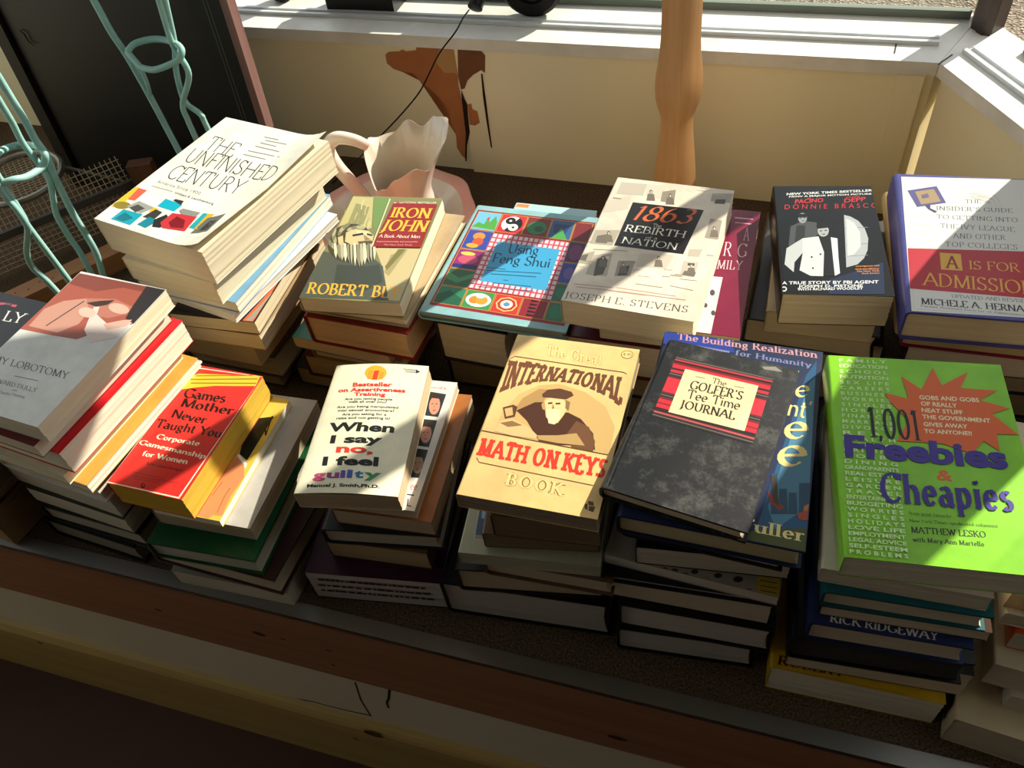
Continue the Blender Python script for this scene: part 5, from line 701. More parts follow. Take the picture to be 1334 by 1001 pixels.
{'kind': 'hc','x': -0.2984,'y': 0.7735,'z': 0.1804,'rot': -0.0272,'w': 0.192,'d': 0.2196,'t': 0.014,'cover': '#8fb9bd','pages': '#8f8c7c','pale': 0.5,'label': 'pale teal bordered book with a blue title panel and patchwork picture tiles','group': 'books in the stack under the patchwork tile book','art': [('cover_picture','poly','#8c1f2c',0,[(6.98,209.1),(175.18,208.64),(187.14,10.1),(11.27,13.44)]),('cover_picture','poly','#c9983c',1,[(9.33,206.31),(44.48,206.2),(45.75,166.73),(10.21,167.02)]),('cover_picture','poly','#6fb2cf',2,[(10.11,205.38),(43.76,205.26),(44.96,167.65),(10.96,167.92)]),('cover_picture','poly','#c9983c',2,[(45.23,206.19),(81.61,206.08),(83.24,166.42),(46.5,166.72)]),('cover_picture','poly','#c42a34',3,[(46.01,205.26),(80.91,205.14),(82.46,167.35),(47.23,167.63)]),('cover_picture','poly','#c9983c',4,[(82.35,206.08),(116.25,205.97),(118.19,166.14),(83.98,166.42)]),('cover_picture','poly','#7a2a2c',5,[(83.12,205.14),(115.58,205.03),(117.42,167.06),(84.69,167.33)]),('cover_picture','poly','#c9983c',6,[(116.98,205.97),(148.52,205.87),(150.73,165.87),(118.92,166.13)]),('cover_picture','poly','#355a86',7,[(117.74,205.02),(147.86,204.92),(149.96,166.8),(119.61,167.05)]),('cover_picture','poly','#c9983c',8,[(149.23,205.86),(173.25,205.79),(175.65,165.67),(151.44,165.87)]),('cover_picture','poly','#7a2a2c',9,[(149.99,204.92),(172.6,204.84),(174.89,166.6),(152.11,166.78)]),('cover_picture','poly','#c9983c',1,[(10.23,166.11),(45.77,165.82),(47.08,125.01),(11.15,125.45)]),('cover_picture','poly','#34469a',2,[(11.03,165.2),(45.05,164.91),(46.29,125.91),(11.91,126.33)]),('cover_picture','poly','#c9983c',1,[(11.17,124.57),(47.11,124.12),(48.35,85.38),(12.05,85.94)]),('cover_picture','poly','#8a2a6a',2,[(11.97,123.67),(46.37,123.23),(47.55,86.26),(12.82,86.8)]),('cover_picture','poly','#c9983c',1,[(12.07,85.08),(48.38,84.51),(49.45,50.95),(12.82,51.59)]),('cover_picture','poly','#34603f',2,[(12.88,84.2),(47.63,83.65),(48.64,51.82),(13.6,52.43)]),('cover_picture','poly','#c9983c',1,[(151.5,164.94),(175.71,164.74),(178.18,123.38),(153.78,123.68)]),('cover_picture','poly','#4a2a5a',2,[(152.26,164.01),(175.05,163.82),(177.41,124.29),(154.45,124.57)]),('cover_picture','poly','#c9983c',1,[(153.83,122.78),(178.24,122.47),(180.58,83.32),(156.0,83.71)]),('cover_picture','poly','#34469a',2,[(154.6,121.87),(177.58,121.58),(179.81,84.21),(156.68,84.57)]),('cover_picture','poly','#c9983c',1,[(156.05,82.83),(180.63,82.44),(182.66,48.62),(157.92,49.05)]),('cover_picture','poly','#2f6a4c',2,[(156.82,81.94),(179.97,81.58),(181.88,49.49),(158.6,49.89)]),('cover_picture','poly','#c9983c',1,[(12.84,50.74),(49.48,50.1),(50.53,17.27),(13.58,17.96)]),('cover_picture','poly','#2f7a56',2,[(13.66,49.88),(48.72,49.26),(49.71,18.12),(14.37,18.78)]),('cover_picture','poly','#c9983c',2,[(50.26,50.09),(88.04,49.42),(89.39,16.53),(51.31,17.25)]),('cover_picture','poly','#3c8a4c',3,[(51.06,49.22),(87.31,48.58),(88.59,17.38),(52.07,18.07)]),('cover_picture','poly','#c9983c',3,[(88.81,49.41),(123.91,48.79),(125.52,15.85),(90.16,16.52)]),('cover_picture','poly','#c4362e',4,[(89.6,48.54),(123.21,47.95),(124.73,16.7),(90.89,17.34)]),('cover_picture','poly','#c9983c',5,[(124.66,48.78),(157.23,48.21),(159.05,15.22),(126.27,15.84)]),('cover_picture','poly','#8a2430',6,[(125.45,47.91),(156.54,47.36),(158.27,16.07),(126.98,16.66)]),('cover_picture','poly','#c9983c',7,[(157.96,48.19),(182.71,47.76),(184.68,14.74),(159.79,15.21)]),('cover_picture','poly','#3a6a4a',8,[(158.74,47.33),(182.04,46.91),(183.91,15.59),(160.48,16.03)]),('cover_picture','poly','#4f9a3c',3,[(10.88,171.63),(17.44,182.77),(26.03,178.98),(27.32,193.98),(32.65,184.55),(37.25,199.6),(42.69,186.37),(44.9,169.51)]),('cover_picture','poly','#c9412f',4,[(25.73,190.22),(28.9,197.74),(30.85,188.31)]),('cover_picture','poly','#e9e4da',4,[(78.91,186.16),(78.05,179.82),(75.08,174.47),(70.45,170.94),(64.84,169.73),(59.13,171.02),(54.19,174.62),(50.79,179.99),(49.45,186.33),(50.37,192.67),(53.39,198.06),(58.05,201.66),(63.62,202.91),(69.28,201.62),(74.16,197.97),(77.54,192.54)]),('cover_picture','poly','#17161a',5,[(71.03,200.64),(74.16,197.97),(76.62,194.5),(78.24,190.47),(78.91,186.16),(78.58,181.86),(77.28,177.88),(75.08,174.47),(72.14,171.88),(68.64,170.26),(64.84,169.73),(60.99,170.32),(57.36,171.99)]),('cover_picture','poly','#17161a',6,[(67.5,192.65),(67.07,189.76),(65.65,187.31),(63.43,185.69),(60.77,185.13),(58.06,185.72),(55.71,187.37),(54.1,189.82),(53.47,192.72),(53.91,195.61),(55.34,198.06),(57.56,199.7),(60.22,200.27),(62.92,199.68),(65.25,198.02),(66.86,195.55)]),('cover_picture','poly','#e9e4da',7,[(74.99,179.4),(74.57,176.53),(73.15,174.1),(70.94,172.49),(68.28,171.94),(65.56,172.53),(63.22,174.17),(61.61,176.62),(60.97,179.49),(61.4,182.36),(62.84,184.8),(65.05,186.42),(67.71,186.98),(70.41,186.39),(72.74,184.74),(74.35,182.28)]),('cover_picture','poly','#e9e4da',7,[(62.6,192.67),(62.04,191.07),(60.58,190.41),(59.06,191.09),(58.39,192.69),(58.95,194.3),(60.41,194.95),(61.92,194.28)]),('cover_picture','poly','#17161a',8,[(70.1,179.43),(69.54,177.84),(68.08,177.19),(66.57,177.86),(65.89,179.46),(66.45,181.05),(67.91,181.7),(69.42,181.03)]),('cover_picture','poly','#2f7a4c',6,[(114.01,184.06),(113.22,178.85),(110.47,174.46),(106.17,171.56),(100.97,170.57),(95.66,171.64),(91.06,174.6),(87.88,179.02),(86.62,184.22),(87.44,189.43),(90.24,193.85),(94.56,196.8),(99.74,197.82),(105.01,196.75),(109.56,193.76),(112.72,189.29)]),('cover_picture','poly','#1f5a38',7,[(110.21,182.19),(109.82,179.88),(108.5,177.92),(106.45,176.63),(103.98,176.19),(101.46,176.67),(99.28,177.99),(97.78,179.95),(97.18,182.27),(97.57,184.58),(98.9,186.54),(100.96,187.84),(103.43,188.29),(105.94,187.81),(108.1,186.49),(109.6,184.51)]),('cover_picture','poly','#2a3f6c',8,[(121.16,197.35),(145.29,197.24),(140.5,174.42),(125.15,178.31)]),('cover_picture','poly','#e08a3c',3,[(36.95,153.2),(36.39,150.21),(34.62,147.7),(31.9,146.04),(28.65,145.48),(25.36,146.1),(22.53,147.82),(20.61,150.37),(19.88,153.36),(20.46,156.35),(22.25,158.88),(24.97,160.55),(28.22,161.12),(31.49,160.49),(34.3,158.77),(36.21,156.2)]),('cover_picture','poly','#d2522c',4,[(37.97,141.49),(37.5,138.22),(35.95,135.47),(33.57,133.66),(30.7,133.04),(27.8,133.72),(25.3,135.6),(23.59,138.38),(22.93,141.65),(23.42,144.92),(24.98,147.68),(27.37,149.51),(30.23,150.14),(33.12,149.46),(35.6,147.57),(37.31,144.77)]),('cover_picture','poly','#e0a03c',5,[(34.13,133.0),(33.53,131.24),(31.71,129.75),(28.96,128.78),(25.68,128.47),(22.37,128.86),(19.55,129.9),(17.64,131.42),(16.94,133.2),(17.56,134.97),(19.39,136.45),(22.15,137.43),(25.43,137.75),(28.72,137.36),(31.53,136.32),(33.43,134.79)]),('cover_picture','poly','#c0506a',3,[(43.53,104.69),(42.6,101.18),(39.71,98.23),(35.29,96.3),(30.01,95.68),(24.68,96.46),(20.12,98.52),(17.03,101.55),(15.88,105.08),(16.86,108.6),(19.8,111.56),(24.24,113.51),(29.51,114.14),(34.8,113.37),(39.31,111.3),(42.38,108.25)]),('cover_picture','poly','#e0c05a',4,[(36.34,115.91),(35.59,114.5),(33.39,113.32),(30.06,112.56),(26.1,112.34),(22.13,112.67),(18.73,113.52),(16.45,114.75),(15.62,116.18),(16.38,117.6),(18.6,118.77),(21.95,119.53),(25.91,119.77),(29.87,119.43),(33.24,118.58),(35.51,117.34)]),('cover_picture','poly','#2a2a6a',3,[(12.65,94.11),(47.26,95.43),(47.55,86.26),(12.82,86.8)]),('cover_picture','poly','#4a8a5a',3,[(13.02,77.79),(30.77,67.94),(47.73,80.44),(48.04,70.84),(31.03,58.43),(13.31,65.06)]),('cover_picture','poly','#215a40',3,[(14.01,34.25),(27.93,43.36),(49.32,30.5),(49.71,18.12),(14.37,18.78)]),('cover_picture','poly','#efe9dc',4,[(86.51,32.93),(85.44,28.18),(82.0,24.22),(76.69,21.64),(70.31,20.81),(63.84,21.88),(58.28,24.66),(54.48,28.76),(53.04,33.54),(54.17,38.29),(57.68,42.29),(63.03,44.91),(69.4,45.76),(75.81,44.68),(81.3,41.87),(85.06,37.73)]),('cover_picture','poly','#e08428',5,[(72.06,32.57),(71.61,29.96),(70.11,27.77),(67.8,26.33),(65.02,25.86),(62.2,26.44),(59.77,27.96),(58.11,30.21),(57.46,32.84),(57.93,35.45),(59.44,37.65),(61.76,39.1),(64.53,39.57),(67.34,39.0),(69.75,37.46),(71.41,35.21)]),('cover_picture','poly','#e3962f',6,[(82.18,33.01),(81.69,30.16),(80.06,27.77),(77.54,26.2),(74.5,25.69),(71.41,26.31),(68.75,27.98),(66.93,30.43),(66.21,33.3),(66.72,36.15),(68.37,38.56),(70.9,40.14),(73.93,40.66),(77.0,40.03),(79.65,38.35),(81.47,35.89)]),('cover_picture','poly','#b9cfd8',7,[(76.15,39.36),(75.76,38.17),(74.54,37.18),(72.68,36.54),(70.47,36.34),(68.23,36.62),(66.32,37.33),(65.02,38.37),(64.53,39.57),(64.93,40.76),(66.16,41.76),(68.02,42.4),(70.24,42.6),(72.47,42.32),(74.37,41.61),(75.67,40.57)]),('cover_picture','poly','#e3c07a',5,[(121.3,32.29),(117.62,23.12),(107.78,19.49),(97.55,23.49),(92.97,32.81),(96.75,42.03),(106.6,45.72),(116.74,41.67)]),('cover_picture','poly','#b5302a',6,[(119.29,32.33),(116.13,24.46),(107.7,21.35),(98.93,24.78),(95.01,32.77),(98.24,40.67),(106.69,43.83),(115.38,40.37)]),('cover_picture','poly','#e9dcc4',7,[(115.27,32.4),(114.79,29.55),(113.15,27.15),(110.6,25.59),(107.53,25.08),(104.4,25.7),(101.69,27.37),(99.83,29.82),(99.08,32.7),(99.58,35.56),(101.23,37.96),(103.79,39.55),(106.86,40.06),(109.97,39.43),(112.66,37.76),(114.52,35.29)]),('cover_picture','poly','#5a8ac0',8,[(111.24,32.48),(110.99,31.05),(110.17,29.85),(108.9,29.06),(107.36,28.81),(105.8,29.12),(104.45,29.96),(103.52,31.19),(103.14,32.62),(103.39,34.05),(104.21,35.25),(105.49,36.04),(107.02,36.3),(108.58,35.99),(109.93,35.15),(110.86,33.92)]),('cover_picture','poly','#17161a',7,[(134.89,46.8),(144.26,46.0),(144.39,43.48),(135.08,43.01)]),('cover_picture','poly','#17161a',7,[(135.21,40.5),(144.59,39.7),(144.72,37.19),(135.4,36.73)]),('cover_picture','poly','#17161a',7,[(135.53,34.22),(144.92,33.42),(145.05,30.92),(135.72,30.47)]),('cover_picture','poly','#17161a',7,[(135.85,27.97),(145.25,27.18),(145.38,24.68),(136.04,24.24)]),('cover_picture','poly','#17161a',7,[(136.16,21.75),(145.58,20.95),(145.71,18.47),(136.35,18.03)]),('cover_picture','poly','#4a9a4c',9,[(125.72,167.0),(133.66,189.65),(140.3,178.21),(146.95,166.83)]),('cover_picture','poly','#2a7a5a',9,[(180.65,31.21),(180.23,26.43),(178.45,22.43),(175.58,19.79),(172.06,18.91),(168.42,19.92),(165.22,22.67),(162.95,26.75),(161.97,31.55),(162.41,36.33),(164.22,40.38),(167.1,43.06),(170.61,43.96),(174.23,42.93),(177.41,40.14),(179.66,36.02)]),('cover_picture','poly','#2a7a5a',3,[(178.62,65.48),(178.14,61.81),(176.31,58.74),(173.43,56.71),(169.91,56.05),(166.31,56.84),(163.17,58.96),(160.97,62.1),(160.05,65.79),(160.56,69.46),(162.4,72.56),(165.3,74.61),(168.8,75.29),(172.39,74.49),(175.51,72.35),(177.7,69.18)]),('cover_picture','poly','#7a3a6a',3,[(173.97,143.95),(173.63,137.92),(171.95,132.84),(169.18,129.48),(165.75,128.33),(162.16,129.57),(158.99,132.99),(156.7,138.11),(155.67,144.14),(156.03,150.19),(157.72,155.32),(160.5,158.74),(163.92,159.92),(167.48,158.68),(170.64,155.2),(172.91,150.02)]),('cover_picture','poly','#6a5aa0',3,[(174.11,102.85),(173.84,98.57),(172.56,94.97),(170.45,92.59),(167.85,91.78),(165.15,92.67),(162.76,95.12),(161.05,98.76),(160.28,103.04),(160.57,107.32),(161.86,110.95),(163.97,113.36),(166.56,114.19),(169.25,113.29),(171.63,110.82),(173.33,107.15)]),('cover_picture','poly','#c0485a',4,[(45.26,164.0),(153.03,163.08),(159.31,50.31),(48.82,52.24)]),('cover_picture','poly','#dcc6cc',5,[(46.64,162.39),(51.75,162.35),(51.98,155.47),(46.86,155.52)]),('cover_picture','poly','#dcc6cc',5,[(46.95,152.8),(52.07,152.75),(52.3,145.91),(47.17,145.96)]),('cover_picture','poly','#dcc6cc',5,[(47.26,143.25),(52.39,143.2),(52.62,136.4),(47.48,136.46)]),('cover_picture','poly','#dcc6cc',5,[(47.56,133.77),(52.71,133.71),(52.93,126.94),(47.78,127.0)]),('cover_picture','poly','#dcc6cc',5,[(47.87,124.33),(53.02,124.26),(53.25,117.54),(48.08,117.61)]),('cover_picture','poly','#dcc6cc',5,[(48.17,114.95),(53.34,114.88),(53.56,108.19),(48.38,108.26)]),('cover_picture','poly','#dcc6cc',5,[(48.47,105.61),(53.65,105.54),(53.87,98.89),(48.68,98.97)]),('cover_picture','poly','#dcc6cc',5,[(48.77,96.34),(53.96,96.26),(54.18,89.64),(48.98,89.72)]),('cover_picture','poly','#dcc6cc',5,[(49.06,87.11),(54.27,87.03),(54.49,80.45),(49.28,80.54)]),('cover_picture','poly','#dcc6cc',5,[(49.36,77.93),(54.58,77.85),(54.8,71.31),(49.57,71.4)]),('cover_picture','poly','#dcc6cc',5,[(49.65,68.81),(54.88,68.73),(55.1,62.23),(49.86,62.31)]),('cover_picture','poly','#dcc6cc',5,[(49.94,59.74),(55.19,59.65),(55.4,53.19),(50.15,53.28)]),('cover_picture','poly','#dcc6cc',5,[(54.02,162.33),(59.1,162.28),(59.35,155.4),(54.25,155.45)]),('cover_picture','poly','#dcc6cc',5,[(54.34,152.72),(59.44,152.68),(59.68,145.83),(54.58,145.88)]),('cover_picture','poly','#dcc6cc',5,[(54.67,143.18),(59.78,143.12),(60.02,136.31),(54.9,136.37)]),('cover_picture','poly','#dcc6cc',5,[(54.99,133.68),(60.12,133.62),(60.35,126.85),(55.22,126.91)]),('cover_picture','poly','#dcc6cc',5,[(55.31,124.24),(60.45,124.17),(60.69,117.44),(55.54,117.51)]),('cover_picture','poly','#dcc6cc',5,[(55.63,114.85),(60.78,114.78),(61.02,108.08),(55.86,108.16)]),('cover_picture','poly','#dcc6cc',5,[(55.95,105.51),(61.11,105.44),(61.34,98.78),(56.18,98.86)]),('cover_picture','poly','#dcc6cc',5,[(56.26,96.22),(61.44,96.15),(61.67,89.53),(56.49,89.61)]),('cover_picture','poly','#dcc6cc',5,[(56.58,86.99),(61.76,86.91),(62.0,80.33),(56.8,80.42)]),('cover_picture','poly','#dcc6cc',5,[(56.89,77.81),(62.09,77.73),(62.32,71.19),(57.11,71.27)]),('cover_picture','poly','#dcc6cc',5,[(57.2,68.69),(62.41,68.6),(62.64,62.1),(57.42,62.19)]),('cover_picture','poly','#dcc6cc',5,[(57.51,59.61),(62.73,59.52),(62.96,53.06),(57.73,53.15)]),('cover_picture','poly','#dcc6cc',5,[(61.36,162.26),(66.43,162.22),(66.69,155.33),(61.61,155.38)]),('cover_picture','poly','#dcc6cc',5,[(61.71,152.65),(66.79,152.6),(67.04,145.75),(61.95,145.81)]),('cover_picture','poly','#dcc6cc',5,[(64.72,68.56),(69.9,68.48),(70.15,61.97),(64.95,62.06)]),('cover_picture','poly','#dcc6cc',5,[(65.04,59.49),(70.24,59.4),(70.48,52.93),(65.28,53.02)]),('cover_picture','poly','#dcc6cc',5,[(68.68,162.2),(73.73,162.16),(74.0,155.26),(68.94,155.31)]),('cover_picture','poly','#dcc6cc',5,[(69.04,152.58),(74.1,152.53),(74.37,145.68),(69.3,145.73)]),('cover_picture','poly','#dcc6cc',5,[(72.2,68.44),(77.37,68.35),(77.62,61.84),(72.45,61.93)]),('cover_picture','poly','#dcc6cc',5,[(72.55,59.36),(77.72,59.27),(77.97,52.8),(72.79,52.89)]),('cover_picture','poly','#dcc6cc',5,[(75.97,162.14),(81.0,162.09),(81.28,155.19),(76.24,155.24)]),('cover_picture','poly','#dcc6cc',5,[(76.35,152.51),(81.39,152.46),(81.67,145.6),(76.62,145.65)]),('cover_picture','poly','#dcc6cc',5,[(79.66,68.32),(84.8,68.23),(85.07,61.72),(79.91,61.8)]),('cover_picture','poly','#dcc6cc',5,[(80.02,59.23),(85.17,59.14),(85.43,52.67),(80.27,52.76)]),('cover_picture','poly','#dcc6cc',5,[(83.23,162.07),(88.24,162.03),(88.54,155.12),(83.52,155.17)]),('cover_picture','poly','#dcc6cc',5,[(83.63,152.44),(88.65,152.39),(88.94,145.52),(83.91,145.58)]),('cover_picture','poly','#dcc6cc',5,[(87.08,68.19),(92.2,68.11),(92.48,61.59),(87.35,61.68)]),('cover_picture','poly','#dcc6cc',5,[(87.45,59.1),(92.59,59.01),(92.86,52.54),(87.72,52.63)]),('cover_picture','poly','#dcc6cc',5,[(90.47,162.01),(95.46,161.97),(95.76,155.06),(90.76,155.1)]),('cover_picture','poly','#dcc6cc',5,[(90.88,152.37),(95.88,152.32),(96.18,145.45),(91.17,145.5)]),('cover_picture','poly','#dcc6cc',5,[(94.47,68.07),(99.58,67.98),(99.86,61.47),(94.75,61.55)]),('cover_picture','poly','#dcc6cc',5,[(94.86,58.98),(99.97,58.89),(100.26,52.41),(95.14,52.5)]),('cover_picture','poly','#dcc6cc',5,[(97.68,161.95),(102.65,161.91),(102.96,154.99),(97.98,155.03)]),('cover_picture','poly','#dcc6cc',5,[(98.1,152.3),(103.09,152.25),(103.4,145.37),(98.41,145.43)]),('cover_picture','poly','#dcc6cc',5,[(101.84,67.95),(106.92,67.86),(107.21,61.34),(102.13,61.43)]),('cover_picture','poly','#dcc6cc',5,[(102.24,58.85),(107.33,58.76),(107.62,52.28),(102.53,52.37)]),('cover_picture','poly','#dcc6cc',5,[(104.86,161.89),(109.81,161.84),(110.14,154.92),(105.17,154.97)]),('cover_picture','poly','#dcc6cc',5,[(105.3,152.23),(110.26,152.18),(110.59,145.3),(105.61,145.35)]),('cover_picture','poly','#dcc6cc',5,[(109.17,67.83),(114.23,67.74),(114.53,61.22),(109.47,61.3)]),('cover_picture','poly','#dcc6cc',5,[(109.59,58.72),(114.65,58.64),(114.96,52.15),(109.88,52.24)]),('cover_picture','poly','#dcc6cc',5,[(112.01,161.83),(116.95,161.78),(117.28,154.85),(112.34,154.9)]),('cover_picture','poly','#dcc6cc',5,[(112.47,152.16),(117.42,152.11),(117.75,145.22),(112.79,145.28)]),('cover_picture','poly','#dcc6cc',5,[(116.47,67.7),(121.51,67.62),(121.82,61.09),(116.78,61.18)]),('cover_picture','poly','#dcc6cc',5,[(116.9,58.6),(121.95,58.51),(122.26,52.02),(117.21,52.11)]),('cover_picture','poly','#dcc6cc',5,[(119.14,161.76),(124.06,161.72),(124.4,154.79),(119.48,154.83)]),('cover_picture','poly','#dcc6cc',5,[(119.61,152.09),(124.54,152.04),(124.88,145.15),(119.95,145.2)]),('cover_picture','poly','#dcc6cc',5,[(123.74,67.58),(128.76,67.5),(129.09,60.97),(124.06,61.06)]),('cover_picture','poly','#dcc6cc',5,[(124.19,58.47),(129.21,58.39),(129.54,51.9),(124.51,51.99)]),('cover_picture','poly','#dcc6cc',5,[(126.24,161.7),(131.14,161.66),(131.49,154.72),(126.59,154.77)]),('cover_picture','poly','#dcc6cc',5,[(126.72,152.02),(131.63,151.97),(131.99,145.08),(127.07,145.13)]),('cover_picture','poly','#dcc6cc',5,[(130.98,67.46),(135.98,67.38),(136.32,60.85),(131.31,60.93)]),('cover_picture','poly','#dcc6cc',5,[(131.44,58.35),(136.45,58.26),(136.78,51.77),(131.77,51.86)]),('cover_picture','poly','#dcc6cc',5,[(133.31,161.64),(138.19,161.6),(138.56,154.65),(133.67,154.7)]),('cover_picture','poly','#dcc6cc',5,[(133.81,151.95),(138.7,151.91),(139.07,145.0),(134.17,145.05)]),('cover_picture','poly','#dcc6cc',5,[(138.2,67.34),(143.17,67.26),(143.52,60.73),(138.53,60.81)]),('cover_picture','poly','#dcc6cc',5,[(138.67,58.23),(143.65,58.14),(144.0,51.65),(139.01,51.73)]),('cover_picture','poly','#dcc6cc',5,[(140.36,161.58),(145.22,161.54),(145.6,154.59),(140.73,154.63)]),('cover_picture','poly','#dcc6cc',5,[(140.87,151.88),(145.75,151.84),(146.12,144.93),(141.24,144.98)]),('cover_picture','poly','#dcc6cc',5,[(141.39,142.25),(146.27,142.2),(146.64,135.33),(141.75,135.38)]),('cover_picture','poly','#dcc6cc',5,[(141.9,132.67),(146.79,132.61),(147.16,125.79),(142.26,125.85)]),('cover_picture','poly','#dcc6cc',5,[(142.4,123.15),(147.3,123.09),(147.67,116.3),(142.76,116.37)]),('cover_picture','poly','#dcc6cc',5,[(142.91,113.68),(147.82,113.62),(148.18,106.88),(143.27,106.94)]),('cover_picture','poly','#dcc6cc',5,[(143.41,104.28),(148.33,104.21),(148.69,97.51),(143.76,97.58)]),('cover_picture','poly','#dcc6cc',5,[(143.91,94.93),(148.83,94.86),(149.19,88.2),(144.26,88.27)]),('cover_picture','poly','#dcc6cc',5,[(144.4,85.64),(149.34,85.56),(149.7,78.94),(144.75,79.02)]),('cover_picture','poly','#dcc6cc',5,[(144.89,76.4),(149.84,76.32),(150.19,69.74),(145.24,69.83)]),('cover_picture','poly','#dcc6cc',5,[(145.38,67.22),(150.33,67.14),(150.69,60.6),(145.73,60.69)]),('cover_picture','poly','#dcc6cc',5,[(145.86,58.1),(150.83,58.02),(151.18,51.52),(146.21,51.61)]),('cover_picture','poly','#dcc6cc',5,[(147.38,161.52),(152.23,161.48),(152.61,154.52),(147.76,154.57)]),('cover_picture','poly','#dcc6cc',5,[(147.91,151.82),(152.76,151.77),(153.15,144.85),(148.29,144.91)]),('cover_picture','poly','#dcc6cc',5,[(148.44,142.17),(153.3,142.12),(153.68,135.25),(148.81,135.3)]),('cover_picture','poly','#dcc6cc',5,[(148.96,132.59),(153.83,132.53),(154.21,125.7),(149.33,125.76)]),('cover_picture','poly','#dcc6cc',5,[(149.48,123.06),(154.36,123.0),(154.74,116.21),(149.85,116.27)]),('cover_picture','poly','#dcc6cc',5,[(150.0,113.59),(154.89,113.52),(155.26,106.78),(150.36,106.84)]),('cover_picture','poly','#dcc6cc',5,[(150.51,104.18),(155.41,104.11),(155.78,97.4),(150.88,97.47)]),('cover_picture','poly','#dcc6cc',5,[(151.02,94.82),(155.93,94.75),(156.3,88.09),(151.38,88.16)]),('cover_picture','poly','#dcc6cc',5,[(151.53,85.53),(156.45,85.45),(156.81,78.83),(151.89,78.91)]),('cover_picture','poly','#dcc6cc',5,[(152.03,76.29),(156.96,76.21),(157.32,69.63),(152.39,69.71)]),('cover_picture','poly','#dcc6cc',5,[(152.53,67.11),(157.47,67.02),(157.83,60.48),(152.89,60.57)]),('cover_picture','poly','#dcc6cc',5,[(153.03,57.98),(157.97,57.9),(158.34,51.4),(153.39,51.48)]),('cover_picture','poly','#3f9cc9',6,[(57.19,146.87),(143.54,145.98),(147.83,65.99),(59.94,67.46)]),('title_lettering','text','#17364c',7,('script','Using',(77.98,126.56),(39.98,3.29),(-2.21,19.69))),('title_lettering','text','#17364c',8,('script','Feng Shui',(63.43,105.2),(75.87,3.25),(-2.03,18.28))),('small_lettering','poly','#1f4a66',7,[(59.04,93.48),(85.71,94.53),(85.38,95.83),(58.68,94.78)]),('small_lettering','poly','#1f4a66',8,[(61.7,87.92),(132.98,95.62),(132.65,96.9),(61.3,89.21)]),('small_lettering','poly','#1f4a66',9,[(69.16,82.34),(128.6,87.88),(128.27,89.15),(68.78,83.63)]),('small_lettering','poly','#1f4a66',7,[(89.0,74.32),(95.68,74.64),(95.36,75.9),(88.67,75.58)]),('small_lettering','poly','#1f4a66',7,[(78.08,66.32),(127.61,69.25),(127.31,70.49),(77.74,67.58)]),('small_lettering','poly','#1f4a66',6,[(61.13,56.19),(133.22,61.76),(132.92,62.99),(60.76,57.44)])]},
{'kind': 'pb','x': -0.2865,'y': 0.8109,'z': 0.1684,'rot': -0.0235,'w': 0.1188,'d': 0.21,'t': 0.012,'cover': '#b5d0d2','pages': '#cfc4ac','pale': 0.5,'label': 'pale blue book sticking out behind the patchwork tile book','group': 'books in the stack under the patchwork tile book','art': [('cover_picture','poly','#d2824a',0,[(3.02,207.75),(21.26,208.04),(21.2,200.79),(3.02,200.48)]),('cover_picture','poly','#a9c9cc',0,[(23.7,207.54),(118.21,208.13),(122.73,181.18),(28.5,180.65)])]},
{'kind': 'hc','x': -0.3292,'y': 0.7739,'z': 0.0984,'rot': -0.0505,'w': 0.0991,'d': 0.2,'t': 0.07,'cover': '#2c2622','pages': '#b59a70','pale': 0.5,'label': 'thick cream-paged hardcover under the patchwork tile book','group': 'books in the stack under the patchwork tile book'},
{'kind': 'hc','x': -0.3426,'y': 0.8175,'z': 0.0004,'rot': 0.003,'w': 0.1164,'d': 0.2,'t': 0.098,'cover': '#1d1a18','pages': '#8f7a58','pale': 0.5,'label': 'bottom hardcover under the patchwork tile book','group': 'books in the stack under the patchwork tile book'},
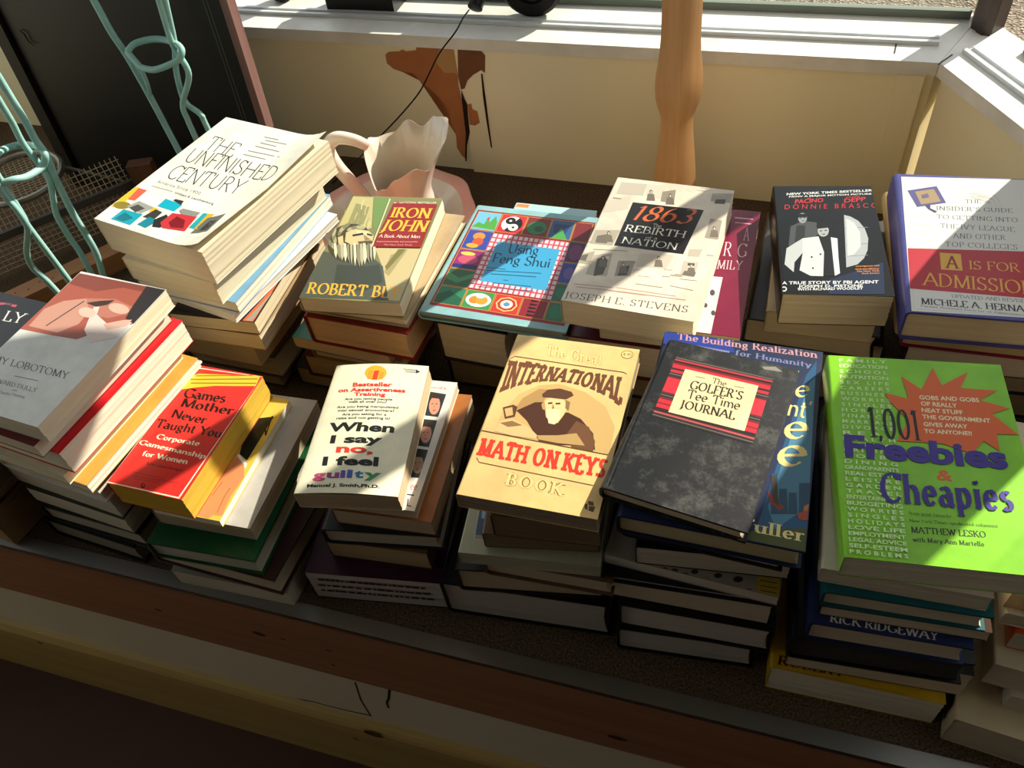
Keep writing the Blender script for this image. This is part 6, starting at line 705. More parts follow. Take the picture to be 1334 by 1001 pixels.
{'kind': 'pb','x': -0.125,'y': 0.7723,'z': 0.2144,'rot': -0.0635,'w': 0.1503,'d': 0.2403,'t': 0.036,'cover': '#d9cbb8','pages': '#e2cba4','pale': 0.5,'label': 'parchment coloured paperback with a black title box and grey engravings','group': 'books in the stack under the parchment paperback','art': [('cover_picture','poly','#b8ad9c',0,[(8.42,230.62),(41.52,232.95),(42.74,208.15),(8.71,205.37)]),('cover_picture','poly','#c9beac',1,[(41.52,232.95),(66.11,233.64),(67.88,205.12),(45.08,208.63)]),('cover_picture','poly','#8d8375',2,[(64.21,220.76),(79.62,228.01),(83.44,200.25),(66.48,200.78)]),('cover_picture','poly','#c3b7a5',0,[(-1.16,186.86),(28.66,205.28),(31.05,177.39),(2.98,163.55)]),('cover_picture','poly','#9d9384',0,[(125.03,228.97),(149.99,234.03),(151.2,214.24),(125.79,212.98)]),('cover_picture','poly','#4d473f',1,[(131.82,218.22),(143.08,220.53),(143.66,211.1),(131.19,209.31)]),('cover_picture','poly','#968c7d',0,[(132.42,179.16),(146.31,178.29),(148.71,141.66),(133.0,141.87)]),('cover_picture','poly','#a89d8c',0,[(3.28,128.61),(32.72,134.97),(31.46,104.91),(3.75,102.46)]),('cover_picture','poly','#6d655a',1,[(8.64,118.42),(21.16,124.91),(23.84,106.89),(9.96,105.67)]),('cover_picture','poly','#a59a89',0,[(-4.48,82.37),(14.46,90.22),(14.75,65.33),(-1.55,65.15)]),('cover_picture','poly','#665f54',1,[(-1.23,79.49),(8.22,83.41),(8.41,70.95),(0.73,69.21)]),('cover_picture','poly','#b2a796',1,[(14.23,82.96),(35.24,91.25),(39.76,50.33),(15.26,48.1)]),('cover_picture','poly','#5b544b',2,[(20.57,77.25),(31.8,86.9),(34.28,69.78),(34.58,52.55),(24.8,46.88),(22.23,63.54)]),('cover_picture','poly','#cdbfa9',3,[(28.36,82.56),(31.11,86.03),(34.51,82.16),(32.49,77.81)]),('cover_picture','poly','#9d9282',0,[(45.44,79.33),(64.85,83.72),(65.22,56.21),(48.27,52.3)]),('cover_picture','poly','#575047',1,[(51.34,70.18),(60.55,74.01),(61.62,57.08),(51.28,53.67)]),('cover_picture','poly','#bfb3a1',0,[(65.75,98.08),(105.26,103.38),(102.08,78.32),(67.39,73.84)]),('cover_picture','poly','#b3a897',0,[(120.12,117.35),(135.03,120.67),(133.55,106.22),(120.52,105.05)]),('cover_picture','poly','#b9ae9d',0,[(118.09,95.76),(135.59,96.26),(135.44,70.77),(119.25,70.38)]),('cover_picture','poly','#ddd0bb',1,[(124.41,92.0),(130.91,92.44),(132.05,81.77),(125.47,81.96)]),('cover_picture','poly','#4f4941',2,[(123.57,92.85),(131.26,93.9),(131.8,89.21),(124.56,88.25)]),('cover_picture','poly','#6f675b',1,[(122.83,78.98),(135.83,79.25),(135.37,71.09),(121.26,71.18)]),('small_lettering','poly','#b08a78',0,[(7.36,28.67),(51.49,32.33),(51.26,33.46),(7.09,29.81)]),('small_lettering','poly','#b08a78',1,[(10.93,24.48),(61.52,28.11),(61.3,29.23),(10.67,25.61)]),('small_lettering','poly','#b08a78',0,[(55.66,33.31),(122.86,34.52),(122.72,35.63),(55.46,34.44)]),('small_lettering','poly','#b08a78',2,[(61.51,28.11),(134.27,30.86),(134.13,31.96),(61.31,29.23)]),('small_lettering','poly','#b08a78',3,[(48.59,26.7),(91.98,28.8),(91.8,29.92),(48.37,27.82)]),('small_lettering','poly','#8f8474',0,[(74.89,44.44),(105.41,44.99),(105.26,46.12),(74.71,45.58)]),('small_lettering','poly','#8f8474',0,[(112.89,50.03),(139.05,48.02),(138.97,49.14),(112.78,51.16)]),('small_lettering','poly','#8f8474',0,[(141.37,110.86),(158.78,111.28),(158.65,112.5),(141.22,112.08)]),('small_lettering','poly','#8f8474',0,[(120.74,63.43),(139.91,64.57),(139.76,65.72),(120.58,64.59)]),('small_lettering','poly','#8f8474',0,[(11.41,92.51),(51.96,97.94),(51.68,99.17),(11.09,93.75)]),('cover_picture','poly','#b5aa9a',0,[(2.51,59.07),(9.69,59.6),(9.5,60.4),(2.32,59.86)]),('cover_picture','poly','#a3988a',4,[(24.89,84.72),(35.42,85.44),(34.97,87.61),(24.42,86.9)]),('cover_picture','poly','#b5aa9a',1,[(99.85,75.34),(109.66,76.05),(109.33,78.14),(99.5,77.44)]),('cover_picture','poly','#a3988a',2,[(-0.06,68.39),(5.98,68.83),(5.48,70.97),(-0.57,70.54)]),('cover_picture','poly','#8c8276',3,[(4.35,69.38),(18.25,70.38),(17.98,71.59),(4.06,70.59)]),('cover_picture','poly','#a3988a',2,[(113.73,69.53),(122.0,70.15),(121.69,72.22),(113.41,71.61)]),('cover_picture','poly','#8c8276',0,[(73.57,58.49),(87.46,59.55),(87.32,60.32),(73.43,59.26)]),('cover_picture','poly','#b5aa9a',0,[(-11.49,117.58),(-4.01,118.01),(-4.54,120.31),(-12.03,119.87)]),('cover_picture','poly','#a3988a',3,[(109.2,67.17),(122.62,68.17),(122.31,70.23),(108.87,69.24)]),('cover_picture','poly','#b5aa9a',0,[(150.47,80.76),(160.52,81.48),(160.27,83.55),(150.19,82.84)]),('cover_picture','poly','#8c8276',1,[(7.17,194.56),(17.77,194.96),(17.26,197.47),(6.64,197.07)]),('cover_picture','poly','#b5aa9a',1,[(126.05,226.71),(140.02,227.14),(139.84,228.55),(125.86,228.13)]),('cover_picture','poly','#a3988a',0,[(108.07,237.11),(117.65,237.37),(117.45,238.81),(107.86,238.55)]),('cover_picture','poly','#8c8276',0,[(104.98,231.76),(116.86,232.1),(116.73,233.06),(104.84,232.72)]),('cover_picture','poly','#8c8276',0,[(-39.43,209.64),(-33.4,209.84),(-34.01,212.43),(-40.05,212.23)]),('cover_picture','poly','#b5aa9a',0,[(-28.9,172.22),(-19.18,172.64),(-19.75,175.11),(-29.5,174.69)]),('cover_picture','poly','#a3988a',1,[(61.79,67.52),(73.59,68.38),(73.44,69.17),(61.64,68.3)]),('cover_picture','poly','#8c8276',0,[(100.29,63.61),(109.84,64.33),(109.66,65.49),(100.09,64.77)]),('cover_picture','poly','#8c8276',1,[(51.13,78.51),(66.63,79.6),(66.41,80.8),(50.89,79.71)]),('cover_picture','poly','#b5aa9a',0,[(-7.79,96.56),(4.13,97.33),(3.94,98.16),(-7.99,97.39)]),('cover_picture','poly','#a3988a',0,[(-20.94,140.24),(-8.67,140.88),(-8.97,142.21),(-21.26,141.57)]),('cover_picture','poly','#8c8276',1,[(-9.09,104.67),(4.15,105.49),(3.86,106.76),(-9.39,105.94)]),('cover_picture','poly','#5f574d',4,[(28.62,80.84),(28.8,78.79),(28.16,77.36),(26.95,77.09),(25.62,78.07),(24.69,79.95),(24.5,82.0),(25.14,83.44),(26.36,83.72),(27.69,82.72)]),('cover_picture','poly','#6f675b',5,[(24.11,76.27),(31.28,77.18),(35.91,65.62),(25.79,64.0)]),('cover_picture','poly','#c9bda8',5,[(28.15,80.02),(28.24,78.53),(27.63,77.77),(26.69,78.19),(25.97,79.53),(25.88,81.02),(26.49,81.78),(27.43,81.37)]),('cover_picture','poly','#5f574d',2,[(54.37,75.04),(54.52,73.03),(53.87,71.62),(52.68,71.35),(51.39,72.32),(50.5,74.16),(50.35,76.18),(51.0,77.6),(52.2,77.88),(53.49,76.9)]),('cover_picture','poly','#6f675b',3,[(49.88,70.54),(56.92,71.45),(61.28,60.07),(51.33,58.46)]),('cover_picture','poly','#c9bda8',3,[(53.9,74.24),(53.96,72.78),(53.35,72.03),(52.44,72.43),(51.75,73.75),(51.69,75.22),(52.3,75.97),(53.22,75.56)]),('cover_picture','poly','#5f574d',3,[(130.13,89.86),(130.18,87.86),(129.49,86.46),(128.33,86.19),(127.14,87.17),(126.37,89.01),(126.32,91.01),(127.01,92.42),(128.18,92.69),(129.37,91.71)]),('cover_picture','poly','#6f675b',4,[(125.6,85.4),(132.41,86.28),(136.08,74.94),(126.44,73.38)]),('cover_picture','poly','#c9bda8',4,[(129.64,89.07),(129.63,87.61),(129.01,86.87),(128.15,87.27),(127.55,88.59),(127.57,90.05),(128.18,90.79),(129.05,90.38)]),('cover_picture','poly','#5f574d',1,[(91.27,94.95),(91.36,92.91),(90.69,91.48),(89.5,91.22),(88.25,92.21),(87.42,94.08),(87.32,96.13),(87.99,97.57),(89.18,97.83),(90.43,96.83)]),('cover_picture','poly','#6f675b',2,[(86.72,90.42),(93.7,91.29),(97.76,79.73),(87.88,78.17)]),('cover_picture','poly','#c9bda8',2,[(90.78,94.14),(90.81,92.66),(90.19,91.9),(89.3,92.31),(88.65,93.66),(88.62,95.14),(89.24,95.9),(90.13,95.49)]),('cover_picture','poly','#5f574d',2,[(22.69,127.13),(22.89,124.95),(22.23,123.45),(20.98,123.17),(19.61,124.24),(18.63,126.24),(18.43,128.42),(19.09,129.94),(20.34,130.21),(21.72,129.13)]),('cover_picture','poly','#6f675b',3,[(18.06,122.35),(25.45,123.21),(30.28,110.89),(19.84,109.33)]),('cover_picture','poly','#c9bda8',3,[(22.22,126.27),(22.31,124.69),(21.68,123.89),(20.71,124.34),(19.96,125.78),(19.87,127.36),(20.49,128.16),(21.46,127.71)]),('cover_picture','poly','#5f574d',1,[(142.29,162.36),(142.32,160.18),(141.59,158.67),(140.39,158.41),(139.16,159.49),(138.37,161.52),(138.34,163.71),(139.07,165.23),(140.28,165.49),(141.51,164.39)]),('cover_picture','poly','#6f675b',1,[(137.55,157.61),(144.63,158.4),(148.34,145.95),(138.32,144.49)]),('cover_picture','poly','#c9bda8',2,[(141.77,161.5),(141.75,159.92),(141.1,159.12),(140.21,159.59),(139.6,161.04),(139.62,162.63),(140.27,163.42),(141.16,162.96)]),('cover_picture','poly','#5f574d',2,[(52.28,218.35),(52.44,215.94),(51.73,214.3),(50.43,214.04),(49.03,215.25),(48.06,217.49),(47.89,219.9),(48.59,221.56),(49.9,221.82),(51.31,220.59)]),('cover_picture','poly','#6f675b',2,[(47.39,213.22),(55.06,213.95),(59.84,200.22),(48.99,198.8)]),('cover_picture','poly','#c9bda8',3,[(51.77,217.41),(51.83,215.67),(51.17,214.81),(50.18,215.33),(49.42,216.94),(49.36,218.69),(50.02,219.55),(51.02,219.02)]),('cover_picture','poly','#5f574d',3,[(77.41,215.21),(77.53,212.83),(76.82,211.21),(75.53,210.94),(74.17,212.15),(73.24,214.36),(73.11,216.74),(73.83,218.38),(75.12,218.64),(76.49,217.43)]),('cover_picture','poly','#6f675b',3,[(72.52,210.13),(80.08,210.86),(84.58,197.29),(73.9,195.88)]),('cover_picture','poly','#c9bda8',4,[(76.89,214.29),(76.93,212.56),(76.27,211.71),(75.3,212.23),(74.58,213.81),(74.54,215.54),(75.2,216.4),(76.18,215.88)]),('cover_picture','poly','#1d1c1c',1,[(33.59,191.99),(121.62,193.92),(115.19,107.02),(33.23,105.3)]),('title_lettering','text','#c8623a',2,('script','1863',(39.28,157.09),(70.51,6.58),(6.84,29.83))),('small_lettering','text','#d8c9ae',3,('script','The',(68.3,149.46),(10.77,0.04),(0.38,6.18))),('title_lettering','text','#e6ded0',4,('serif','REBIRTH',(37.34,133.7),(73.31,2.55),(0.36,13.01))),('small_lettering','text','#d8c9ae',5,('script','of a',(65.73,125.68),(14.14,0.89),(0.28,4.51))),('title_lettering','text','#e6ded0',6,('serif','NATION',(39.63,111.11),(66.23,1.64),(0.55,11.95))),('author_lettering','text','#4b4640',0,('didone','JOSEPH E. STEVENS',(3.17,4.41),(136.79,8.03),(-0.57,10.39)))]},
{'kind': 'pb','x': -0.0879,'y': 0.7833,'z': 0.1844,'rot': -0.0039,'w': 0.1592,'d': 0.2294,'t': 0.03,'cover': '#7a1c38','pages': '#d3b98e','pale': 0.5,'label': 'magenta paperback with pale letters sticking out right of the parchment paperback','group': 'books in the stack under the parchment paperback','art': [('cover_picture','poly','#d9d3cb',0,[(114.59,96.35),(128.43,96.89),(127.51,0.28),(105.48,1.0)]),('cover_picture','poly','#4d4a48',1,[(123.1,68.7),(123.17,67.03),(122.96,65.48),(122.47,64.2),(121.77,63.31),(120.91,62.9),(119.98,63.0),(119.08,63.61),(118.28,64.67),(117.67,66.07),(117.3,67.69),(117.22,69.36),(117.44,70.91),(117.92,72.21),(118.63,73.11),(119.49,73.52),(120.43,73.42),(121.34,72.8),(122.14,71.73),(122.74,70.32)]),('cover_picture','poly','#4d4a48',1,[(117.79,45.77),(117.85,44.53),(117.69,43.37),(117.33,42.41),(116.79,41.74),(116.14,41.42),(115.43,41.5),(114.74,41.95),(114.14,42.74),(113.67,43.79),(113.39,44.99),(113.33,46.24),(113.48,47.4),(113.85,48.37),(114.39,49.05),(115.04,49.36),(115.75,49.29),(116.44,48.83),(117.05,48.04),(117.52,46.98)]),('cover_picture','poly','#4d4a48',1,[(127.99,34.84),(128.05,33.49),(127.86,32.24),(127.46,31.2),(126.87,30.47),(126.17,30.13),(125.4,30.21),(124.65,30.69),(124.0,31.54),(123.5,32.67),(123.2,33.98),(123.14,35.33),(123.32,36.59),(123.73,37.64),(124.31,38.37),(125.03,38.71),(125.8,38.63),(126.55,38.14),(127.2,37.28),(127.7,36.14)]),('title_lettering','text','#e6bfc8',0,('didone','A',(143.95,168.92),(7.12,0.35),(-1.4,26.05))),('title_lettering','text','#e6bfc8',1,('didone','R G',(123.49,136.36),(27.23,0.66),(-0.38,26.14))),('title_lettering','text','#e6bfc8',2,('didone','FAMILY',(103.46,109.11),(45.61,4.68),(-0.39,16.35))),('small_lettering','poly','#d9a0b0',0,[(128.9,211.28),(151.46,211.38),(151.33,213.89),(128.74,213.8)]),('small_lettering','poly','#d9a0b0',0,[(130.48,201.96),(150.51,201.74),(150.43,203.6),(130.38,203.82)])]},
{'kind': 'hc','x': -0.1497,'y': 0.7717,'z': 0.1244,'rot': -0.0154,'w': 0.1244,'d': 0.21,'t': 0.06,'cover': '#5a1a24','pages': '#c8a878','pale': 0.5,'label': 'cream-paged maroon hardcover under the magenta paperback','group': 'books in the stack under the parchment paperback'},
{'kind': 'hc','x': -0.1531,'y': 0.7956,'z': 0.0604,'rot': -0.0151,'w': 0.127,'d': 0.21,'t': 0.064,'cover': '#2a2018','pages': '#a98a60','pale': 0.5,'label': 'second hardcover from the bottom under the parchment paperback','group': 'books in the stack under the parchment paperback'},
{'kind': 'hc','x': -0.1529,'y': 0.8063,'z': 0.0004,'rot': -0.0056,'w': 0.1326,'d': 0.21,'t': 0.06,'cover': '#241c18','pages': '#9a7d56','pale': 0.5,'label': 'bottom hardcover under the parchment paperback','group': 'books in the stack under the parchment paperback'},
{'kind': 'pb','x': 0.0718,'y': 0.8091,'z': 0.2084,'rot': 0.1332,'w': 0.1144,'d': 0.1965,'t': 0.045,'cover': '#121214','pages': '#c9ad7a','pale': 0.5,'label': 'black paperback with a grey picture of two men in coats','group': 'books in the stack under the black two men paperback','art': [('cover_picture','poly','#a9acae',0,[(77.41,139.46),(84.17,136.5),(92.06,128.32),(97.41,114.34),(99.13,96.28),(95.75,75.08),(90.35,61.2),(82.5,50.84),(70.25,45.14)]),('cover_picture','poly','#7c8083',1,[(75.64,113.5),(101.09,116.1),(101.18,117.09),(75.71,114.49)]),('cover_picture','poly','#7c8083',1,[(72.59,83.91),(97.56,86.54),(97.64,87.5),(72.66,84.86)]),('cover_picture','poly','#7c8083',1,[(70.51,63.67),(95.14,66.33),(95.22,67.25),(70.58,64.59)]),('cover_picture','poly','#c3c6c6',2,[(78.92,132.66),(86.55,126.01),(91.81,106.95),(89.38,81.92),(81.04,67.83),(73.5,64.2)]),('cover_picture','poly','#47494a',0,[(15.92,116.8),(30.06,127.51),(45.44,124.71),(45.8,102.53),(26.93,84.15),(11.43,80.26)]),('cover_picture','poly','#2c2d2e',1,[(22.74,118.77),(32.77,118.91),(29.9,94.98),(18.45,87.55)]),('cover_picture','poly','#8e9090',1,[(35.38,132.89),(34.91,129.83),(34.0,127.08),(32.75,124.9),(31.28,123.49),(29.73,122.99),(28.24,123.45),(26.97,124.82),(26.03,126.98),(25.52,129.72),(25.49,132.77),(25.95,135.84),(26.84,138.63),(28.1,140.85),(29.58,142.29),(31.16,142.8),(32.66,142.32),(33.94,140.91),(34.87,138.72),(35.37,135.95)]),('cover_picture','poly','#161616',2,[(25.11,140.42),(36.01,141.31),(35.04,134.41),(25.09,133.53)]),('cover_picture','poly','#3a3b3c',3,[(27.32,133.17),(29.59,133.58),(29.48,132.06),(27.21,131.65)]),('cover_picture','poly','#3a3b3c',3,[(31.87,133.99),(34.14,134.4),(34.03,132.87),(31.76,132.46)]),('cover_picture','poly','#5a5b5c',2,[(28.77,128.25),(32.38,128.68),(31.82,127.16),(29.11,126.75)]),('cover_picture','poly','#b9bbba',2,[(9.03,76.66),(27.71,94.94),(30.75,77.14),(16.12,52.47),(14.16,35.51),(5.21,48.76)]),('cover_picture','poly','#c9cbc9',3,[(27.71,94.94),(45.49,98.89),(49.1,70.54),(44.69,29.79),(31.39,30.05),(20.51,39.04),(25.66,66.51)]),('cover_picture','poly','#d3d5d3',0,[(54.22,99.05),(65.81,95.65),(63.78,63.97),(62.62,35.28),(56.8,30.82),(54.66,56.88)]),('cover_picture','poly','#1a1a1b',4,[(45.8,102.53),(58.9,102.76),(56.87,31.48),(44.69,29.79),(49.1,70.54)]),('cover_picture','poly','#a4a6a5',5,[(57.76,109.31),(57.15,105.9),(56.0,102.84),(54.44,100.4),(52.6,98.82),(50.67,98.26),(48.83,98.76),(47.26,100.27),(46.1,102.67),(45.49,105.71),(45.47,109.11),(46.06,112.53),(47.19,115.64),(48.77,118.13),(50.63,119.74),(52.59,120.32),(54.45,119.8),(56.04,118.24),(57.18,115.79),(57.77,112.71)]),('cover_picture','poly','#121212',6,[(44.44,117.96),(49.69,122.52),(58.47,121.89),(58.74,115.21),(46.66,112.81)]),('cover_picture','poly','#3a3b3c',6,[(47.7,109.51),(50.37,109.92),(50.21,108.08),(47.55,107.67)]),('cover_picture','poly','#3a3b3c',6,[(53.04,110.33),(55.73,111.11),(55.57,109.27),(52.87,108.49)]),('cover_picture','poly','#5a5b5c',6,[(49.36,103.32),(53.8,104.12),(52.73,101.92),(50.08,101.51)]),('cover_picture','poly','#2e2e2e',4,[(36.22,61.91),(35.81,60.68),(35.02,60.16),(34.3,60.64),(34.09,61.86),(34.49,63.09),(35.29,63.61),(36.01,63.13)]),('cover_picture','poly','#2e2e2e',4,[(35.97,42.84),(35.56,41.64),(34.78,41.13),(34.07,41.6),(33.86,42.78),(34.26,43.98),(35.05,44.49),(35.75,44.02)]),('cover_picture','poly','#2e2e2e',5,[(46.02,66.99),(45.6,65.76),(44.81,65.23),(44.09,65.72),(43.89,66.94),(44.3,68.18),(45.1,68.71),(45.81,68.21)]),('cover_picture','poly','#1d2740',5,[(49.5,23.39),(109.68,54.93),(104.29,2.91),(47.34,-0.38)]),('small_lettering','text','#d9d9d4',0,('sansb','NEW YORK TIMES BESTSELLER!',(15.11,177.44),(100.62,8.4),(0.53,4.87))),('small_lettering','text','#d9d9d4',1,('sansb','NOW A MAJOR MOTION PICTURE',(17.63,173.01),(95.06,6.42),(0.43,3.23))),('title_lettering','text','#c03034',2,('sansb','PACINO',(23.75,160.69),(32.66,3.38),(1.04,8.75))),('title_lettering','text','#c03034',2,('sansb','DEPP',(79.78,162.65),(24.66,4.09),(1.34,8.69))),('small_lettering','text','#c03034',3,('sansb','AL',(38.65,170.32),(4.62,0.42),(0.42,2.4))),('small_lettering','text','#c03034',3,('sansb','JOHNNY',(82.56,172.14),(16.87,1.67),(0.51,2.78))),('title_lettering','text','#c03034',3,('sans','D O N N I E   B R A S C O',(11.15,149.59),(105.01,4.02),(1.01,9.44))),('small_lettering','text','#d98a4a',6,('sansb','courageous and',(79.9,46.07),(24.58,2.02),(0.5,2.7))),('small_lettering','text','#d98a4a',7,('sansb','extraordinary',(78.97,41.38),(24.83,1.37),(0.5,2.68))),('small_lettering','text','#d98a4a',8,('sansb','The New York',(79.77,37.43),(23.98,1.69),(0.5,2.66))),('small_lettering','text','#d98a4a',9,('sansb','Book Review',(85.16,34.3),(18.12,1.2),(0.48,2.32))),('author_lettering','text','#dededa',6,('sansb','A TRUE STORY BY FBI AGENT',(0.28,14.64),(100.2,5.22),(0.51,5.24))),('author_lettering','text','#dededa',7,('sansb','JOSEPH D. PISTONE',(17.04,10.03),(66.54,3.52),(0.52,4.54))),('author_lettering','text','#dededa',8,('sansb','WITH RICHARD WOODLEY',(15.88,5.18),(67.63,4.24),(0.49,4.18))),('emblem','poly','#d0d0cc',0,[(5.29,7.7),(5.05,6.4),(4.54,5.22),(3.8,4.27),(2.89,3.65),(1.92,3.41),(0.97,3.58),(0.14,4.14),(-0.5,5.04),(-0.88,6.19),(-0.96,7.48),(-0.73,8.79),(-0.22,9.97),(0.52,10.93),(1.43,11.56),(2.41,11.79),(3.37,11.62),(4.2,11.05),(4.84,10.14),(5.21,8.99)]),('emblem','poly','#141414',1,[(4.04,7.65),(3.9,6.95),(3.6,6.32),(3.16,5.8),(2.62,5.47),(2.03,5.34),(1.46,5.43),(0.96,5.73),(0.57,6.21),(0.34,6.83),(0.29,7.53),(0.42,8.23),(0.72,8.87),(1.17,9.38),(1.71,9.72),(2.3,9.85),(2.87,9.76),(3.37,9.46),(3.76,8.97),(3.99,8.35)])]},
{'kind': 'pb','x': 0.0731,'y': 0.8196,'z': 0.1744,'rot': 0.0107,'w': 0.1177,'d': 0.19,'t': 0.034,'cover': '#b9a27c','pages': '#bf9d68','pale': 0.5,'label': 'cream-paged paperback directly under the black two men paperback','group': 'books in the stack under the black two men paperback'},
{'kind': 'hc','x': 0.072,'y': 0.8483,'z': 0.1324,'rot': -0.0388,'w': 0.1503,'d': 0.215,'t': 0.042,'cover': '#4a4038','pages': '#bd9d6c','pale': 0.5,'label': 'dark brown hardcover sticking out left under the black two men paperback','group': 'books in the stack under the black two men paperback'},
{'kind': 'pb','x': 0.0837,'y': 0.8653,'z': 0.0664,'rot': 0.005,'w': 0.1436,'d': 0.2,'t': 0.066,'cover': '#3a3028','pages': '#b4935f','pale': 0.5,'label': 'second book from the bottom under the black two men paperback','group': 'books in the stack under the black two men paperback'},
{'kind': 'hc','x': 0.0944,'y': 0.8857,'z': 0.0004,'rot': 0.0134,'w': 0.1504,'d': 0.2,'t': 0.066,'cover': '#2c2520','pages': '#a98a58','pale': 0.5,'label': 'bottom hardcover under the black two men paperback','group': 'books in the stack under the black two men paperback'},
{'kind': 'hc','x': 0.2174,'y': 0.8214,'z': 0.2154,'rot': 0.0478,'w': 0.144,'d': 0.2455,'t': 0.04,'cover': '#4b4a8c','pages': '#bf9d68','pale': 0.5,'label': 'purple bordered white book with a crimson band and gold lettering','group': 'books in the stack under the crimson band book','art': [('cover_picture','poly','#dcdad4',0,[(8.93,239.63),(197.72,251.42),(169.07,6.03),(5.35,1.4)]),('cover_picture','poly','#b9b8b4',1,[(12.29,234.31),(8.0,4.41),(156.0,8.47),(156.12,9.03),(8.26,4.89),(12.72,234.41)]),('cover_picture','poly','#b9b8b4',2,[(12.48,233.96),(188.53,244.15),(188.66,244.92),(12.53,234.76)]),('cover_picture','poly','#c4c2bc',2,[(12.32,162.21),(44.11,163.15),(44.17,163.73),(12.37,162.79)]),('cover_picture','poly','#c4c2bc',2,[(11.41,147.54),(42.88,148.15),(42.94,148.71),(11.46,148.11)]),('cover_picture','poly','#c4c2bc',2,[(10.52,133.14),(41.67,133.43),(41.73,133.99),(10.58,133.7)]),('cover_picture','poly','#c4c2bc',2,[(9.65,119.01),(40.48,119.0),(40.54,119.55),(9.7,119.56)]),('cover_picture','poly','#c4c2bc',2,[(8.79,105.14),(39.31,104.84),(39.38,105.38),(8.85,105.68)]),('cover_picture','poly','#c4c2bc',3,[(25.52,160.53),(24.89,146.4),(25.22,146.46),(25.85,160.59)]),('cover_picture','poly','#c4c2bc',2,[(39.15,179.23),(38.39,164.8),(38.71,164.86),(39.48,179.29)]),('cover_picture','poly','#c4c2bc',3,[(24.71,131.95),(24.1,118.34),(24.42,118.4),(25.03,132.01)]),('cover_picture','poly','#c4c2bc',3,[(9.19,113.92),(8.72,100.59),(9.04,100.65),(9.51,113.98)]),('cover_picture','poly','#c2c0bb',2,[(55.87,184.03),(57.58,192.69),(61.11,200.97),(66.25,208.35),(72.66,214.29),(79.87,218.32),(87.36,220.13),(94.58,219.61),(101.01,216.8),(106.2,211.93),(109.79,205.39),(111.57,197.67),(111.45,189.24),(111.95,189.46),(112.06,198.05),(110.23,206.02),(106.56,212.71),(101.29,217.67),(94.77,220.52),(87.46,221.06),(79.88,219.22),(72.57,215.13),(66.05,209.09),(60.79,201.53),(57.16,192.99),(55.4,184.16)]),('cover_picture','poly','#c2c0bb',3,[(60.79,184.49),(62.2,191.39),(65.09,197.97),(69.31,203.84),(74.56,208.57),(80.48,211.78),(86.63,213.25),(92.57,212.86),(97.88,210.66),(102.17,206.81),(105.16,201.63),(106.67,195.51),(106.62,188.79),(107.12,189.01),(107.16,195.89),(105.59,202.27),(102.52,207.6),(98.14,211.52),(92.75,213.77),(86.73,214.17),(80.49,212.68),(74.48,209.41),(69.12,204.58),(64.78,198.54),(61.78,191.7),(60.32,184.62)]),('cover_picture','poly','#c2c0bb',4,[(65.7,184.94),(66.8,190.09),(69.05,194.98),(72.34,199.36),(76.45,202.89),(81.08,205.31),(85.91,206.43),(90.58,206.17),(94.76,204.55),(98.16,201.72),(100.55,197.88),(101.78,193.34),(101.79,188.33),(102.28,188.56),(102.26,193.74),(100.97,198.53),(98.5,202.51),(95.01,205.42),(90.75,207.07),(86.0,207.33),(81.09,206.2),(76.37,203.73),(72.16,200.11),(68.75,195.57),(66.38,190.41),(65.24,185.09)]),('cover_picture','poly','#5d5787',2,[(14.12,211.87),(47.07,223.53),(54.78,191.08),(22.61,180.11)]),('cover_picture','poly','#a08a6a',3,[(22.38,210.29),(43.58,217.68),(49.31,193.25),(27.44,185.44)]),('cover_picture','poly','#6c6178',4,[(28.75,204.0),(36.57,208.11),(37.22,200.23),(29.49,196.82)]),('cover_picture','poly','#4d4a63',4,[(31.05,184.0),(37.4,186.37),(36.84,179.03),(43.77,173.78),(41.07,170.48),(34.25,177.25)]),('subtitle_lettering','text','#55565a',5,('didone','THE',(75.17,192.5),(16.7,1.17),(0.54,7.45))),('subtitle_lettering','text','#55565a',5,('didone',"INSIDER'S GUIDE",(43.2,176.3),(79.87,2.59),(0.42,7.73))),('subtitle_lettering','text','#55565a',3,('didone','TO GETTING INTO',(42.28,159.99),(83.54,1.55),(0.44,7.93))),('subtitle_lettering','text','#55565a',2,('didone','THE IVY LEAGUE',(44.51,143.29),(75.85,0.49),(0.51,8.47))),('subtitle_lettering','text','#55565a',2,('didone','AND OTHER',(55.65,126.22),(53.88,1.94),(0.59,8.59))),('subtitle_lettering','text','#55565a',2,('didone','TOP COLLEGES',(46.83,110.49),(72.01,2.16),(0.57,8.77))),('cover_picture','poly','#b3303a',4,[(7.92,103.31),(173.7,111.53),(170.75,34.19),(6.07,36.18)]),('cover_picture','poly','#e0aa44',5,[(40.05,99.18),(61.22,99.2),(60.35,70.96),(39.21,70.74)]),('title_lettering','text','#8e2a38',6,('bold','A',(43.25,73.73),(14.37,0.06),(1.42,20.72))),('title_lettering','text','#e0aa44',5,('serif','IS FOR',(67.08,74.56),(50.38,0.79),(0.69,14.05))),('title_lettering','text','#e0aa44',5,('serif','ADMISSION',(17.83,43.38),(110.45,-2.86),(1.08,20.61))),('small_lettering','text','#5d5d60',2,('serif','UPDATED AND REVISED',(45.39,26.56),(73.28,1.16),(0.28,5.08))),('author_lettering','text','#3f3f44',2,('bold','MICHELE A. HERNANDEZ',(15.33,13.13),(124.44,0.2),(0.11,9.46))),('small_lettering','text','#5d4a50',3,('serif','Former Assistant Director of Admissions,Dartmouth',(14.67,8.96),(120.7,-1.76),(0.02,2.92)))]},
{'kind': 'hc','x': 0.2226,'y': 0.845,'z': 0.1974,'rot': 0.0618,'w': 0.1561,'d': 0.24,'t': 0.018,'cover': '#b59c6a','pages': '#9a8d74','pale': 0.5,'label': 'tan spined thin hardcover directly under the crimson band book','group': 'books in the stack under the crimson band book'},
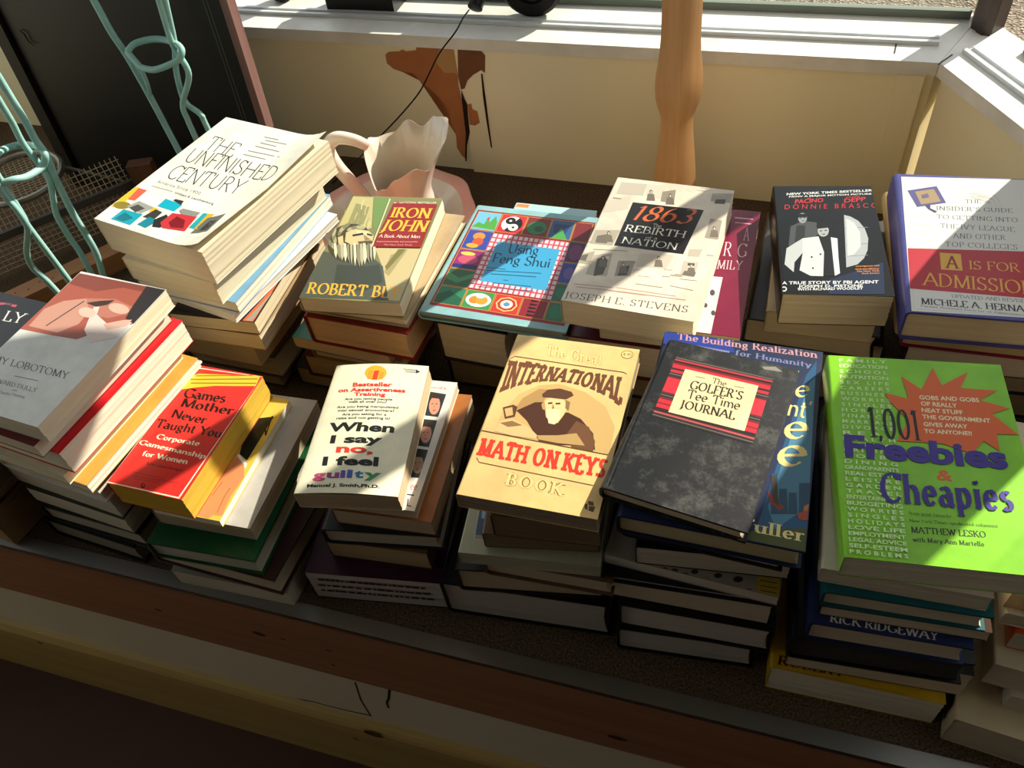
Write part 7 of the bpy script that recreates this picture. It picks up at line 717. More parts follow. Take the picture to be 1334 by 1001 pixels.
{'kind': 'hc','x': 0.2388,'y': 0.8407,'z': 0.1714,'rot': 0.0092,'w': 0.1541,'d': 0.22,'t': 0.026,'cover': '#8a2040','pages': '#b3925e','pale': 0.5,'label': 'magenta covered hardcover,third from the top under the crimson band book','group': 'books in the stack under the crimson band book'},
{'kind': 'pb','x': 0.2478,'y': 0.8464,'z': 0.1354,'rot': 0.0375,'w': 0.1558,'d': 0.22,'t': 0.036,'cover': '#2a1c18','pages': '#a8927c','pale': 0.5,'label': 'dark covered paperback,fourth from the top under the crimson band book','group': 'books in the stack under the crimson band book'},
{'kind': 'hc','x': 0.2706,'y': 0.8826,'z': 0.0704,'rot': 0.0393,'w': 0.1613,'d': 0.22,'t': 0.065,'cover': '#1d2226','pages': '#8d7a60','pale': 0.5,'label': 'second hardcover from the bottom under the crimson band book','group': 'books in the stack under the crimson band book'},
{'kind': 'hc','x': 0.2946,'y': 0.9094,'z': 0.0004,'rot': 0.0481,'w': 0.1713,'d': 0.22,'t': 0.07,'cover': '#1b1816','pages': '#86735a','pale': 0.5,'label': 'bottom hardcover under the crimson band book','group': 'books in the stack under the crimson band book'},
{'kind': 'pb','x': 0.3171,'y': 0.5136,'z': 0.1684,'rot': -0.0698,'w': 0.13,'d': 0.19,'t': 0.034,'cover': '#c8b79a','pages': '#bb9a70','pale': 0.25,'label': 'cream paperback on top of the stack cut by the right frame edge','group': 'books in the stack at the right frame edge'},
{'kind': 'pb','x': 0.3217,'y': 0.5165,'z': 0.1484,'rot': -0.0349,'w': 0.14,'d': 0.2,'t': 0.02,'cover': '#d8d2c8','pages': '#c0b49f','pale': 0.25,'label': 'white covered paperback above the orange one at the right frame edge','group': 'books in the stack at the right frame edge'},
{'kind': 'pb','x': 0.3316,'y': 0.5048,'z': 0.1184,'rot': -0.0524,'w': 0.13,'d': 0.19,'t': 0.03,'cover': '#c9562a','pages': '#cfc4b2','pale': 0.25,'label': 'orange covered paperback in the stack cut by the right frame edge','group': 'books in the stack at the right frame edge'},
{'kind': 'pb','x': 0.3345,'y': 0.4942,'z': 0.0784,'rot': -0.0698,'w': 0.15,'d': 0.21,'t': 0.04,'cover': '#c9bca8','pages': '#c8b79c','pale': 0.25,'label': 'cream covered paperback jutting left in the stack cut by the right frame edge','group': 'books in the stack at the right frame edge'},
{'kind': 'pb','x': 0.3461,'y': 0.4845,'z': 0.0524,'rot': -0.0349,'w': 0.13,'d': 0.2,'t': 0.026,'cover': '#d0c8b8','pages': '#c4b394','pale': 0.25,'label': 'pale paperback,second from the bottom at the right frame edge','group': 'books in the stack at the right frame edge'},
{'kind': 'pb','x': 0.3535,'y': 0.4276,'z': 0.0004,'rot': -0.1047,'w': 0.22,'d': 0.15,'t': 0.052,'cover': '#c7b493','pages': '#a8977c','pale': 0.25,'label': 'thick cream book with black letters on its left end,at the lower right corner','group': 'books in the stack at the right frame edge','left': [('#0f0f10','dash','zz',0.09,0.132,0.028,0.048),('#0f0f10','dash','zzzz',0.098,0.136,0.014,0.021)]},
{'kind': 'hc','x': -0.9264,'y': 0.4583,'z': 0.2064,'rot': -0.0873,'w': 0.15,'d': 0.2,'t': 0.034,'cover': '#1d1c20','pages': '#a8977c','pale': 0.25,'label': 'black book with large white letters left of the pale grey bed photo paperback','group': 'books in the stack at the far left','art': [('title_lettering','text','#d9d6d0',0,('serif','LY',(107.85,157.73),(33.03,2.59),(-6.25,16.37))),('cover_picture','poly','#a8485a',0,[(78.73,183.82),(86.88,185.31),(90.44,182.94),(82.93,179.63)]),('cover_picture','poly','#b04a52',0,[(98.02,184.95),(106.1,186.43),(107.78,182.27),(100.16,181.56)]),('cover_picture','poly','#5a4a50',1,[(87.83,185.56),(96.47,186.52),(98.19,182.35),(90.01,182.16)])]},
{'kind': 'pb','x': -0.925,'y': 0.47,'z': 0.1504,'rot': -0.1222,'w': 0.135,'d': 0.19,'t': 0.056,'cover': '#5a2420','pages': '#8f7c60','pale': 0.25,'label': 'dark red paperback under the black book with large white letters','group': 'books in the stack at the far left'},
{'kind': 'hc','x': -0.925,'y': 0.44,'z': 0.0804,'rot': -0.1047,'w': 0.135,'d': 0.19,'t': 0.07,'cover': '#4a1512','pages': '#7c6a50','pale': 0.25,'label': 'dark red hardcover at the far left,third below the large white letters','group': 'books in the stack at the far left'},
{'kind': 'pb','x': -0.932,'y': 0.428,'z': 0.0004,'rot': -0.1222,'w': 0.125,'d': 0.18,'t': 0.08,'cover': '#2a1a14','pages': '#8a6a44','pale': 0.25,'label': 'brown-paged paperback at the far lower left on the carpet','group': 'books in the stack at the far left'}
]

# ------------------------------------------------------------------ the setting
SILL_Z = 0.262
WDIR = Vector((1.0, -0.035, 0.0)).normalized()
def bw(x, off=0.0):                       # a point on the back window line, off = distance towards outside
    return (x, 1.212-0.035*x+off)
RD = Vector((0.494, -0.870, 0.0)); RN = Vector((0.870, 0.494, 0.0))
def rw(s, off=0.0):                       # a point on the slanted right window line
    return (0.199+RD.x*s+RN.x*off, 1.206+RD.y*s+RN.y*off)

cream_wall = m_paint('cream_wall_paint', '#ebdfb8', '#f1e7c6', 0.6, 2.0)
room_paint = m_paint('room_paint', '#8f887c', '#9b9488', 0.8, 2.0)
white_paint = m_paint('white_sill_paint', '#cfccc2', '#e9e7e0', 0.42, 11.0, 0.14)
band_paint = m_paint('off_white_paint', '#d2c6aa', '#dacfb6', 0.6, 4.0)

bm = bmesh.new(); add_box(bm, -3.2, 3.2, -4.2, 0.34, -0.60, -0.557)
struct(bm_obj('floor', bm, m_paint('dark_floor', '#3d2417', '#4f3120', 0.6, 5.0)))
bm = bmesh.new()
add_prism(bm, [(-1.9, 0.34), (0.70, 0.34), rw(0, .03), bw(0.19, .03), bw(-1.9, .03)], -0.02, 0.0)
struct(bm_obj('carpet', bm, m_carpet()))
bm = bmesh.new(); add_box(bm, -1.9, 0.72, 0.3268, 0.346, -0.006, 0.003)
struct(bm_obj('trim_1', bm, m_plain('#8d8a85', 0.38, 0.9), smooth=False, bevel=0.0015))

fascia = m_wood('fascia_wood', '#8c5f43', '#a67453', 'x', 0.5, 7.0)
bm = bmesh.new(); add_box(bm, -1.9, 0.72, 0.329, 0.36, -0.174, -0.006)
ft = struct(bm_obj('trim_2', bm, fascia))
def knot(parent, x, z, rx, rz, y, col='#3a1c10'):
    V = [(x+rx*math.cos(a*math.pi/6)*(1+.15*math.sin(3*a)), y, z+rz*math.sin(a*math.pi/6)) for a in range(12)]
    return link_mesh('wood_knot', V, [tuple(range(12))], m_plain(col, 0.6), parent)
for x, z, rx, rz in [(-0.3886, -0.3707, 0.011, 0.005), (-0.5487, -0.089, 0.01, 0.006), (-0.7071, -0.0962, 0.006, 0.003), (-0.5129, -0.0864, 0.005, 0.002), (-0.4551, -0.1348, 0.003, 0.003), (-0.0802, -0.1316, 0.012, 0.006), (-0.4468, -0.0855, 0.005, 0.002)]:
    knot(ft, x, z, rx, rz, 0.3287)
bm = bmesh.new(); add_box(bm, -1.9, 0.72, 0.332, 0.36, -0.335, -0.174)
wf = struct(bm_obj('wall_front', bm, band_paint))
V = []; F = []
for seg in [[(-0.4394, -0.1883), (-0.45, -0.26), (-0.4505, -0.3237)], [(-0.5937, -0.3409), (-0.5467, -0.3283), (-0.5228, -0.3297), (-0.4881, -0.326), (-0.4518, -0.3192)], [(-0.3861, -0.1787), (-0.3971, -0.219), (-0.4054, -0.2418), (-0.407, -0.2607)]]:
    for (ax, az), (bx, bz) in zip(seg[:-1], seg[1:]):
        d = math.hypot(bx-ax, bz-az); h = 0.0013 if len(seg) < 4 else 0.002
        nx, nz = -(bz-az)/d*h, (bx-ax)/d*h
        n = len(V); V += [(ax+nx, 0.3317, az+nz), (ax-nx, 0.3317, az-nz), (bx-nx, 0.3317, bz-nz), (bx+nx, 0.3317, bz+nz)]; F.append((n, n+1, n+2, n+3))
link_mesh('crack', V, F, m_plain('#2b2118', 0.8), wf)
bm = bmesh.new()
add_prism(bm, [(0.318, -0.557), (0.318, -0.358), (0.322, -0.350), (0.319, -0.344), (0.323, -0.337), (0.332, -0.335), (0.345, -0.335), (0.345, -0.557)], -1.9, 0.72,
          Matrix(((0, 0, 1, 0), (1, 0, 0, 0), (0, 1, 0, 0), (0, 0, 0, 1))))
bb = struct(bm_obj('baseboard_front', bm, m_wood('baseboard_wood', '#a68c52', '#b89d62', 'x', 0.5, 5.0)))
for x, z, rx, rz in [(-0.45, -0.3579, 0.016, 0.01), (-1.0792, -0.3711, 0.006, 0.004), (-0.4935, -0.4103, 0.005, 0.004)]:
    knot(bb, x, z, rx, rz, 0.3177, '#4d361c')

def wall_poly(name, line, z0, z1, mat):
    bm = bmesh.new(); add_prism(bm, line, z0, z1)
    return struct(bm_obj(name, bm, mat))
wb = wall_poly('wall_back', [bw(-1.9, .012), bw(0.199, .012), bw(0.24, .10), bw(-1.9, .10)], -0.02, SILL_Z-0.02, cream_wall)
# the loose board sheet in front of the wall, right of the torn patch
bm = bmesh.new(); add_prism(bm, [bw(-0.538, .004), bw(0.150, .004), bw(0.150, .0118), bw(-0.538, .0118)], 0.0005, SILL_Z-0.0215)
struct(bm_obj('wall_back_sheet', bm, cream_wall))
bm = bmesh.new(); add_prism(bm, [bw(0.150, .002), bw(0.186, .002), bw(0.186, .0118), bw(0.150, .0118)], 0.0005, SILL_Z-0.0215)
struct(bm_obj('trim_3', bm, cream_wall))
wall_poly('wall_right', [rw(0.0, .012), rw(1.15, .012), rw(1.15, .10), rw(-0.05, .10)], -0.02, SILL_Z-0.02, cream_wall)
def patch(parent, name, pts, off, col):
    V = [(*bw(x, off), z) for x, z in pts]
    bmx = bmesh.new(); bmx.faces.new([bmx.verts.new(v) for v in V]); bmesh.ops.triangulate(bmx, faces=bmx.faces[:])
    return bm_obj(name, bmx, col, parent)
brownp = m_paint('bare_fibreboard', '#a9673a', '#b9794a', 0.8, 12.0, 0.2)
darkp = m_paint('bare_fibreboard_dark', '#6b4429', '#7d5234', 0.85, 14.0, 0.2)
for nm, pts, off, dk in [('torn_patch', [(-0.6735, 0.2193), (-0.6654, 0.225), (-0.6448, 0.2268), (-0.6384, 0.2306), (-0.6318, 0.2275), (-0.6123, 0.2306), (-0.6102, 0.2406), (-0.5346, 0.2429), (-0.544, 0.1727), (-0.5422, 0.1437), (-0.544, 0.0983), (-0.5537, 0.0212), (-0.5611, 0.0287), (-0.5681, 0.0445), (-0.5652, 0.0729), (-0.5733, 0.088), (-0.5682, 0.1211), (-0.5891, 0.1495), (-0.6084, 0.1646), (-0.6174, 0.1749), (-0.6275, 0.1886), (-0.6478, 0.1891), (-0.6636, 0.1934), (-0.6744, 0.2035)], 0.0113, 0), ('torn_patch', [(-0.5773, 0.2199), (-0.5674, 0.2347), (-0.5348, 0.2408), (-0.5429, 0.1907), (-0.5481, 0.1939), (-0.5662, 0.1927), (-0.5775, 0.2095)], 0.0108, 3), ('torn_patch_dark', [(-0.5305, 0.2447), (-0.5057, 0.2451), (-0.4892, 0.2414), (-0.483, 0.2324), (-0.488, 0.2017), (-0.4935, 0.2065), (-0.5096, 0.1969), (-0.5219, 0.1856), (-0.5297, 0.1702), (-0.5369, 0.1682), (-0.538, 0.1916)], 0.0033, 1), ('torn_patch_dark', [(-0.5291, 0.1401), (-0.5215, 0.1425), (-0.5214, 0.1314), (-0.5128, 0.1284), (-0.511, 0.106), (-0.5208, 0.0994), (-0.531, 0.1004)], 0.0033, 0), ('torn_gap', [(-0.5367, 0.1684), (-0.5335, 0.1528), (-0.5297, 0.1402), (-0.532, 0.112), (-0.5333, 0.0849), (-0.543, 0.0563), (-0.5491, 0.023), (-0.5522, 0.0226), (-0.5423, 0.0802), (-0.539, 0.1189), (-0.5385, 0.1487)], 0.003, 2), ('torn_gap', [(-0.4952, 0.1996), (-0.4924, 0.1997), (-0.494, 0.1591), (-0.4936, 0.115), (-0.4941, 0.0569), (-0.4964, 0.0566), (-0.4976, 0.1071), (-0.4976, 0.1589)], 0.0033, 2)]:
    patch(wb, nm, pts, off, (brownp, darkp, m_plain('#2a1c12', 0.9), m_paint('bare_fibreboard_light', '#b98a55', '#c39a66', 0.8, 12.0))[dk])

bm = bmesh.new()
add_prism(bm, [bw(-1.9, 0), bw(0.199, 0), bw(0.262, .155), bw(-1.9, .155)], SILL_Z-0.02, SILL_Z)
struct(bm_obj('trim_4', bm, white_paint, smooth=True, bevel=0.004))
bm = bmesh.new()
add_prism(bm, [rw(0.001, 0), rw(1.15, 0), rw(1.15, .13), (bw(0.2625, .155)[0]+.0008, bw(0.262, .155)[1])], SILL_Z-0.02, SILL_Z)
struct(bm_obj('trim_5', bm, white_paint, smooth=True, bevel=0.004))
# raised track strips along both sills
track = m_paint('track_paint', '#cfd2d3', '#dfe1e1', 0.3, 9.0)
def strip(name, a, b, w1, h, holes):
    bm = bmesh.new()
    d = (Vector((*b, 0))-Vector((*a, 0))); L = d.length; d.normalize(); nrm = Vector((-d.y, d.x, 0))
    M = Matrix(((d.x, nrm.x, 0, a[0]), (d.y, nrm.y, 0, a[1]), (0, 0, 1, 0), (0, 0, 0, 1)))
    add_box(bm, 0, L, -w1, -w1+.006, SILL_Z, SILL_Z+h, M); add_box(bm, 0, L, .006, .012, SILL_Z, SILL_Z+h, M)
    add_box(bm, 0, L, -w1+.006, .006, SILL_Z, SILL_Z+h*.45, M)
    o = struct(bm_obj(name, bm, track))
    V, F = [], []
    x = 0.02
    while x < L:
        n = len(V); V += [tuple(M @ Vector((x+.0022*math.cos(k), -.002+.0022*math.sin(k), SILL_Z+h*.47))) for k in (0, 1.05, 2.1, 3.14, 4.2, 5.25)]
        F.append(tuple(range(n, n+6))); x += holes
    link_mesh('screw_hole', V, F, m_plain('#77736c', 0.6), o)
V = []; F = []
for seg in [[(0.2169, 1.2307), (0.2096, 1.2191), (0.2033, 1.2099), (0.197, 1.1986)], [(0.144, 1.2664), (0.1429, 1.2501), (0.1407, 1.2272)]]:
    for i, ((ax, ay), (bx, by)) in enumerate(zip(seg[:-1], seg[1:])):
        d = math.hypot(bx-ax, by-ay); h = .0011; nx, ny = -(by-ay)/d*h, (bx-ax)/d*h; n = len(V)
        V += [(ax+nx, ay+ny, SILL_Z+.0003), (ax-nx, ay-ny, SILL_Z+.0003), (bx-nx, by-ny, SILL_Z+.0003), (bx+nx, by+ny, SILL_Z+.0003)]; F.append((n, n+1, n+2, n+3))
link_mesh('crack', V, F, m_plain('#3a332b', 0.8), bpy.data.objects['trim_4'])
strip('trim_6', bw(-1.88, .058), bw(0.200, .058), .009, .006, .042)
strip('trim_7', rw(-0.012, .05), rw(1.1, .05), .009, .006, .042)
# window seals, mullion, panes
seal = m_plain('#6f776c', 0.6)
bm = bmesh.new(); add_prism(bm, [bw(-1.9, .135), bw(0.245, .135), bw(0.245, .147), bw(-1.9, .147)], SILL_Z, SILL_Z+.012)
struct(bm_obj('trim_8', bm, seal))
bm = bmesh.new(); add_prism(bm, [rw(0.02, .112), rw(1.15, .112), rw(1.15, .122), rw(0.02, .122)], SILL_Z, SILL_Z+.012)
struct(bm_obj('trim_9', bm, seal))
dark_metal = m_paint('mullion_metal', '#2e2420', '#433630', 0.4, 20.0)
bm = bmesh.new()
add_prism(bm, [(0.244, 1.312), (0.256, 1.296), (0.270, 1.293), (0.289, 1.318), (0.284, 1.350), (0.250, 1.352)], SILL_Z, 1.75)
add_prism(bm, [(0.250, 1.300), (0.257, 1.290), (0.268, 1.288), (0.262, 1.300)], SILL_Z, 1.75)
struct(bm_obj('window_mullion', bm, dark_metal))
glass = m_glass()
bm = bmesh.new(); add_prism(bm, [bw(-1.9, .139), bw(0.245, .139), bw(0.245, .143), bw(-1.9, .143)], SILL_Z+.004, 1.75)
w1 = struct(bm_obj('window_1', bm, glass))
bm = bmesh.new(); add_prism(bm, [(-.08+.17*math.cos(k*math.pi/24), 1.08+.15*math.sin(k*math.pi/24)) for k in range(48)], -1.334, -1.328, Matrix(((1, 0, 0, 0), (0, 0, -1, 0), (0, 1, 0, 0), (0, 0, 0, 1))))
bm_obj('added_shade_disc', bm, m_plain('#b9b2a2', 0.7), w1)  # unseen disc, added to throw the curved shadow on the pale grey paperback
bm = bmesh.new(); add_prism(bm, [rw(0.02, .115), rw(0.205, .115), rw(0.205, .119), rw(0.02, .119)], SILL_Z+.004, 1.75)
struct(bm_obj('window_2', bm, glass))
bm = bmesh.new(); add_prism(bm, [rw(0.465, .115), rw(1.15, .115), rw(1.15, .119), rw(0.465, .119)], SILL_Z+.004, 1.75)
struct(bm_obj('window_3', bm, glass))
bm = bmesh.new()
edge = [(.185, SILL_Z+.0005), (.188, .30), (.196, .38), (.206, .45), (.228, .52), (.256, .585), (.290, .64), (.315, .69), (.34, .75), (.36, .85), (.38, 1.0), (.39, 1.75)]
lo = [bm.verts.new((*rw(s, .075), z)) for s, z in edge]+[bm.verts.new((*rw(.436, .075), 1.75)), bm.verts.new((*rw(.436, .075), SILL_Z+.0005))]
hi = [bm.verts.new((*rw(s, .100), z)) for s, z in edge]+[bm.verts.new((*rw(.436, .100), 1.75)), bm.verts.new((*rw(.436, .100), SILL_Z+.0005))]
bm.faces.new(lo); bm.faces.new(hi[::-1])
for i in range(len(lo)): bm.faces.new([lo[i], hi[i], hi[(i+1) % len(lo)], lo[(i+1) % len(lo)]])
struct(bm_obj('added_shade_panel', bm, room_paint))  # added out of view; curved edge shaped to shade the right-hand books
# the rest of the room behind and beside the camera
wall_poly('wall_header', [(-2.1, 1.28), bw(0.199, .02), rw(1.15, .02), (2.6, 0.20), (2.6, 0.30), rw(1.2, .16), bw(0.29, .17), (-2.1, 1.42)], 1.75, 2.3, room_paint)
wall_poly('wall_left', [(-1.9, -4.2), (-1.9, -.50), (-2.1, -.50), (-2.1, -4.2)], -0.557, 2.3, room_paint)
wall_poly('wall_left', [(-1.9, -.50), (-1.9, 1.40), (-2.1, 1.40), (-2.1, -.50)], -0.557, SILL_Z, cream_wall)
wall_poly('wall_left', [(-1.9, -.50), (-1.9, 1.40), (-2.1, 1.40), (-2.1, -.50)], 1.75, 2.3, room_paint)
bm = bmesh.new(); add_box(bm, -2.0, -1.995, -.50, 1.40, SILL_Z, 1.75); struct(bm_obj('window_5', bm, glass))  # unseen left window, widened forward to add fill light
wall_poly('wall_front_right', [rw(1.15, .012), (2.6, 0.20), (2.6, 0.30), rw(1.15, .13)], -0.557, 1.75, room_paint)
wall_poly('wall_side_right', [(2.6, -4.2), (2.7, -4.2), (2.7, 0.30), (2.6, 0.30)], -0.557, 2.3, room_paint)
for nm, x0, x1, z0, z1 in (('wall_rear', -2.1, -.4, -.557, 2.3), ('wall_rear', .6, 2.7, -.557, 2.3), ('wall_rear', -.4, .6, -.557, .7), ('wall_rear', -.4, .6, 1.7, 2.3)):
    wall_poly(nm, [(x0, -4.3), (x1, -4.3), (x1, -4.2), (x0, -4.2)], z0, z1, room_paint)
bm = bmesh.new(); add_box(bm, -.4, .6, -4.255, -4.25, .7, 1.7); struct(bm_obj('added_fill_window', bm, glass))  # unseen rear opening, added to let in fill light from behind
wall_poly('ceiling', [(-2.1, -4.3), (2.7, -4.3), (2.7, 0.32), (0.80, 0.32), (0.34, 1.45), (-2.1, 1.45)], 2.3, 2.36, m_paint('ceiling_paint', '#a89a86', '#b5a892', 0.8))
bm = bmesh.new(); add_prism(bm, [(-9, 1.44), (0.32, 1.40), (0.95, 0.40), (9, 0.40), (9, 14), (-9, 14)], -0.10, -0.05)
struct(bm_obj('ground', bm, m_gravel()))

# ------------------------------------------------------------------ things around the books
# turned wooden post
pt = empty('wooden_post', (-0.139, 1.052, 0.0), math.radians(57.5))
prof = [(0.0, .054), (0.05, .0515), (0.10, .0485), (0.145, .0450), (0.18, .0405), (0.205, .0365), (0.228, .0333), (0.243, .0322), (0.250, .0330), (0.258, .0362), (0.268, .0412), (0.280, .0448), (0.292, .0462), (0.302, .0462),
        (0.314, .0448), (0.328, .0418), (0.344, .0390), (0.362, .0372), (0.385, .0366), (0.42, .0368), (0.5, .038), (0.62, .041), (0.8, .042), (1.1, .042), (1.5, .042), (1.75, .042), (2.298, .042)]
bm = bmesh.new(); rings = []
for z, s in prof:
    h = s/2; r = h*0.07; ring = []
    for cx_, cy_, a0 in ((h-r, h-r, 0), (-h+r, h-r, 90), (-h+r, -h+r, 180), (h-r, -h+r, 270)):
        for k in range(5):
            a = math.radians(a0+22.5*k); ring.append(bm.verts.new((cx_+r*math.cos(a), cy_+r*math.sin(a), z)))
    rings.append(ring)
for A, B in zip(rings[:-1], rings[1:]):
    for k in range(20): bm.faces.new([A[k], A[(k+1) % 20], B[(k+1) % 20], B[k]])
bm.faces.new(rings[0][::-1]); bm.faces.new(rings[-1])
bm_obj('shaft', bm, m_wood('post_wood', '#bd8a58', '#cf9d6a', 'z', 0.35, 7.0), pt, smooth=True, sharp=20)
tag(pt, 'turned honey-coloured wooden post with a bulge, standing before the window wall', 'post')

# pink pitcher and its wash basin
cer = m_ceramic()
def m_glaze(name, c1, c2):
    m, nt, b = base_mat(name, c1, 0.22)
    mix_noise(nt, b, c1, c2, 10.0, 2.0)
    b.inputs['Coat Weight'].default_value = 0.4
    return m
bs = empty('wash_basin', (-0.607, 1.022, 0.0))
bm = bmesh.new(); N = 64; rings = []
for r, z, wv in ((.060, 0.0, 0), (.066, .003, 0), (.085, .014, 0), (.104, .034, 0), (.120, .046, .3), (.140, .052, 1), (.141, .0545, 1), (.139, .0560, 1), (.120, .0505, .3), (.101, .038, 0), (.082, .018, 0), (.060, .008, 0), (.001, .007, 0)):
    rings.append([bm.verts.new(((r+.003*wv*math.sin(9*2*math.pi*k/N))*math.cos(2*math.pi*k/N), (r+.003*wv*math.sin(9*2*math.pi*k/N))*math.sin(2*math.pi*k/N), z)) for k in range(N)])
for A, B in zip(rings[:-1], rings[1:]):
    for k in range(N): bm.faces.new([A[k], A[(k+1) % N], B[(k+1) % N], B[k]])
bm.faces.new(rings[0][::-1])
rim_faces = [f for f in bm.faces if min((v.co.x**2+v.co.y**2)**.5 for v in f.verts) > .116]
rb = bmesh.new(); vm = {}
for f in rim_faces:
    rb.faces.new([vm.setdefault(v, rb.verts.new(v.co)) if v not in vm else vm[v] for v in f.verts])
bmesh.ops.delete(bm, geom=rim_faces, context='FACES')
bm_obj('bowl', bm, m_glaze('beige_glaze', '#d9c6ad', '#e3d3bd'), bs, smooth=True, sharp=80)
bm_obj('rim', rb, m_glaze('pink_glaze', '#d89a8b', '#e2ab9c'), bs, smooth=True, sharp=80)
tag(bs, 'pink ceramic wash basin with scalloped rim on the carpet under the pink pitcher', 'basin')
pc = empty('pitcher', (-0.566, 1.004, 0.0085))
bm = bmesh.new(); N = 72
def interp(tab, a):
    for (a0, v0), (a1, v1) in zip(tab[:-1], tab[1:]):
        if a0 <= a <= a1:
            q = (a-a0)/(a1-a0); q = q*q*(3-2*q)
            return v0+(v1-v0)*q
    return tab[-1][1]
RIM_R = [(0, .088), (25, .092), (48, .078), (66, .060), (90, .060), (110, .054), (140, .052), (180, .050), (215, .046), (245, .048), (270, .054), (292, .062), (318, .076), (338, .078), (360, .088)]
RIM_Z = [(0, .204), (25, .220), (48, .212), (62, .194), (84, .202), (112, .184), (140, .184), (162, .192), (180, .184), (212, .158), (240, .136), (268, .148), (292, .170), (318, .188), (334, .176), (360, .204)]
def rim(k):
    a = 2*math.pi*k/N; dg = 360.0*k/N
    return a, interp(RIM_R, dg), interp(RIM_Z, dg)
ROWS = ((.0, .036), (.03, .041), (.14, .054), (.30, .060), (.48, .057), (.62, .050), (.74, .046), (.84, .047), (.92, None), (1.0, None))
def body(off, rev):
    out = []
    for q, r in ROWS:
        ring = []
        for k in range(N):
            a, rr, zz = rim(k)
            zn = min(.118, zz-.03)
            zq = q/.84*zn if q <= .84 else zn+(zz-zn)*((q-.84)/.16)
            r_ = r if r is not None else (.047+(rr-.047)*(.42 if q < 1 else 1.0))
            r_ -= off*(0.15 if q >= 1 else 1)
            ring.append(bm.verts.new((r_*math.cos(a), r_*math.sin(a), zq+(off if q == 0 else 0))))
        out.append(ring)
    return out
O = body(0, False); I = body(.0040, True)
for R_ in (O, I):
    for A, B in zip(R_[:-1], R_[1:]):
        for k in range(N): bm.faces.new([A[k], A[(k+1) % N], B[(k+1) % N], B[k]])
for k in range(N): bm.faces.new([O[-1][k], O[-1][(k+1) % N], I[-1][(k+1) % N], I[-1][k]])
inner = set(v for R_ in I for v in R_)
bm.faces.new(O[0][::-1]); bm.faces.new(I[0])
for f in bm.faces: f.material_index = 1 if all(v in inner for v in f.verts) else 0
bm_obj('jug', bm, [cer, m_glaze('pale_glaze', '#ddccb8', '#e8dac8')], pc, smooth=True, sharp=80)
bm = bmesh.new()
hp = smooth_path([(-.046, .004, .186), (-.062, -.004, .200), (-.088, -.010, .205), (-.104, -.016, .190), (-.097, -.020, .164), (-.080, -.020, .134), (-.066, -.016, .104), (-.058, -.010, .074), (-.052, -.004, .060)], 6)
add_tube(bm, hp, [.0085+.003*math.sin(3.1*i/len(hp)) for i in range(len(hp))], 12)
bm_obj('handle', bm, cer, pc, smooth=True, sharp=80)
tag(pc, 'pink ceramic pitcher with wide wavy lip and loop handle, standing in the basin', 'pitcher')

# black cord from the sill down to the carpet
bm = bmesh.new(); add_tube(bm, smooth_path([(-0.5376, 1.3256, 0.2645), (-0.5178, 1.245, 0.2879), (-0.5179, 1.205, 0.2841), (-0.5457, 1.19, 0.2548), (-0.5649, 1.175, 0.2248), (-0.5822, 1.16, 0.1994), (-0.6165, 1.14, 0.1666), (-0.66, 1.12, 0.1303), (-0.7018, 1.1, 0.0956), (-0.7978, 1.1647, 0.004), (-0.809, 1.1151, 0.003), (-0.8132, 1.0575, 0.003)], 5), .0013, 8)
tag(bm_obj('cord', bm, m_plain('#0d0c0b', 0.5), smooth=True), 'thin black cord hanging from the sill down behind the pink pitcher', 'cord')

# big black framed board leaning on the wall
lean = math.atan2(0.07, 1.0)
bd = empty('black_board', (-1.085, 1.085, 0.0)); bd.rotation_euler = (-lean, 0, math.radians(-2))
blk = m_paint('black_board_face', '#0d0d0c', '#161513', 0.42, 3.0, 0.03)
bm = bmesh.new(); add_box(bm, -.245, .232, -.003, .006, .03, .97); bm_obj('panel', bm, blk, bd)
bm = bmesh.new(); add_box(bm, .232, .246, -.010, .010, 0, 1.0); bm_obj('frame_rail', bm, m_wood('rail_wood', '#6b4a46', '#836059', 'z', 0.5, 8.0), bd)
bm = bmesh.new(); add_box(bm, -.272, -.245, -.012, .010, 0, 1.0); bm_obj('frame_rail', bm, m_plain('#1c1613', 0.5), bd)
for z0, z1 in ((0.0, .03), (.97, 1.0)):
    bm = bmesh.new(); add_box(bm, -.245, .232, -.010, .010, z0, z1); bm_obj('frame_rail', bm, m_plain('#1c1613', 0.5), bd)
V = []; F = []
for x in (.196, .203):
    n = len(V); V += [(x-.0008, -.0034, .03), (x+.0008, -.0034, .03), (x+.0008, -.0034, .97), (x-.0008, -.0034, .97)]; F.append((n, n+1, n+2, n+3))
link_mesh('border_line', V, F, m_plain('#55504a', 0.5), bd)
bm = bmesh.new()
add_tube(bm, [(-.215, -.006, .31), (-.206, -.008, .306), (-.205, -.006, .29), (-.196, -.008, .286)], .0014, 6)
bm_obj('hook', bm, m_plain('#2c2621', 0.4, 0.6), bd)
tag(bd, 'large black framed board leaning on the window wall behind the turquoise wire', 'board')

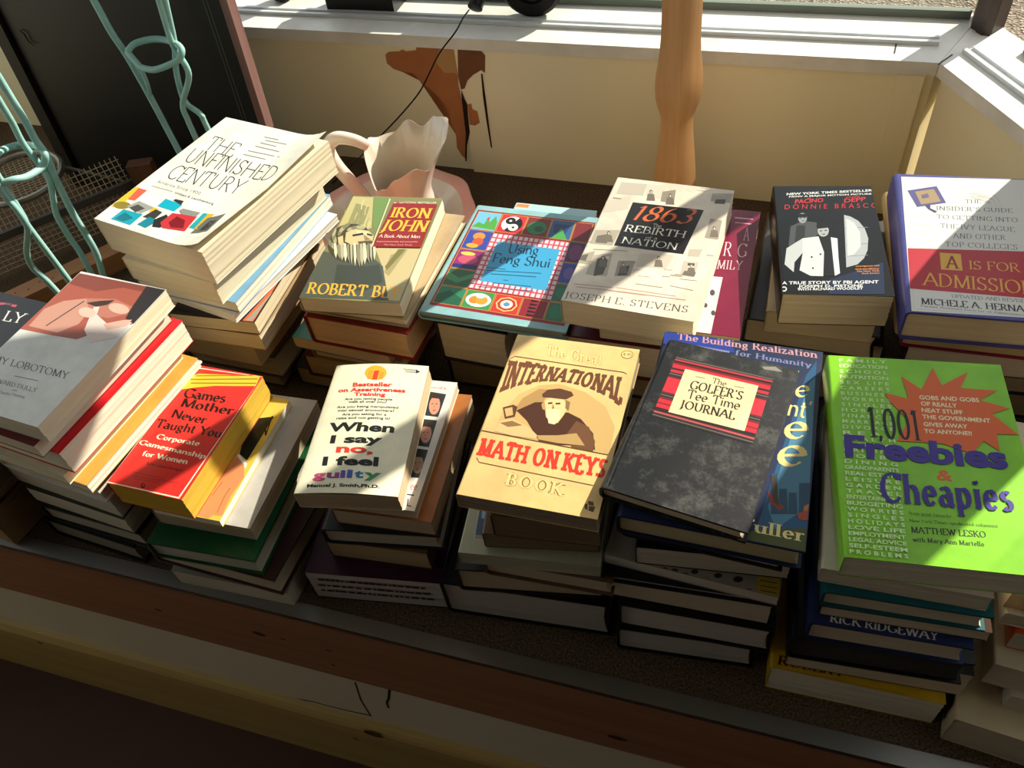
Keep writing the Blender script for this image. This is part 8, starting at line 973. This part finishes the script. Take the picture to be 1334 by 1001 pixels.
# turquoise wrought wire stand
tq = m_paint('turquoise_paint', '#8fbfb8', '#a3cdc5', 0.4, 40.0, 0.1)
ws = empty('wire_stand', (-1.0, 0.88, 0.0))
def rel(pts): return [(x+1.0, y-0.88, z) for x, y, z in pts]
for pts, rad in [([(-1.02, 0.8, 0.615), (-1.0193, 0.8, 0.3685), (-1.0192, 0.8, 0.3354), (-1.0214, 0.8, 0.3057), (-1.0186, 0.8, 0.2804), (-1.0279, 0.8, 0.2398), (-1.032, 0.8, 0.2061), (-1.0362, 0.8, 0.171), (-1.0372, 0.8, 0.1018), (-1.0515, 0.8, 0.0506), (-1.0644, 0.8, 0.0045)], 0.0052), ([(-1.0307, 0.794, 0.6116), (-1.0365, 0.794, 0.3674), (-1.0372, 0.794, 0.3378), (-1.0415, 0.794, 0.3017), (-1.0351, 0.794, 0.2673), (-1.0332, 0.794, 0.2421), (-1.0484, 0.794, 0.2074), (-1.063, 0.794, 0.1755), (-1.0655, 0.794, 0.1574), (-1.0672, 0.794, 0.1281), (-1.0646, 0.794, 0.1), (-1.0682, 0.794, 0.0551), (-1.0723, 0.794, 0.0045)], 0.0047), ([(-1.0314, 0.72, 0.482), (-1.0392, 0.72, 0.2769), (-1.0399, 0.72, 0.2586), (-1.036, 0.72, 0.2443), (-1.0357, 0.72, 0.2141), (-1.0451, 0.72, 0.1961), (-1.075, 0.72, 0.1542), (-1.0841, 0.72, 0.1253), (-1.0749, 0.72, 0.1029), (-1.0673, 0.72, 0.0747), (-1.0484, 0.72, 0.0045)], 0.0047), ([(-1.0247, 0.726, 0.5131), (-1.0369, 0.726, 0.2794), (-1.038, 0.726, 0.2584), (-1.0401, 0.726, 0.223), (-1.0433, 0.726, 0.2059), (-1.0399, 0.726, 0.1657), (-1.0341, 0.726, 0.0987), (-1.0259, 0.726, 0.0045)], 0.0047), ([(-1.0152, 1.0, 0.6159), (-0.9981, 1.0, 0.4172), (-0.9939, 1.0, 0.3685), (-0.9855, 1.0, 0.3321), (-0.9779, 1.0, 0.2639), (-0.9712, 1.0, 0.165), (-0.9603, 1.0, 0.0045)], 0.0052), ([(-0.8533, 1.0, 0.616), (-0.8818, 1.0, 0.4194), (-0.8901, 1.0, 0.3622), (-0.889, 1.0, 0.3419), (-0.8843, 1.0, 0.305), (-0.9199, 1.0, 0.2536), (-0.924, 1.0, 0.2232), (-0.9242, 1.0, 0.1906), (-0.9253, 1.0, 0.0045)], 0.0047), ([(-0.829, 1.006, 0.6159), (-0.8763, 1.006, 0.4169), (-0.8914, 1.006, 0.3533), (-0.9085, 1.006, 0.3121), (-0.9181, 1.006, 0.2743), (-0.9179, 1.006, 0.2503), (-0.8991, 1.006, 0.2309), (-0.8969, 1.006, 0.2031), (-0.8812, 1.006, 0.0045)], 0.0047)]:
    bm = bmesh.new(); add_tube(bm, smooth_path(rel(pts), 6), rad, 10); bm_obj('leg', bm, tq, ws, smooth=True)
for pts, rad in [([(-1.0559, 0.765, 0.3064), (-1.0804, 0.81, 0.2848), (-1.0428, 0.81, 0.2876), (-1.0134, 0.795, 0.2866), (-1.0202, 0.785, 0.2706), (-1.0205, 0.755, 0.2739), (-1.0233, 0.735, 0.2822), (-1.0394, 0.725, 0.2825), (-1.0544, 0.73, 0.2943), (-1.0542, 0.745, 0.3083)], 0.0052), ([(-0.9715, 0.99, 0.3427), (-0.9594, 1.0, 0.3515), (-0.9306, 1.01, 0.3548), (-0.8996, 1.008, 0.3532), (-0.873, 0.994, 0.3503), (-0.8754, 0.985, 0.3392), (-0.8925, 0.98, 0.3314), (-0.9234, 0.975, 0.3241), (-0.9509, 0.978, 0.3262)], 0.005), ([(-0.9772, 0.996, 0.3345), (-0.962, 0.99, 0.3232), (-0.9629, 0.992, 0.2967), (-0.9739, 0.998, 0.2692), (-0.9795, 1.0, 0.2864), (-0.9834, 1.0, 0.312)], 0.0034)]:
    bm = bmesh.new(); add_tube(bm, smooth_path(rel(pts), 6)[:-1], rad, 10, closed=True); bm_obj('ring', bm, tq, ws, smooth=True)
tag(ws, 'turquoise painted wrought wire stand with ringed twisted legs', 'stand')

# wire mesh basket, plank and short stake at the far left
wk = empty('mesh_basket', (-1.27, 0.93, 0.0))
gm = m_plain('#8a8578', 0.45, 0.7); tw = m_plain('#c2ac8c', 0.5, 0.1)
bm = bmesh.new(); add_tube(bm, [(.075*math.cos(k*math.pi/16), .085*math.sin(k*math.pi/16)+.02, .118) for k in range(32)], .006, 8, closed=True); bm_obj('rim', bm, gm, wk, smooth=True)
bm = bmesh.new()
for k in range(-7, 8):
    x = k*.0095; y = .085*math.sqrt(max(0, 1-(x/.075)**2)); add_tube(bm, [(x, .02-y, .114), (x, .02+y, .114)], .0008, 5)
for k in range(-8, 9):
    y = k*.0095; x = .075*math.sqrt(max(0, 1-(y/.085)**2)); add_tube(bm, [(-x, .02+y, .1155), (x, .02+y, .1155)], .0008, 5)
bm_obj('mesh', bm, tw, wk)
ty = .020
bm = bmesh.new()
for k in range(-17, 18):
    x = k*.0095; add_tube(bm, [(x, -.065, .006), (x, -.065, .072)], .0008, 5)
    add_tube(bm, [(x, -.065, .078), (x, -.02, .110)], .0008, 5)
for k in range(7): add_tube(bm, [(-.165, -.0655, .008+k*.0098), (.165, -.0655, .008+k*.0098)], .0008, 5)
for k in range(5): add_tube(bm, [(-.165, -.0655+k*.0095, .079+k*.0066), (.165, -.0655+k*.0095, .079+k*.0066)], .0008, 5)
bm_obj('mesh', bm, tw, wk)
bm = bmesh.new(); add_box(bm, -.17, .17, -.070, -.060, .066, .080); bm_obj('bar', bm, m_plain('#5d5a55', 0.5, 0.4), wk)
for x in (-.165, .165):
    bm = bmesh.new(); add_box(bm, x-.005, x+.005, -.069, -.061, 0, .066); bm_obj('leg', bm, gm, wk)
    bm = bmesh.new(); add_tube(bm, [(x*.98, -.062, .074), (x*.40, .02, .116)], .003, 6); bm_obj('strut', bm, gm, wk)
wk.rotation_euler = (0, 0, math.radians(50)); wk.location.x -= .012
tag(wk, 'wire mesh basket with round grey rim behind the turquoise stand', 'basket')
bm = bmesh.new(); add_box(bm, -.30, .30, -.020, .020, 0, .034); 
pk = bm_obj('wooden_plank', bm, m_wood('plank_wood', '#a06a3c', '#b9824f', 'x', 0.55, 8.0), bevel=.002)
pk.location = (-1.19, 0.745, 0.0005); pk.rotation_euler = (0, 0, math.radians(54))
for k in range(6):
    x = -.05+k*.021
    V = [(x+.0016*math.cos(a), .0035*(-1)**k+.0016*math.sin(a), .0343) for a in (0, 1.05, 2.1, 3.14, 4.2, 5.25)]
    link_mesh('nail_hole', V, [tuple(range(6))], m_plain('#2b1a10', 0.8), pk)
tag(pk, 'bare wooden plank with nail holes lying beside the mesh basket', 'plank')
bm = bmesh.new(); add_box(bm, -.022, .022, -.012, .012, 0, .12)
sk = bm_obj('wooden_stake', bm, m_wood('stake_wood', '#5a3a24', '#704a2e', 'z', 0.6, 9.0), bevel=.002)
sk.location = (-1.085, 1.015, 0.0005); sk.rotation_euler = (0, 0, math.radians(20))
tag(sk, 'short dark wooden block standing before the black board', 'block')

# black things on the sill, cut by the top of the frame
bl = m_paint('black_plastic', '#151413', '#201e1c', 0.35, 15.0, 0.03)
tc = empty('wheeled_toy', (-0.465, 1.322, SILL_Z))
def disc(bm, c, r0, r1, y0, y1, n=36):
    A = []
    for r, y in ((r0, y0), (r1-.006, y0), (r1, y0+.006), (r1, y1-.006), (r1-.006, y1), (r0, y1)):
        A.append([bm.verts.new((c[0]+r*math.cos(2*math.pi*k/n), y, c[1]+r*math.sin(2*math.pi*k/n))) for k in range(n)])
    for i in range(len(A)):
        P_, Q_ = A[i], A[(i+1) % len(A)]
        for k in range(n): bm.faces.new([P_[k], P_[(k+1) % n], Q_[(k+1) % n], Q_[k]])
bm = bmesh.new(); disc(bm, (.045, .055), .032, .055, -.016, .014); bm_obj('tyre', bm, m_plain('#131312', 0.6), tc, smooth=True, sharp=30)
bm = bmesh.new(); disc(bm, (.045, .055), .004, .0325, -.010, .008); bm_obj('hub', bm, m_plain('#8b8e95', 0.4, 0.5), tc, smooth=True, sharp=30)
bm = bmesh.new(); add_tube(bm, [(-.055, -.012, .0135), (-.052, .012, .030), (-.045, .018, .075)], [.013, .013, .012], 16); bm_obj('pipe', bm, bl, tc, smooth=True)
bm = bmesh.new(); add_box(bm, -.34, .09, .016, .040, .036, .074); bm_obj('unseen_shade_bar', bm, bl, tc, smooth=True, bevel=.006)  # unseen bar, added so that its shadow falls along the sill
bm = bmesh.new(); add_box(bm, -.335, -.205, -.014, .050, .0005, .036); add_box(bm, -.335, -.205, -.014, .0155, .036, .060); bm_obj('bumper', bm, bl, tc, smooth=True, bevel=.010)
for x0, x1, h in ((-.32, -.255, .115), (-.175, -.150, .13), (-.08, .02, .135)):
    bm = bmesh.new(); add_box(bm, x0, x1, .020, .038, .0745, h); bm_obj('unseen_shade_block', bm, bl, tc, smooth=True, bevel=.004)  # unseen blocks, added to break the sunlit sill edge into dashes
tag(tc, 'black wheeled toy with grey hub and rounded bumper on the white sill', 'toy')
bm = bmesh.new(); add_tube(bm, [(0, 0, 0), (0, 0, .004), (0, 0, .02), (0, 0, .10), (0, 0, .14)], [.012, .018, .022, .022, .015], 20)
kn = bm_obj('black_bottle', bm, bl, smooth=True, sharp=50); kn.location = (-0.915, 1.356, SILL_Z+.0003)
tag(kn, 'small round black object at the left end of the sill', 'bottle')

for _b in BOOKS:
    make_book(_b)
